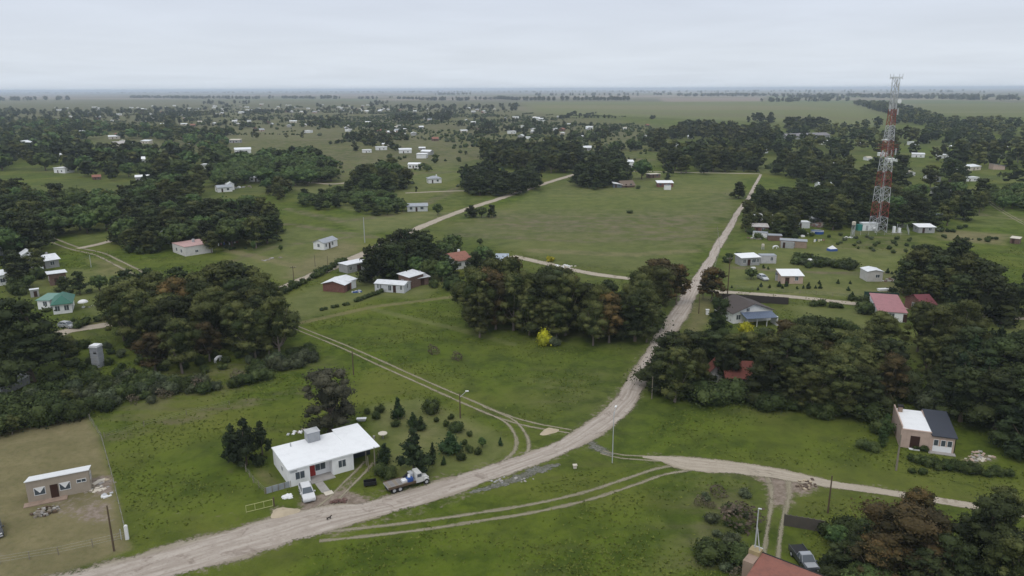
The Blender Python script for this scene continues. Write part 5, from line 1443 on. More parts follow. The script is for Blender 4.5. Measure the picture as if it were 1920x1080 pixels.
car('dark pickup with silver roof parked beside the red roof', (1507, 1057), face((1490, 1035), (1516, 1070)), (.03, .035, .045), 'pickup', 4.9, 1.75, (.30, .32, .35), 'pickup truck', 'pickup_truck', (.3, .31, .33))
car('grey car under the trees beside the pale verge street', (127, 614), face((112, 612), (145, 616)), (.30, .31, .32), 'hatch', 4.3, 1.7)
car('silver car parked under the small round tree', (1430, 524), face((1418, 518), (1442, 529)), (.50, .52, .54), 'hatch', 4.2, 1.7)
car('dark car cut by the left edge of the photo', (-9, 999), face((-12, 975), (-4, 1010)), (.015, .016, .018), 'hatch', 4.1, 1.65)
PLK = paint((.20, .19, .18), grime=.5)
def truck():
    p = P(762, 912); a = face((720, 920), (798, 898))
    r = thing('flatbed_truck', 'old flatbed truck with white cab and loaded bed by the road', 'truck', (p.x, p.y, 0), a)
    L = 6.0
    B().box(-3.1, 1.1, -1.05, 1.05, .85, 1.0).build('flatbed', GREYW, r)
    for k in range(7): B().box(-3.05 + k * .58, -2.52 + k * .58, -1.0, 1.0, 1.003, 1.03).build('plank', PLK if k % 2 else WOODP, r)
    for s in (-1, 1): B().box(-3.1, 1.1, s * 1.05 - .04, s * 1.05 + .04, .78, 1.12).build('side_rail', WOOD, r)
    B().box(-3.1, 2.6, -.45, .45, .5, .8).build('chassis', BLACK, r)
    m = carpaint((.58, .58, .56))
    B().prism([(1.15, .55), (1.15, 1.45), (1.3, 2.05), (2.05, 2.05), (2.3, 1.4), (2.35, .55)], -.85, .85).build('cab', m, r, bevel=.06)
    B().prism([(2.3, .55), (2.3, 1.3), (3.0, 1.22), (3.2, 1.0), (3.25, .55)], -.68, .68).build('hood', m, r, bevel=.09)
    for s in (-1, 1):
        B().box(1.4, 2.05, s * .865 - .012, s * .865 + .012, 1.42, 1.88).build('side_window', GLASS, r)
        B().prism([(2.35, .62), (2.45, 1.0), (2.9, 1.05), (3.2, .75), (3.2, .62)], s * .8 - .14, s * .8 + .14).build('fender', m, r, bevel=.04)
        B().tube((3.2, s * .45, .85), (3.28, s * .45, .85), .11, n=10).build('headlight', FRAMEW, r)
    B().add([(2.075, -.72, 1.98), (2.305, -.76, 1.45), (2.305, .76, 1.45), (2.075, .72, 1.98), (2.09, -.72, 1.99), (2.33, -.76, 1.46), (2.33, .76, 1.46), (2.09, .72, 1.99)],
            [(0, 1, 2, 3), (4, 7, 6, 5), (0, 4, 5, 1), (2, 6, 7, 3)]).build('windscreen', GLASS, r)
    for x in (-2.2, -1.3, 2.75):
        for y in (-.85, .85): wheel(r, x, y, .43, .28)
    q = p + Matrix.Rotation(a, 3, 'Z') @ Vector((.45, 0, 1.035))
    t = thing('scrap_load', 'heap of blue and white junk on the truck bed behind the cab', 'scrap heap', q, a)
    B().box(-.5, .3, -.9, -.1, 0, .55).build('crate', BLUEP, t); B().box(.05, .6, -.2, .7, 0, .9).build('crate', GREYP, t)
    B().tube((-.7, .4, .25), (.2, .6, .6), .22, n=8).build('drum', BLACK, t); B().box(-1.2, -.5, -.6, .2, 0, .28).build('panel', FRAMEW, t)
    B().tube((-.2, -.5, .56), (-.1, -.3, .95), .2, n=8).build('bucket', FRAMEW, t)
truck()
def trailer():
    p = P(694, 910); r = thing('feed_trough', 'small black box trough on the grass behind the truck', 'trough', (p.x, p.y, 0), .25)
    b = B().box(-.9, .9, -.5, .5, .25, .32); b.box(-.9, -.85, -.5, .5, .32, .75).box(.85, .9, -.5, .5, .32, .75).box(-.85, .85, -.5, -.45, .32, .75).box(-.85, .85, .45, .5, .32, .75)
    b.build('box', BLACK, r)
    for x in (-.75, .75): B().box(x - .06, x + .06, -.4, .4, 0, .25).build('foot', WOOD, r)
trailer()

# ------------------------------------------------------------------ fences, gates, walls
def fence(label, pts, spacing=3.0, h=1.2, mat=WOODP, wires=3, r=.06, every=None, name='wire_fence'):
    f = thing(name, label, 'fence', P(*pts[0]))
    o = f.location.copy()
    ws = [P(*p) - o for p in pts]; w = B(); pr = random.Random(len(label))
    for i in range(len(ws) - 1):
        a, b = ws[i], ws[i + 1]; n = max(1, round((b - a).length / spacing))
        for k in range(n + (1 if i == len(ws) - 2 else 0)):
            p = a.lerp(b, k / n); hh = h * pr.uniform(.88, 1.12)
            B().tube((p.x, p.y, -.05), (p.x + pr.uniform(-.06, .06), p.y + pr.uniform(-.06, .06), hh), r, r * .8, 6).build('post', mat, f)
        for k in range(wires):
            z = h * (.3 + .6 * k / max(1, wires - 1)); w.tube((a.x, a.y, z), (b.x, b.y, z), .007, n=3, cap=False)
    w.build('wire', GREYP, f)
fence('wire fence with wooden posts along the beige house yard', [(150, 760), (190, 822), (213, 905), (226, 960), (236, 1002)])
fence('wire fence along the front of the dry left yard', [(236, 1012), (110, 1040), (0, 1058), (-120, 1085)], 4)
fence('wire fence across the tall grass left of the white house', [(196, 822), (270, 800), (350, 778), (430, 760)], 5, 1.0)
fence('garden fence left of the long white house', [(455, 875), (475, 905), (497, 926)], 2, 1.1)
fence('fence between lawn and street at the centre lots', [(545, 540), (600, 516), (655, 500)], 3, 1.1)
fence('wire fence in front of the saplings lot', [(1350, 541), (1440, 546), (1530, 553), (1625, 560)], 4, 1.1)
fence('far fence line along the main road meadow', [(1345, 430), (1350, 470), (1335, 520)], 6, 1.1)
def gate():
    a, b = P(462, 962), P(512, 950); d = b - a; r = thing('field_gate', 'pale yellow tubular gate left of the sand heap', 'gate', a, math.atan2(d.y, d.x)); L = d.length
    y = paint((.42, .42, .20), grime=.4)
    for z in (.15, 1.1): B().tube((0, 0, z), (L, 0, z), .035, n=6).build('rail', y, r)
    for k in range(4): B().tube((k * L / 3, 0, .1), (k * L / 3, 0, 1.15), .035, n=6).build('upright', y, r)
    B().tube((L + .15, 0, -.1), (L + .15, 0, 1.4), .1, n=8).build('gatepost', WOOD, r)
gate()
def white_posts():
    a = P(239, 1011); r = thing('meter_pillar', 'white meter pillar and post at the corner of the dry yard', 'pillar', a, .3)
    B().box(-.2, .2, -.16, .16, 0, 1.9).build('pillar', FRAMEW, r); B().dome((0, 0, 1.903), .2, .16, 8, 3).build('cap', FRAMEW, r)
    B().tube((-.7, .1, 0), (-.7, .1, 1.5), .05, n=6).build('post', GREYP, r); B().tube((-1.6, .1, 0), (-.72, .1, 1.3), .04, n=6).build('brace', WOODP, r)
white_posts()
def panel_wall(label, A, Bp, h, mat, n, name='garden_wall', cat='wall'):
    a, b = P(*A), P(*Bp); d = b - a; r = thing(name, label, cat, a, math.atan2(d.y, d.x)); L = d.length
    for k in range(n):
        B().box(k * L / n + .02, (k + 1) * L / n - .02, -.05, .05, 0, h).build('panel', mat, r)
        B().box(k * L / n - .08, k * L / n + .08, -.09, .09, 0, h + .08).build('post', mat, r)
panel_wall('dark brown panel wall behind the white gabled house', (1346, 563), (1478, 571), 1.9, paint((.045, .038, .036), grime=.3), 14)
panel_wall('short return of the brown wall beside the road', (1343, 566), (1340, 584), 1.6, paint((.05, .04, .038), grime=.3), 3)
panel_wall('dark green mesh fence behind the pink roof', (1620, 560), (1684, 563), 2.0, paint((.02, .05, .04), grime=.3), 6, 'mesh_fence', 'fence')
panel_wall('teal mesh fence right of the pink roof', (1700, 567), (1745, 571), 1.7, paint((.03, .09, .075), grime=.3), 5, 'mesh_fence', 'fence')
panel_wall('broken dark board wall below the lower right pole', (1470, 985), (1546, 998), 1.6, paint((.09, .078, .066), grime=.6), 7, 'board_wall', 'wall')

# ------------------------------------------------------------------ small things
def heap(label, base, rx, ry, h, mat, name, cat, seed=1):
    rr = random.Random(seed); p = P(*base); n, m = 16, 5; vs = []; fs = []
    for j in range(m + 1):
        for i in range(n):
            a = 2 * math.pi * i / n; k = 1 - j / m; e = 1 + .18 * math.sin(3 * a + seed) + rr.uniform(-.08, .08)
            vs.append((math.cos(a) * rx * k * e, math.sin(a) * ry * k * e, h * (1 - k ** 1.6) - .02 + (rr.uniform(-.05, .05) if j else 0)))
    for j in range(m):
        for i in range(n): fs.append((j * n + i, j * n + (i + 1) % n, (j + 1) * n + (i + 1) % n, (j + 1) * n + i))
    o = B().add(vs, fs).build(name, mat, None, (p.x, p.y, 0), rr.random() * 3, smooth=True); tag(o, label, cat); return o
SAND = paint((.42, .35, .25), grime=.3, rough=.95)
heap('heap of pale sand on the verge beside the gate', (532, 961), 1.9, 1.3, .5, SAND, 'sand_heap', 'sand heap', 2)
heap('low heap of pale spoil at the track junction', (1030, 809), 1.8, 1.1, .4, SAND, 'spoil_heap', 'sand heap', 4)
def pieces(label, base, n, spread, size, mats, name, cat, piece, seed, flat=.5, mound=0):
    rr = random.Random(seed); p = P(*base); r = thing(name, label, cat, (p.x, p.y, 0), rr.random())
    for k in range(n):
        a = rr.random() * 6.28; d = rr.random() ** .6; x, y = math.cos(a) * d * spread[0], math.sin(a) * d * spread[1]
        s = size * rr.uniform(.6, 1.4); z = mound * (1 - d)
        o = B().hexa([(-s, -s * .6, -.02), (s * rr.uniform(.7, 1), -s * .7, -.02), (s, s * .5, -.02), (-s * .8, s * .6, -.02)],
                     [(-s * .8, -s * .5, s * flat), (s * .7, -s * .6, s * flat * 1.1), (s * .8, s * .4, s * flat), (-s * .6, s * .5, s * flat * .9)]).build(piece, rr.choice(mats), r, (x, y, z), rr.random() * 6)
    return r
pieces('heap of red broken bricks beside the house driveway', (635, 941), 45, (1.2, .6), .2, [paint((.12, .065, .055), grime=.4), paint((.17, .11, .09), grime=.4)], 'brick_heap', 'brick heap', 'brick', 3, .6, .35)
pieces('stack of cut firewood and stones before the beige house', (86, 960), 55, (1.7, 1.2), .24, [WOOD, WOODP, CONC], 'firewood_heap', 'wood heap', 'log', 5, .9, .5)
pieces('rubble and planks at the right end of the beige house', (190, 912), 24, (2.2, 1.4), .3, [CREAM, WOODP, CONC], 'rubble', 'rubble', 'plank', 6, .25)
pieces('white cement bags beside the yard fence', (203, 929), 7, (.7, .9), .42, [FRAMEW, GREYP], 'cement_bags', 'bags', 'bag', 7, .4)
pieces('white crumpled tarpaulin on the grass beside the wagon', (541, 931), 9, (.7, .55), .42, [FRAMEW], 'crumpled_tarpaulin', 'tarpaulin', 'fold', 8, .35, .15)
pieces('pale broken stones on the bare patch right of the salmon house', (1835, 858), 30, (3.4, 1.6), .26, [CREAM, PINK, CONC], 'stone_rubble', 'rubble', 'stone', 9, .4)
pieces('sandy clods beside the muddy crossing', (1512, 908), 30, (2.0, 1.3), .28, [SAND, paint((.1, .07, .05))], 'clod_heap', 'soil heap', 'clod', 10, .5)
pieces('timber and white scraps behind the long white house', (556, 810), 10, (1.6, .9), .4, [FRAMEW, WOODP, GREYP], 'scrap_pile', 'scrap heap', 'scrap', 11, .3)
pieces('yellow boards leaning on the rubble strip', (186, 903), 6, (1.0, .5), .5, [CREAM, SAND], 'board_pile', 'boards', 'board', 12, .12)
def tyre_thing():
    p = P(1538, 1000); r = thing('old_tyre', 'old tyre leaning on the broken board wall', 'tyre', (p.x, p.y, .35), .3)
    B().tube((0, -.12, 0), (0, .12, 0), .36, n=14).build('tread', BLACK, r); B().tube((0, -.13, 0), (0, .13, 0), .15, n=10).build('hub', FRAMEW, r)
tyre_thing()
def birdbath():
    p = P(718, 822); r = thing('garden_table', 'round pale garden table standing in the orchard garden', 'table', (p.x, p.y, 0))
    B().tube((0, 0, 0), (0, 0, .85), .12, n=8).build('leg', CONC, r); B().tube((0, 0, .85), (0, 0, .95), .75, n=14).build('top', CREAM, r); B().box(-1.6, -1.3, -.2, .2, 0, .45).build('stool', CONC, r)
birdbath()
def trough():
    p = P(678, 789); r = thing('bathtub', 'white bathtub lying in the grass behind the white house', 'bathtub', (p.x, p.y, 0), .1)
    B().hexa([(-.6, -.25, 0), (.6, -.25, 0), (.6, .25, 0), (-.6, .25, 0)], [(-.85, -.4, .5), (.85, -.4, .5), (.85, .4, .5), (-.85, .4, .5)]).build('tub', FRAMEW, r, bevel=.05)
trough()
def pool():
    p = P(1534, 438); r = thing('swimming_pool', 'round blue frame pool in the right lots', 'pool', (p.x, p.y, 0))
    B().tube((0, 0, 0), (0, 0, 1.1), 2.0, n=20, cap=False).build('liner', BLUEP, r); m, nt, bs = new_mat('water'); bs.inputs['Base Color'].default_value = (.10, .17, .22, 1); bs.inputs['Roughness'].default_value = .05
    B().tube((0, 0, .8), (0, 0, .95), 1.96, n=20).build('water', m, r)
    b = B()
    for k in range(20): a, c = k / 20 * 6.2832, (k + 1) / 20 * 6.2832; b.tube((2 * math.cos(a), 2 * math.sin(a), 1.12), (2 * math.cos(c), 2 * math.sin(c), 1.12), .06, n=4)
    b.build('rim', FRAMEW, r)
    p = P(1524, 439); r = thing('pump_box', 'grey box beside the round blue pool', 'box', (p.x, p.y, 0)); B().box(-.7, .5, -.5, .5, 0, 1.5).build('box', GREYP, r); B().box(-.8, .6, -.6, .6, 1.503, 1.6).build('lid', BLUEP, r)
    p = P(1560, 470); r = thing('play_tent', 'small blue and white tent standing on the right lawn', 'tent', (p.x, p.y, 0), .2)
    B().add([(-1.5, -1.1, 0), (1.5, -1.1, 0), (1.5, 1.1, 0), (-1.5, 1.1, 0), (-1.3, -1, .8), (1.3, -1, .8), (1.3, 1, .8), (-1.3, 1, .8)], [(0, 3, 2, 1), (0, 1, 5, 4), (1, 2, 6, 5), (2, 3, 7, 6), (3, 0, 4, 7), (4, 5, 6, 7)]).build('side', BLUEP, r)
    B().add([(-1.3, -1, .803), (1.3, -1, .803), (1.3, 1, .803), (-1.3, 1, .803), (0, 0, 1.9)], [(0, 3, 2, 1), (0, 1, 4), (1, 2, 4), (2, 3, 4), (3, 0, 4)]).build('peak', FRAMEW, r)
pool()
def tankstand(label, base, top, rad, mat=FRAMEW):
    p = P(*base); h = height_at(p, top); r = thing('water_tank', label, 'water tank', (p.x, p.y, 0))
    for sx, sy in ((-1, -1), (1, -1), (1, 1), (-1, 1)): B().tube((sx * rad * .7, sy * rad * .7, 0), (sx * rad * .6, sy * rad * .6, h - rad * 1.9), .08, n=5).build('leg', GREYP, r)
    B().tube((0, 0, h - rad * 1.9), (0, 0, h - rad * .4), rad, n=14).build('tank', mat, r)
    B().dome((0, 0, h - rad * .4), rad, rad * .4, 14, 3).build('lid', mat, r)
tankstand('white round water tank on a stand by the brick house', (80, 521), 500, .75)
tankstand('white round water tank on a stand before the dark hedge', (1518, 498), 485, .75)
tankstand('cream tank on a post in the right lots', (1430, 468), 457, .5, CREAM)
tankstand('tank on a tall stand left of the tower cabin', (1598, 446), 415, .7, CREAM)
def water_tower():
    p = P(185, 687); h = height_at(p, 646); r = thing('water_tower', 'slim grey and white water tower above the left hedges', 'water tower', (p.x, p.y, 0), -.12)
    w = .85
    B().box(-w, w, -w, w, -.1, h - .5).build('shaft', paint((.36, .37, .40), grime=.45), r); B().box(-w - .12, w + .12, -w - .12, w + .12, h - .5, h - .32).build('ledge', GREYP, r)
    B().box(-w, w, -w, w, h - .317, h).build('top', WHITER, r)
    for k in range(3): B().box(-w * .1, w * .7, -w - .03, -w, h * .25 + k * h * .19, h * .25 + k * h * .19 + .5).build('opening', BLACK if k == 2 else GREYW, r)
    for k in (1, 2, 3): B().box(-w - .04, w + .04, -w - .04, w + .04, h * .23 * k, h * .23 * k + .08).build('band', GREYP, r)
water_tower()
def dog():
    p = P(617, 974); r = thing('dog', 'small dark dog standing on the dirt road', 'dog', (p.x, p.y, 0), .7); r.scale = (.75, .75, .75)
    me = bpy.data.meshes.new('body')
    V = [(-.32, 0, .42), (-.1, 0, .40), (.12, 0, .40), (.28, 0, .44), (.40, 0, .56), (.50, 0, .60), (.62, 0, .56), (-.45, 0, .50), (-.56, 0, .60),
         (-.34, .10, .22), (-.38, .10, .02), (-.34, -.10, .22), (-.38, -.10, .02), (.24, .09, .22), (.24, .09, .02), (.24, -.09, .22), (.24, -.09, .02), (.44, .06, .70), (.44, -.06, .70)]
    E = [(0, 1), (1, 2), (2, 3), (3, 4), (4, 5), (5, 6), (0, 7), (7, 8), (0, 9), (9, 10), (0, 11), (11, 12), (3, 13), (13, 14), (3, 15), (15, 16), (4, 17), (4, 18)]
    rad = [.12, .12, .13, .12, .08, .08, .045, .04, .02, .05, .03, .05, .03, .045, .03, .045, .03, .025, .025]
    me.from_pydata(V, E, []); me.materials.append(paint((.03, .022, .018), grime=.2))
    o = link('body', me, r); mod = o.modifiers.new('skin', 'SKIN'); mod.use_smooth_shade = True
    for i, v in enumerate(me.skin_vertices[0].data if me.skin_vertices else []): v.radius = (rad[i], rad[i])
    if me.skin_vertices: me.skin_vertices[0].data[1].use_root = True
    o.modifiers.new('sub', 'SUBSURF').levels = 1
dog()
def horse():
    for base, lab, ang, col in (((1453, 467), 'white horse grazing between the sheds of the right lots', .2, FRAMEW), ((409, 679), 'white horse standing among the left hedges', 1.2, FRAMEW)):
        p = P(*base); r = thing('horse', lab, 'horse', (p.x, p.y, 0), ang)
        me = bpy.data.meshes.new('body')
        V = [(-.75, 0, 1.15), (-.2, 0, 1.1), (.4, 0, 1.12), (.7, 0, 1.15), (1.05, 0, 1.0), (1.35, 0, .6), (1.5, 0, .3), (-.95, 0, 1.0), (-1.05, 0, .6),
             (-.72, .18, .75), (-.85, .18, .45), (-.78, .18, .03), (-.72, -.18, .75), (-.85, -.18, .45), (-.78, -.18, .03), (.6, .16, .6), (.6, .16, .03), (.6, -.16, .6), (.6, -.16, .03)]
        E = [(0, 1), (1, 2), (2, 3), (3, 4), (4, 5), (5, 6), (0, 7), (7, 8), (0, 9), (9, 10), (10, 11), (0, 12), (12, 13), (13, 14), (3, 15), (15, 16), (3, 17), (17, 18)]
        rad = [.3, .32, .3, .28, .18, .12, .09, .06, .05, .14, .07, .06, .14, .07, .06, .09, .06, .09, .06]
        me.from_pydata(V, E, []); me.materials.append(col)
        o = link('body', me, r); mod = o.modifiers.new('skin', 'SKIN'); mod.use_smooth_shade = True
        for i, v in enumerate(me.skin_vertices[0].data if me.skin_vertices else []): v.radius = (rad[i], rad[i])
        o.modifiers.new('sub', 'SUBSURF').levels = 1
horse()
def parasol():
    p = P(157, 577); r = thing('parasol', 'white domed parasol on the lawn beside the green roofed house', 'parasol', (p.x, p.y, 0))
    B().tube((0, 0, 0), (0, 0, 1.9), .05, n=6).build('pole', GREYP, r); B().dome((0, 0, 1.5), 1.25, .7, 14, 4).build('canopy', FRAMEW, r)
parasol()
def small_box(label, base, w, d, h, mat, name, cat, rz=.1, lid=None):
    p = P(*base); r = thing(name, label, cat, (p.x, p.y, 0), rz)
    B().box(-w / 2, w / 2, -d / 2, d / 2, 0, h).build('body', mat, r, bevel=.04); B().box(-w / 2 - .08, w / 2 + .08, -d / 2 - .08, d / 2 + .08, h + .003, h + .1).build('lid', lid or mat, r)
small_box('white well cap hut at the right grove corner', (1250, 728), 1.5, 1.2, 1.3, GREYW, 'well_hut', 'hut', .1, WHITER)
small_box('white boxes behind the small white cabin', (1656, 545), 3.0, 1.2, .5, FRAMEW, 'white_boxes', 'boxes')
small_box('round white tank lid behind the green mesh fence', (1634, 556), .9, .9, 1.0, FRAMEW, 'cistern', 'cistern')
small_box('white chest in front of the grey roadside house', (1412, 505), 1.2, .8, .6, FRAMEW, 'chest', 'chest')
small_box('white gas cabinet beside the dark conifer', (1326, 590), .7, .5, 1.3, FRAMEW, 'gas_cabinet', 'cabinet')
small_box('tan utility post box below the junction lamp', (1078, 878), .5, .4, .5, CREAM, 'marker_box', 'box')

# yard clutter
pieces('clutter of sheets and boards beside the roadside cluster', (1428, 446), 22, (6, 3), .7, [GREYW, WOODP, WHITEMET, BRICKB], 'yard_clutter', 'clutter', 'sheet', 21, .6)
pieces('scrap and drums below the white rectangular hut', (1502, 440), 16, (5, 3), .6, [GREYW, WOODP, FRAMEW], 'yard_clutter', 'clutter', 'scrap', 22, .8)
pieces('brown heap of rubbish beside the broken roofed hut', (1535, 424), 20, (4, 2.5), .8, [BRICKB, WOODP, GREYW], 'rubbish_heap', 'rubbish heap', 'scrap', 23, .8, .8)
pieces('scattered junk between the cube house and brick block', (712, 507), 18, (4, 1.6), .45, [FRAMEW, WOODP, BRICKR, CREAM], 'yard_clutter', 'clutter', 'scrap', 24, .8)
pieces('junk piled at the end of the dark red house', (668, 548), 12, (1.6, .9), .4, [FRAMEW, GREYP, BLUEP], 'yard_clutter', 'clutter', 'scrap', 25, .9)
pieces('pale planks stacked in the mown lots', (508, 486), 10, (3.6, 1.2), .6, [CONC, WOODP], 'plank_pile', 'plank pile', 'plank', 26, .3)
pieces('rubble beside the small white cabin', (1668, 526), 16, (3.2, 1.4), .45, [CONC, FRAMEW, BRICKB], 'rubble', 'rubble', 'block', 27, .6)
pieces('low rubble patch under the tower tank stand', (1590, 446), 10, (1.8, 1), .4, [FRAMEW, CONC], 'rubble', 'rubble', 'block', 28, .6)
pieces('scrap around the white houses of the first meadow', (452, 352), 14, (9, 3), .7, [FRAMEW, GREYW, WOODP], 'yard_clutter', 'clutter', 'scrap', 29, .8)
pieces('stones and boards on the lawn of the green roofed house', (180, 573), 10, (4, 1.5), .35, [FRAMEW, CONC], 'yard_clutter', 'clutter', 'board', 30, .4)
pieces('white scraps scattered on the street verge behind the grove', (1048, 500), 16, (6, 1.6), .45, [FRAMEW, CREAM], 'yard_clutter', 'clutter', 'scrap', 31, .8)
pieces('broken concrete lumps in the wet ditch', (962, 900), 14, (3.5, 1.0), .22, [CONC, GREYW], 'rubble', 'rubble', 'lump', 32, .5)
def washing(label, A, Bp, n, seed):
    a, b = P(*A), P(*Bp); d = b - a; rr = random.Random(seed); r = thing('washing_line', label, 'washing line', a, math.atan2(d.y, d.x)); L = d.length
    for x in (0, L): B().tube((x, 0, 0), (x, 0, 2), .05, n=6).build('post', WOOD, r)
    B().tube((0, 0, 1.9), (L, 0, 1.9), .015, n=3).build('line', GREYP, r)
    for k in range(n):
        x = L * (k + .3) / n; w = rr.uniform(.3, .8) * L / n; h = rr.uniform(.5, 1.1)
        B().box(x, x + w, -.02, .02, 1.9 - h, 1.89).build('cloth', rr.choice([FRAMEW, BLUEP, CREAM, PINKMET, REDP]), r)
washing('washing line with clothes beside the pinkish roofed house', (408, 466), (448, 462), 8, 1)
washing('washing line in the lot right of the cream tank', (1524, 458), (1545, 458), 5, 2)
# ------------------------------------------------------------------ trees, bushes, woods
# singles one can point to
base_tree('grey', 620, 806, 694, 'big dark grey-leaved tree behind the long white house', wide=.92)
base_tree('pine', 462, 872, 786, 'large spiky pine bush left of the long white house', wide=1.0)
base_tree('pine', 438, 868, 796, 'second pine stem on the left side of the pine bush', wide=1.0)
base_tree('pine', 492, 852, 790, 'pine stem nearest the white house corner', wide=.95)
base_tree('pine', 776, 888, 804, 'bushy dark pine right of the carport', wide=1.05)
base_tree('conifer', 722, 868, 828, 'bushy shrub beside the carport post', wide=1.2, cat='bush')
base_tree('bush', 722, 893, 866, 'round leafy bush between carport and truck', wide=1.1)
base_tree('conifer', 842, 848, 806, 'dark rounded conifer in the orchard garden', wide=1.75)
base_tree('conifer', 747, 786, 742, 'slim young fir at the back of the orchard garden', wide=1.0)
base_tree('conifer', 774, 800, 770, 'left one of two dark conifers near the round bush', wide=1.2)
base_tree('conifer', 790, 806, 778, 'right one of two dark conifers near the round bush', wide=1.2)
base_tree('bush', 809, 774, 748, 'wide round bush behind the orchard conifers', wide=1.05)
base_tree('bush', 857, 810, 788, 'round bush below the street lamp', wide=1.0)
base_tree('conifer', 812, 870, 826, 'tall slim conifer left of the dark rounded conifer', wide=.55)
orch = [(832, 872, 853, 'conifer'), (863, 863, 845, 'bush'), (880, 818, 806, 'bush'), (904, 840, 819, 'broadleaf'), (938, 836, 818, 'conifer'), (880, 847, 832, 'bush'),
        (896, 852, 838, 'bush'), (871, 834, 822, 'bush'), (712, 774, 757, 'bush'), (705, 785, 769, 'bush'), (742, 800, 785, 'bush'), (818, 791, 781, 'bush'), (836, 799, 787, 'bush'), (846, 786, 775, 'bush'), (690, 776, 764, 'bush')]
items = []
for x, y, t, k in orch:
    o = base_tree(k, x, y, t, None, wide=.8); items.append((o, 'small ' + KLOOK[k]))
name_rows(items, 'the orchard garden', 9)
base_tree('gorse', 1020, 646, 617, 'bright yellow flowering bush in the middle meadow', wide=.8)
base_tree('greybush', 1040, 648, 630, 'pale green bush touching the yellow flowering bush', wide=1.2)
base_tree('drybush', 814, 664, 645, 'dark dead bush leaning in the middle meadow', wide=1.0)
base_tree('drybush', 858, 674, 658, 'round dead bush right of the leaning one', wide=1.1)
base_tree('drybush', 1388, 985, 948, 'grey leafless thicket left of the pale pipe', wide=1.5)
grove('the pipe thicket', [(1290, 930), (1340, 910), (1410, 915), (1412, 980), (1400, 1080), (1350, 1080), (1330, 1000)], {'bush': .35, 'greybush': .4, 'drybush': .25}, 2.6, 1.3, 60, zref=.5, wide=1.3, keep=.8)
base_tree('bush', 1392, 1060, 1020, 'dark shrub beside the pillar of the red building', wide=1.3)
base_tree('bush', 1330, 1050, 1015, 'low dark weeds clump at the bottom meadow', wide=1.6)
base_tree('bush', 1626, 842, 822, 'yellow-green shrub left of the salmon house', wide=1.5)
base_tree('poplar', 1657, 838, 775, 'leafy tree touching the salmon house', wide=1.1)
base_tree('bush', 1650, 812, 786, 'shrub behind the leafy tree by the salmon house', wide=1.3)
hd = [(1722, 868, 852), (1740, 873, 856), (1757, 876, 858), (1775, 878, 860), (1792, 881, 862), (1808, 884, 864), (1822, 888, 866), (1708, 862, 850), (1729, 889, 876), (1709, 886, 877), (1850, 893, 880), (1868, 890, 872), (1890, 892, 878), (1700, 835, 826), (1732, 845, 834), (1718, 842, 834)]
items = [(base_tree('bush', x, y, t, None, wide=1.2), 'green bush') for x, y, t in hd]
name_rows(items, 'the salmon house hedge', 8)
base_tree('cypress', 1345, 648, 556, 'dark pointed cypress left of the white gabled house', wide=.75)
base_tree('gorse', 1396, 628, 602, 'yellow bush in front of the blue-grey porch', wide=.9)
base_tree('rusty', 1334, 566, 502, 'rusty tree leaning over the main road at the wall', wide=1.0)
base_tree('rusty', 1318, 560, 522, 'small rusty tree left of the leaning road tree', wide=.8)
top_tree('rusty', 1240, 487, 12, 'wide rusty tree at the right end of the centre grove', wide=1.2)
top_tree('rusty', 1272, 495, 11, 'rusty tree overhanging the road from the centre grove', wide=1.0)
base_tree('broadleaf', 1408, 524, 501, 'small round tree beside the silver car')
base_tree('cypress', 150, 552, 508, 'dark round cypress on the lawn near the green roof', wide=.8)
base_tree('cypress', 883, 408, 384, 'left one of the two round trees beside the pale street', wide=1.1)
base_tree('cypress', 922, 408, 383, 'right one of the two round trees beside the pale street', wide=1.0)
base_tree('broadleaf', 903, 408, 386, 'middle bushy tree of the pair beside the pale street', wide=.9)
base_tree('broadleaf', 821, 404, 380, 'lollipop tree beside the pale street', wide=.75)
base_tree('broadleaf', 1203, 336, 296, 'light green willow behind the lone brick house', wide=1.0)
base_tree('broadleaf', 476, 470, 450, 'small thin tree in the left meadow', wide=.5)
base_tree('broadleaf', 527, 472, 458, 'small tree left of the mown lot', wide=.6)
base_tree('cypress', 1385, 372, 340, 'lone dark tree left of the main road bend', wide=1.0)
base_tree('bush', 1181, 400, 393, 'single dark bush in the wide centre field', wide=1.5)
base_tree('cypress', 1117, 356, 333, 'round dark tree beside the slanting white shed', wide=.9)
base_tree('bush', 1196, 354, 347, 'small yellowish bush in front of the barn', wide=1)
base_tree('cypress', 1252, 338, 323, 'small round dark tree behind the lone brick house', wide=.8)
base_tree('gorse', 1032, 490, 480, 'yellow-green bush on the street behind the grove', wide=1.2)
base_tree('broadleaf', 900, 460, 446, 'small round tree right of the cypress clump', wide=.8)

# left side
base_tree('cypress', 62, 716, 556, 'huge dark tree at the left edge', wide=1.0)
top_tree('eucalyptus', 12, 600, 11, 'big eucalyptus cut by the left edge', wide=1.1)
top_tree('cypress', -30, 580, 12, 'dark tree outside the left edge', wide=1.2)
top_tree('eucalyptus', 108, 625, 7, 'lower olive tree right of the huge dark tree', wide=1.0)
base_tree('eucalyptus', 342, 700, 598, 'olive eucalyptus in front of the left grove', wide=1.05)
top_tree('rusty', 283, 625, 8, 'rusty eucalyptus left of the front olive eucalyptus', wide=1.2)
top_tree('rusty', 385, 605, 8.5, 'rusty topped tree right of the front olive eucalyptus', wide=1.0)
grove('the left grove', [(215, 528), (250, 505), (330, 515), (370, 492), (440, 485), (480, 505), (520, 545), (535, 580), (500, 590), (430, 585), (390, 560), (300, 575), (225, 570)], {'eucalyptus': .68, 'cypress': .29, 'rusty': .03}, 5.3, 12.0, 31, zref=11.5, wide=1.0)
grove('the left dark trees', [(205, 515), (330, 502), (335, 530), (215, 540)], {'cypress': 1}, 5.5, 9.0, 32, zref=9)
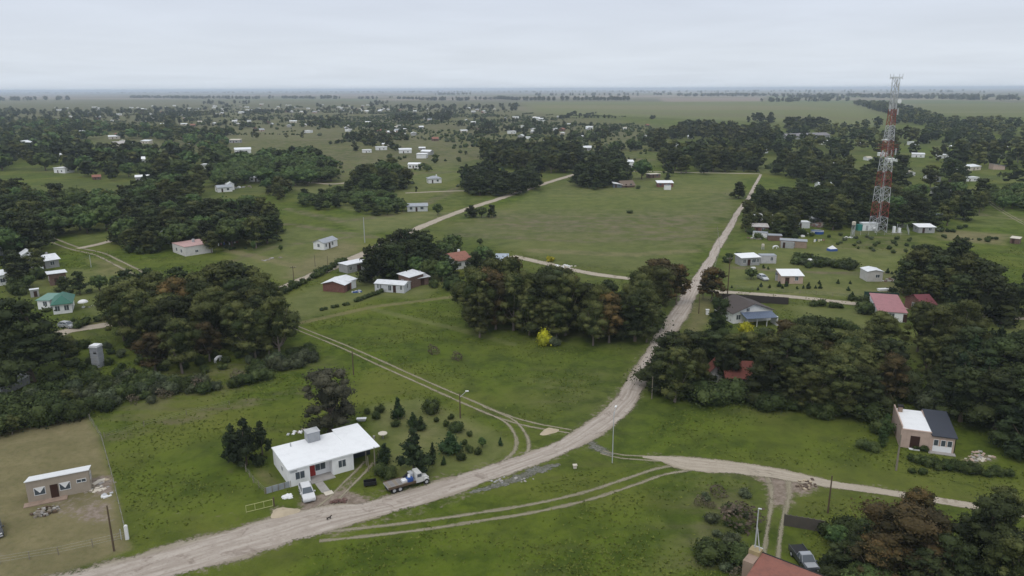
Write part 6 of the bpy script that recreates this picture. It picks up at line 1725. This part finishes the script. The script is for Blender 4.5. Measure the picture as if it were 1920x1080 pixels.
grove('the left hedge strip', [(-40, 745), (60, 728), (150, 705), (230, 700), (330, 705), (430, 700), (520, 670), (590, 645), (590, 665), (520, 695), (440, 720), (330, 738), (200, 758), (120, 768), (-40, 800)], {'bush': .5, 'greybush': .42, 'drybush': .08}, 2.7, 2.5, 33, zref=1.2, per=22, wide=1.1, keep=.85)
grove('the left thicket', [(-20, 760), (60, 745), (145, 730), (150, 765), (80, 780), (-20, 800)], {'bush': 1, 'eucalyptus': .12}, 3.4, 4.4, 34, zref=2.5, per=10, wide=1.1)
grove('the hollow thicket', [(120, 640), (240, 625), (330, 640), (520, 650), (540, 668), (420, 690), (250, 700), (140, 700)], {'bush': .8, 'greybush': .2}, 4.4, 2.0, 35, zref=1, per=14)
grove('the verge hedge', [(130, 600), (228, 585), (235, 596), (135, 610)], {'bush': 1}, 3.0, 2.2, 36, zref=1)
grove('the lots at left', [(20, 500), (60, 480), (140, 520), (240, 530), (180, 545), (20, 545)], {'bush': .6, 'cypress': .25, 'broadleaf': .25}, 9, 4.5, 37, zref=2.5)
grove('the far yards', [(-20, 470), (95, 462), (90, 480), (40, 500), (-20, 510)], {'cypress': .6, 'eucalyptus': .4}, 8, 8, 38, zref=7)
# centre
grove('the centre grove', [(872, 512), (900, 505), (975, 485), (1060, 500), (1120, 520), (1180, 515), (1235, 500), (1250, 525), (1215, 550), (1130, 552), (1050, 540), (960, 528), (900, 545)], {'eucalyptus': .86, 'rusty': .08, 'cypress': .06}, 5.0, 12.5, 41, zref=12.5, per=12, wide=.95)
grove('the grove undergrowth', [(905, 585), (1000, 595), (1100, 608), (1210, 615), (1215, 622), (1100, 618), (1000, 603), (905, 594)], {'bush': .45, 'eucalyptus': .3, 'cypress': .25}, 3.6, 6.0, 42, zref=0, per=12, wide=1.25)
grove('the centre grove back', [(880, 520), (905, 560), (880, 580), (862, 545)], {'bush': .3, 'broadleaf': .5, 'cypress': .2}, 5, 6, 43, zref=4)
grove('the cypress clump', [(690, 455), (720, 432), (780, 418), (815, 425), (800, 450), (790, 480), (740, 492), (690, 480)], {'cypress': .85, 'pine': .15}, 6.5, 10, 44, zref=8.5, wide=1.0)
grove('the white houses gardens', [(770, 470), (850, 440), (868, 470), (900, 465), (930, 480), (930, 500), (880, 480), (830, 500), (790, 510)], {'broadleaf': .55, 'cypress': .45}, 6.5, 7, 45, zref=6)
grove('the centre gardens', [(800, 520), (840, 515), (900, 540), (880, 560), (835, 530)], {'bush': .7, 'broadleaf': .3}, 5, 4, 46, zref=3)
for i, (x0, y0, x1, y1, lab) in enumerate([(668, 566, 722, 546, 'the clipped lawn hedge'), (604, 582, 660, 570, 'the low lawn shrubs')]):
    items = []; n = 9
    for k in range(n):
        x, y = x0 + (x1 - x0) * k / (n - 1), y0 + (y1 - y0) * k / (n - 1)
        if i and k % 3 == 2: continue
        p = P(x, y); items.append((tree('bush', p.x, p.y, 1.2 if i == 0 else .9, wide=1.2), 'low green bush'))
    name_rows(items, lab, 10)
items = []
for k in range(14):
    x = 522 + k * 9.5; y = 552 - k * 4.9; p = P(x, y + 4); items.append((tree('bush', p.x, p.y, TR.uniform(1.2, 2.6), wide=1.1), 'green bush'))
name_rows(items, 'the street hedge', 14)
# right
G1 = [(1228, 655), (1262, 636), (1330, 630), (1370, 642), (1450, 618), (1500, 608), (1570, 610), (1640, 616), (1680, 640), (1690, 680), (1640, 700), (1560, 690), (1500, 680), (1445, 672), (1430, 628), (1320, 622), (1295, 660), (1240, 665)]
grove('the right grove', G1, {'eucalyptus': .66, 'cypress': .25, 'rusty': .06, 'grey': .03}, 4.5, 10.5, 51, zref=9.5, per=14, wide=1.1)
for i_, (x_, y_, t_, k_) in enumerate([(1268, 700, 625, 'eucalyptus'), (1300, 692, 618, 'cypress'), (1335, 690, 622, 'cypress'), (1368, 694, 626, 'eucalyptus'), (1402, 698, 622, 'eucalyptus'), (1432, 704, 618, 'cypress'), (1250, 712, 640, 'cypress')]):
    base_tree(k_, x_, y_, t_, KLOOK[k_] + ' ' + ['behind the leftmost stretch of the grove roof', 'just left above the red wing', 'right above the red wing', 'between the two red roofs at the back', 'above the middle of the red tiled house', 'at the back right corner of the red tiled house', 'nearest the road at the left grove end'][i_], wide=1.15)
base_tree('cypress', 1358, 722, 640, 'dark spreading tree between the two red tiled roofs', wide=.75)
base_tree('eucalyptus', 1306, 738, 655, 'olive tree at the left end of the red tiled wing', wide=.7)
base_tree('eucalyptus', 1434, 744, 655, 'olive tree at the right end of the red tiled house', wide=.75)
grove('the grove front hedge', [(1222, 728), (1300, 745), (1420, 758), (1540, 772), (1690, 792), (1700, 776), (1560, 758), (1430, 746), (1300, 728), (1225, 714)], {'bush': .8, 'cypress': .15}, 3.0, 3.6, 52, zref=1, per=16, wide=1.25)
grove('the far right pines', [(1765, 640), (1850, 610), (1940, 600), (1980, 720), (1940, 745), (1880, 705), (1800, 685), (1765, 670)], {'pine': .35, 'cypress': .5, 'eucalyptus': .15}, 5.2, 11, 53, zref=10, wide=1.1)
grove('the right trees above the lane', [(1715, 575), (1760, 555), (1820, 545), (1850, 575), (1870, 600), (1850, 640), (1790, 640), (1740, 620)], {'eucalyptus': .8, 'cypress': .2}, 6, 10.5, 54, zref=10)
top_tree('eucalyptus', 1660, 585, 9, 'round olive tree below the pink roof', wide=1.2)
top_tree('eucalyptus', 1640, 610, 8, 'olive tree left of the round tree under the pink roof', wide=1.2)
grove('the right clearing', [(1700, 700), (1760, 690), (1800, 770), (1760, 800), (1710, 770)], {'greybush': .6, 'bush': .3}, 4, 3.5, 55, zref=2)
grove('the bottom right trees', [(1690, 905), (1760, 880), (1820, 900), (1760, 950)], {'eucalyptus': .5, 'rusty': .5}, 5.5, 9, 56, zref=9, wide=.95)
top_tree('rusty', 1712, 955, 9.5, 'big orange-brown eucalyptus in the bottom right corner', lod='hi', wide=1.55, var=1)
top_tree('rusty', 1665, 1010, 7.0, 'lower orange-brown tree left of the big one', lod='hi', wide=1.45, var=2)
top_tree('cypress', 1870, 930, 10, 'tall dark tree at the bottom right edge', lod='hi', wide=1.0)
top_tree('cypress', 1800, 1010, 8, 'dark tree below the big orange-brown eucalyptus', lod='hi', wide=1.0)
top_tree('cypress', 1915, 1010, 9, 'dark tree cut by the bottom right corner', lod='hi', wide=1.0)
top_tree('cypress', 1590, 1015, 4.5, 'broad dark bush right of the dark pickup', lod='hi', wide=1.3)
top_tree('cypress', 1625, 985, 4.5, 'broad dark bush left of the orange-brown trees', lod='hi', wide=1.4)
top_tree('broadleaf', 1650, 1070, 5.0, 'dark leafy tree at the bottom edge below the orange-brown tree', lod='hi', wide=1.2)
top_tree('cypress', 1560, 1065, 3.0, 'low dark bush at the bottom edge right of the pickup', lod='hi', wide=1.5)
top_tree('cypress', 1745, 1040, 7.0, 'dark tree at the bottom edge under the biggest orange crown', lod='hi', wide=1.2)
top_tree('broadleaf', 1620, 1055, 4.5, 'leafy bush at the bottom edge near the pickup', lod='hi', wide=1.0)
top_tree('broadleaf', 1575, 985, 3.0, 'low leafy bush behind the dark pickup', lod='hi', wide=1.2)
grove('the bottom right shrubs', [(1530, 985), (1620, 975), (1680, 985), (1640, 1010), (1560, 1010)], {'bush': 1}, 2.4, 2.6, 57, zref=1, wide=1.2)
grove('the bottom right back', [(1820, 940), (1900, 880), (1960, 900), (1960, 1060), (1830, 1060)], {'cypress': .8, 'eucalyptus': .2}, 5.5, 8.5, 58, zref=8)
grove('the right dark grove', [(1700, 480), (1730, 455), (1790, 445), (1840, 475), (1850, 500), (1920, 520), (1980, 520), (1980, 545), (1900, 545), (1800, 530), (1700, 520)], {'cypress': .85, 'eucalyptus': .15}, 6.5, 11, 59, zref=10, wide=1.0)
items = []
for x, y, s in ((1500, 610, 2.2), (1515, 608, 2.4), (1530, 609, 2.4), (1545, 611, 2.3), (1560, 612, 2.3), (1575, 614, 2.4), (1590, 618, 2.2), (1604, 622, 2.0)):
    p = P(x, y); items.append((tree('bush', p.x, p.y, s, wide=1.15), 'clipped dark bush'))
name_rows(items, 'the gabled house hedge', 10)
items = []
for x, y, s in ((1527, 574, 1.8), (1540, 573, 1.9), (1560, 576, 1.7), (1572, 577, 1.6), (1598, 563, 1.5), (1452, 567, 1.6), (1622, 588, 3.2), (1632, 572, 2.8), (1618, 575, 3.0)):
    p = P(x, y); items.append((tree('bush', p.x, p.y, s, wide=1.2), 'round dark bush'))
name_rows(items, 'the east street verge', 5)
items = []
rr = random.Random(8)
for x, y in ((1443, 540), (1461, 538), (1467, 541), (1474, 537), (1494, 542), (1506, 541), (1516, 541), (1529, 541), (1538, 541), (1427, 538), (1536, 533), (1571, 532), (1594, 532), (1664, 512), (1672, 514), (1680, 512), (1372, 540), (1421, 544), (1590, 545), (1597, 558), (1431, 503), (1440, 505)):
    p = P(x, y); items.append((tree('conifer', p.x, p.y, rr.uniform(.9, 1.9), wide=1.3), 'small dark sapling'))
name_rows(items, 'the sapling lot', 11)
grove('the right lots dark hedge', [(1482, 488), (1500, 481), (1540, 486), (1600, 492), (1605, 500), (1540, 500), (1490, 494)], {'bush': .7, 'greybush': .3}, 3.2, 2.6, 61, zref=1, wide=1.3)
grove('the lots scrub', [(1360, 478), (1400, 478), (1395, 495), (1365, 500)], {'bush': 1}, 5, 2, 62, zref=0)
grove('the scrub below the tower', [(1550, 440), (1740, 450), (1700, 480), (1620, 475), (1550, 460)], {'bush': .6, 'greybush': .4}, 6.5, 1.3, 63, zref=0, per=16, wide=1.7)
grove('the roadside cluster trees', [(1400, 380), (1425, 372), (1495, 372), (1505, 400), (1480, 412), (1400, 405)], {'eucalyptus': .7, 'cypress': .3}, 7, 8, 64, zref=7)
grove('the cluster bushes', [(1400, 430), (1470, 425), (1530, 440), (1500, 452), (1410, 455)], {'bush': 1}, 7, 2.4, 65, zref=0)
# middle distance
grove('the roadside forest', [(1425, 330), (1470, 285), (1590, 275), (1600, 310), (1640, 350), (1640, 390), (1560, 392), (1500, 372), (1425, 372)], {'cypress': .6, 'eucalyptus': .4}, 9.5, 10.5, 71, zref=9, per=18, wide=1.05, keep=.85, gaps=-.35)
grove('the forest behind the tower', [(1640, 345), (1700, 345), (1850, 340), (1850, 385), (1760, 392), (1660, 398), (1640, 390)], {'cypress': .5, 'eucalyptus': .4, 'broadleaf': .1}, 10, 9.5, 72, zref=8, per=18, keep=.85, gaps=-.7)
grove('the deep right forest', [(1600, 262), (1700, 240), (1800, 262), (1960, 265), (1960, 320), (1800, 325), (1620, 330)], {'cypress': .55, 'eucalyptus': .45}, 17, 13, 73, zref=11, per=22, wide=1.2, keep=.85, gaps=-.5)
grove('the bright right bushes', [(1850, 350), (1960, 345), (1960, 380), (1870, 380), (1850, 365)], {'broadleaf': 1}, 7, 6, 74, zref=4)
grove('the dark forest edge', [(1215, 250), (1300, 225), (1440, 232), (1450, 262), (1420, 292), (1300, 302), (1250, 300)], {'cypress': .55, 'eucalyptus': .45}, 14, 13, 75, zref=11, per=22, wide=1.15, keep=.85, gaps=-.8)
grove('the dark grove', [(905, 270), (960, 262), (1080, 268), (1095, 285), (1060, 298), (1000, 298), (910, 285)], {'cypress': .6, 'eucalyptus': .4}, 9, 12, 76, zref=10, per=20, wide=1.1)
grove('the pine group', [(870, 312), (905, 302), (960, 318), (1000, 308), (1005, 335), (940, 340), (875, 338)], {'cypress': .8, 'pine': .2}, 7.5, 9, 77, zref=8, wide=1.1)
grove('the pine group bushes', [(866, 345), (1000, 345), (1000, 352), (870, 354)], {'bush': 1}, 4.5, 4, 78, zref=0, wide=1.2)
grove('the tall dark trees', [(1105, 300), (1125, 285), (1145, 280), (1175, 300), (1170, 322), (1080, 325), (1085, 312)], {'cypress': 1}, 7.5, 11, 79, zref=9)
grove('the round bushes clump', [(560, 362), (640, 350), (700, 352), (760, 368), (768, 385), (700, 388), (640, 378), (570, 378)], {'broadleaf': .75, 'cypress': .25}, 6.5, 5.5, 80, zref=4, per=16, wide=1.2)
grove('the tall trees over the clump', [(655, 320), (680, 302), (740, 305), (765, 325), (700, 340), (650, 340)], {'cypress': .45, 'eucalyptus': .3, 'broadleaf': .25}, 8, 11, 81, zref=9)
grove('the mid left grove', [(212, 408), (290, 378), (345, 388), (400, 380), (440, 370), (520, 375), (535, 400), (500, 418), (440, 425), (330, 432), (230, 425)], {'cypress': .5, 'eucalyptus': .25, 'broadleaf': .25}, 7.5, 10.5, 82, zref=9, per=18, wide=1.05)
grove('the mid left shrubs', [(230, 455), (300, 455), (330, 465), (290, 475), (240, 470)], {'broadleaf': .6, 'bush': .4}, 5.5, 4, 83, zref=1)
grove('the near left forest', [(-60, 372), (90, 372), (95, 405), (60, 430), (-60, 440)], {'cypress': .5, 'eucalyptus': .4, 'broadleaf': .1}, 8.5, 12, 84, zref=10, per=16, wide=1.1)
grove('the forest lane trees', [(500, 338), (530, 328), (550, 340), (540, 358), (505, 360)], {'broadleaf': .5, 'eucalyptus': .5}, 8, 8, 85, zref=6)
grove('the forest front', [(-60, 322), (120, 312), (260, 318), (375, 318), (372, 350), (365, 376), (250, 385), (150, 392), (80, 398), (60, 372), (-60, 370)], {'cypress': .34, 'eucalyptus': .22, 'broadleaf': .44}, 10.5, 11, 86, zref=10, per=24, wide=1.1, keep=.95, gaps=-1.15)
grove('the green lane trees', [(385, 300), (450, 290), (560, 275), (620, 290), (622, 318), (560, 325), (480, 318), (400, 335), (380, 328)], {'broadleaf': .85, 'cypress': .15}, 9.5, 10, 87, zref=8, per=20, wide=1.15)
grove('the middle forest', [(-80, 268), (120, 262), (340, 268), (430, 278), (420, 298), (380, 312), (240, 312), (60, 305), (-80, 315)], {'cypress': .5, 'eucalyptus': .22, 'broadleaf': .28}, 15, 12, 88, zref=10, per=26, wide=1.2, keep=.9, gaps=-.75)
stuff = []
grove('x', [(-200, 222), (60, 222), (200, 228), (330, 235), (420, 252), (430, 276), (340, 266), (120, 260), (-200, 266)], {'cypress': .5, 'eucalyptus': .3, 'broadleaf': .2}, 16, 11, 91, zref=8, stuff=stuff, gaps=-.3)
grove('x', [(-300, 206), (100, 204), (300, 200), (430, 208), (330, 216), (330, 236), (200, 226), (-300, 222)], {'cypress': .6, 'eucalyptus': .4}, 26, 11, 92, zref=8, stuff=stuff, keep=.7, gaps=-.1)
grove('x', [(1440, 240), (1640, 225), (1700, 215), (1960, 225), (2100, 230), (2100, 264), (1800, 258), (1700, 238), (1600, 262), (1560, 275), (1450, 275)], {'cypress': .6, 'eucalyptus': .4}, 18, 12, 93, zref=9, stuff=stuff, keep=.85, gaps=-.2)
grove('x', [(1600, 190), (1660, 192), (1720, 206), (1780, 222), (1720, 225), (1660, 206)], {'cypress': .6, 'eucalyptus': .4}, 24, 15, 94, zref=9, stuff=stuff)
merge_stuff('forest', 'hazy mass of mixed dark trees filling the back of the forests', 'forest', stuff, 3)
# scattered trees of the village: things one can count
def scatter(place, poly, n, kinds, h, seed, per=20, wide=1.2):
    rr = random.Random(seed); px = np.array(poly, float); its = []; t = 0
    while len(its) < n and t < n * 40:
        t += 1
        if not its or rr.random() < .22: qx, qy = rr.uniform(px[:, 0].min(), px[:, 0].max()), rr.uniform(px[:, 1].min(), px[:, 1].max())
        else: qx, qy = lastq[0] + rr.gauss(0, 16), lastq[1] + rr.gauss(0, 1.8)
        if not inside(px, np.array([qx]), np.array([qy]))[0]: continue
        p = P(qx, qy); lastq = (qx, qy)
        if blocked(p.x, p.y, 1): continue
        k = rr.choices(list(kinds), list(kinds.values()))[0]
        its.append(1); PENDING.append((k, p.x, p.y, h * rr.uniform(.55, 1.2) * (.4 if 'bush' in k else 1), wide * rr.uniform(.75, 1.2), place, per, KLOOK[k]))
VK = {'cypress': .45, 'eucalyptus': .2, 'broadleaf': .3, 'poplar': .05}
scatter('the village', [(640, 214), (960, 214), (1240, 240), (1210, 290), (900, 290), (640, 262)], 130, VK, 8, 101)
scatter('the village skyline', [(330, 198), (960, 200), (960, 214), (640, 216), (330, 214)], 110, VK, 10, 102, wide=1.6)
scatter('the far left lots', [(0, 200), (330, 198), (640, 220), (640, 262), (430, 262), (300, 236), (0, 236)], 130, VK, 9, 103, wide=1.4)
scatter('the scrub fields', [(640, 290), (880, 285), (860, 350), (780, 380), (640, 340)], 14, {'broadleaf': .5, 'bush': .5}, 5, 104)
scatter('the lane meadow', [(1190, 250), (1330, 300), (1450, 300), (1440, 320), (1190, 320)], 14, {'cypress': .4, 'bush': .6}, 6, 105)
scatter('the right bright field', [(1560, 398), (1720, 385), (1920, 390), (1920, 470), (1860, 470), (1700, 440), (1560, 425)], 26, {'bush': .8, 'greybush': .2}, 3.6, 106)
scatter('the left meadow', [(100, 410), (210, 405), (215, 445), (130, 445)], 6, {'bush': 1}, 3, 107)
scatter('the mown lots', [(400, 470), (560, 440), (640, 470), (520, 520), (420, 500)], 8, {'bush': 1}, 2.4, 108)
for nm, poly, n, sd, h in [('the hazy clump at left', [(380, 192), (475, 192), (478, 196), (380, 197)], 26, 111, 14), ('the round clump on the horizon', [(745, 200), (855, 200), (855, 208), (745, 208)], 34, 112, 12),
                    ('the twin clump on the horizon', [(875, 200), (925, 200), (925, 207), (875, 207)], 14, 113, 12), ('the square clump on the horizon', [(935, 198), (968, 198), (968, 208), (935, 208)], 14, 114, 14),
                    ('the long far clump', [(670, 193), (730, 193), (730, 198), (670, 199)], 16, 115, 12), ('the dark heart clump', [(905, 240), (920, 240), (918, 246), (907, 246)], 3, 116, 13),
                    ('the meadow clump', [(645, 262), (765, 262), (765, 285), (650, 285)], 26, 117, 10), ('the village oaks', [(740, 228), (770, 228), (770, 238), (740, 238)], 6, 118, 13),
                    ('the hill of trees', [(792, 215), (850, 215), (848, 236), (800, 234)], 20, 119, 12), ('the row by the scrub', [(985, 236), (1060, 236), (1060, 258), (985, 256)], 20, 120, 8),
                    ('the field clump', [(1478, 236), (1552, 236), (1552, 244), (1478, 246)], 22, 121, 15), ('the field corner', [(1400, 224), (1448, 218), (1448, 232), (1400, 234)], 12, 122, 13)]:
    scatter(nm, poly, n, {'cypress': .7, 'eucalyptus': .3}, h, sd, per=14, wide=1.5)
# scrub between the far lots and windbreaks on the plain: nobody could count them
scr = []
for poly, sp, h, kp in [([(640, 214), (960, 216), (1240, 240), (1210, 295), (900, 292), (640, 285)], 13, 3.0, .5), ([(330, 205), (960, 204), (960, 214), (640, 262), (330, 240)], 24, 4.0, .4),
                    ([(1090, 290), (1220, 300), (1210, 322), (1180, 300)], 8, 2.5, .5), ([(1440, 300), (1470, 300), (1430, 330)], 8, 3, .5), ([(560, 322), (660, 300), (860, 350), (780, 380), (600, 350)], 11, 1.6, .3)]:
    tmp = []; grove('x', poly, {'bush': .6, 'cypress': .2, 'greybush': .2}, sp * .8, h, 130 + sp, zref=0, stuff=tmp, keep=kp)
    scr += [(k, x, y, hh * (.6 + .5 * abs(math.sin(x * .03)))) for k, x, y, hh in tmp if math.sin(x * .021 + 1.7 * math.sin(y * .011)) + math.sin(y * .017 + 1.3 * math.sin(x * .013)) > -.45]
dv = (P(1064, 331) - P(585, 517)).normalized(); dn = Vector((-dv.y, dv.x, 0))
hr = random.Random(41); o0 = P(760, 262)
for k in range(220):
    c0 = o0 + dv * hr.uniform(-700, 900) + dn * hr.uniform(-250, 1000); ax = dv if hr.random() < .5 else dn; L = hr.uniform(30, 130); hh = hr.choice([1.8, 2.5, 4, 7])
    q = Q(c0)
    if c0.y < 480 or q[0] < 420 and q[1] > 232 or q[0] > 1230 or (q[1] > 262 and q[0] > 860) or (q[1] > 295): continue
    t = 0
    while t < L:
        p = c0 + ax * t
        if hr.random() < .85 and not blocked(p.x, p.y): scr.append(('bush' if hh < 4 else 'cypress', p.x + hr.uniform(-1, 1), p.y + hr.uniform(-1, 1), hh * hr.uniform(.6, 1.2)))
        t += hr.uniform(2.5, 5) * (1 if hh < 4 else 1.6)
merge_stuff('scrub', 'low dark scrub spread between the far lots', 'scrub', scr, 4)
wb = []
WR_ = random.Random(77)
def belt(x0, y0, x1, y1, h, gap=.7, depth=60, dens=1.0, kinds=('cypress', 'eucalyptus')):
    a, b = P(x0, y0), P(x1, y1); L = (b - a).length; n = int(L / (h * gap) * dens)
    for k in range(n):
        t = WR_.random(); p = a.lerp(b, t)
        wb.append((WR_.choice(kinds), p.x + WR_.uniform(-3, 3), p.y + WR_.uniform(0, depth), h * WR_.uniform(.75, 1.2)))
belt(0, 189.5, 130, 188, 22, .6, 150); belt(-400, 190, 0, 189.5, 22, .6, 150)
belt(238, 184, 480, 186.5, 18, .55, 120); belt(500, 185.5, 515, 185.5, 20); belt(525, 185, 590, 186, 18, .6, 100)
belt(590, 185.5, 640, 186, 20, .8); belt(664, 186, 706, 186, 16); belt(722, 184.5, 736, 184.5, 16, .8); belt(742, 186, 782, 187, 16); belt(786, 188.5, 880, 189.5, 17, .5, 120); belt(888, 187, 930, 187.5, 16); belt(932, 186.5, 985, 189, 17, .6)
belt(1330, 180, 1920, 183, 20, .55, 400); belt(1435, 192, 1600, 190, 17, .6, 80); belt(1640, 184, 1920, 190, 20, .45, 500); belt(1480, 184, 1600, 186, 20, .5, 300); belt(1920, 190, 2500, 190, 20, .5, 500)
belt(815, 178.5, 880, 178.5, 22, .55, 300); belt(1000, 180.5, 1330, 179.5, 22, .7, 400, .6); belt(1280, 181, 1440, 181.5, 20, .6, 300)
for (x0, y0, x1, y1) in [(0, 176, 500, 175.5), (500, 175, 980, 174.6), (980, 174, 1500, 173), (1400, 172.5, 1920, 171), (200, 174, 700, 173.5), (700, 173.5, 1300, 172.6), (1200, 176, 1920, 175), (-500, 175, 0, 176)]:
    belt(x0, y0, x1, y1, 26, 1.6, 2500, .55)
merge_stuff('windbreak', 'hazy windbreaks and woods far out on the plain', 'windbreak', wb, 6)
# the broken row of single trees on the plain
items = []
rr = random.Random(12)
for x in [988, 996, 1003, 1011, 1019, 1029, 1038, 1054, 1063, 1078, 1084, 1092, 1100, 1106, 1113, 1120, 1127, 1133, 1140, 1146, 1152, 1158, 1164, 1170, 1177]:
    p = P(x, 190 - (x - 988) * .004 + rr.uniform(-.2, .2)); items.append((tree('eucalyptus', p.x, p.y, rr.uniform(17, 24), lod='lo', wide=1.4), 'hazy tree'))
name_rows(items, 'the broken row on the plain', 30)

plant_all()

# ------------------------------------------------------------------ rank meadow grass in the near fields
def meadow():
    rng = np.random.default_rng(9)
    n = 110000
    yv = 70 + (260 - 70) * rng.random(n) ** 1.25; xv = (rng.random(n) * 2 - 1) * (yv * .78 + 18)
    # keep off the roads, yards and lawns: sample the survey masks
    iy = np.clip(np.searchsorted(ys, yv), 0, ny - 1)
    uu = xv / (yv * .75 + 48); iu = np.clip(np.searchsorted(us, uu), 0, nu - 1)
    idx = iy * nu + iu
    bad = (zoneA[idx, 0] > .15) | (zoneA[idx, 1] > .3) | (zoneA[idx, 2] > .35)
    for nm in ('main_road', 'side_road', 'field_track', 'west_track', 'curved_track', 'driveway', 'house_driveway', 'street', 'verge_street', 'east_street', 'grove_street'):
        o = bpy.data.objects[nm]; m = len(o.data.vertices); co = np.zeros(m * 3); o.data.vertices.foreach_get('co', co); co = co.reshape(-1, 9, 3)
        mid = co[:, 4, :2]; hw = np.hypot(*(co[:, 8, :2] - co[:, 0, :2]).T).max() * .40
        for s in range(0, len(mid), 4):
            d = (xv - mid[s, 0]) ** 2 + (yv - mid[s, 1]) ** 2; bad |= d < (hw + .6) ** 2
    for a, b, c in NOGO[:60]:
        if b < 300: bad |= (xv - a) ** 2 + (yv - b) ** 2 < (c * .9) ** 2
    # clumped: density follows a low-frequency pattern
    pat = np.sin(xv * .21 + 1.3 * np.sin(yv * .13)) + np.sin(yv * .33 + 1.7 * np.sin(xv * .09)) + rng.normal(size=n) * .8
    keep = ~bad & (pat > .4)
    xv, yv = xv[keep], yv[keep]; n = len(xv)
    k = 3
    V = np.zeros((n, k, 3, 3)); T = np.zeros((n, k, 3))
    tt = np.clip(rng.normal(.45, .25, n), 0, 1)
    for j in range(k):
        a = rng.random(n) * 6.283; s = rng.uniform(.05, .13, n) * (1 + yv / 200); h = rng.uniform(.08, .24, n); lx, ly = rng.normal(size=n) * .16, rng.normal(size=n) * .16
        V[:, j, 0] = np.stack([xv - np.cos(a) * s, yv - np.sin(a) * s, np.zeros(n)], 1)
        V[:, j, 1] = np.stack([xv + np.cos(a) * s, yv + np.sin(a) * s, np.zeros(n)], 1)
        V[:, j, 2] = np.stack([xv + lx, yv + ly, h], 1); T[:, j] = tt[:, None]
    F = np.arange(n * k * 3).reshape(-1, 3)
    FOL['grass'] = foliage('grass_blades', (.070, .105, .015), (.16, .185, .038))
    o = link('meadow_grass', fast_mesh('meadow_grass', V.reshape(-1, 3), F, [FOL['grass']], attrs={'tint': ('FLOAT', T.ravel())}))
    tag(o, 'rank green meadow grass of the near fields', 'grass', kind='stuff')
meadow()

# ------------------------------------------------------------------ air
def haze():
    m = bpy.data.materials.new('air'); m.use_nodes = True; nt = m.node_tree; nt.nodes.clear()
    v = nt.nodes.new('ShaderNodeVolumePrincipled'); v.inputs['Density'].default_value = HAZE; v.inputs['Color'].default_value = (.74, .84, 1.0, 1)
    v.inputs['Anisotropy'].default_value = 0.0
    out = nt.nodes.new('ShaderNodeOutputMaterial'); nt.links.new(v.outputs[0], out.inputs['Volume'])
    S = 99000
    o = B().box(-S * 1.2, S * 1.2, -400, S, -1.0, 68).build('haze', m); tag(o, 'thin grey-blue haze over the whole plain', 'haze', kind='stuff')
haze()
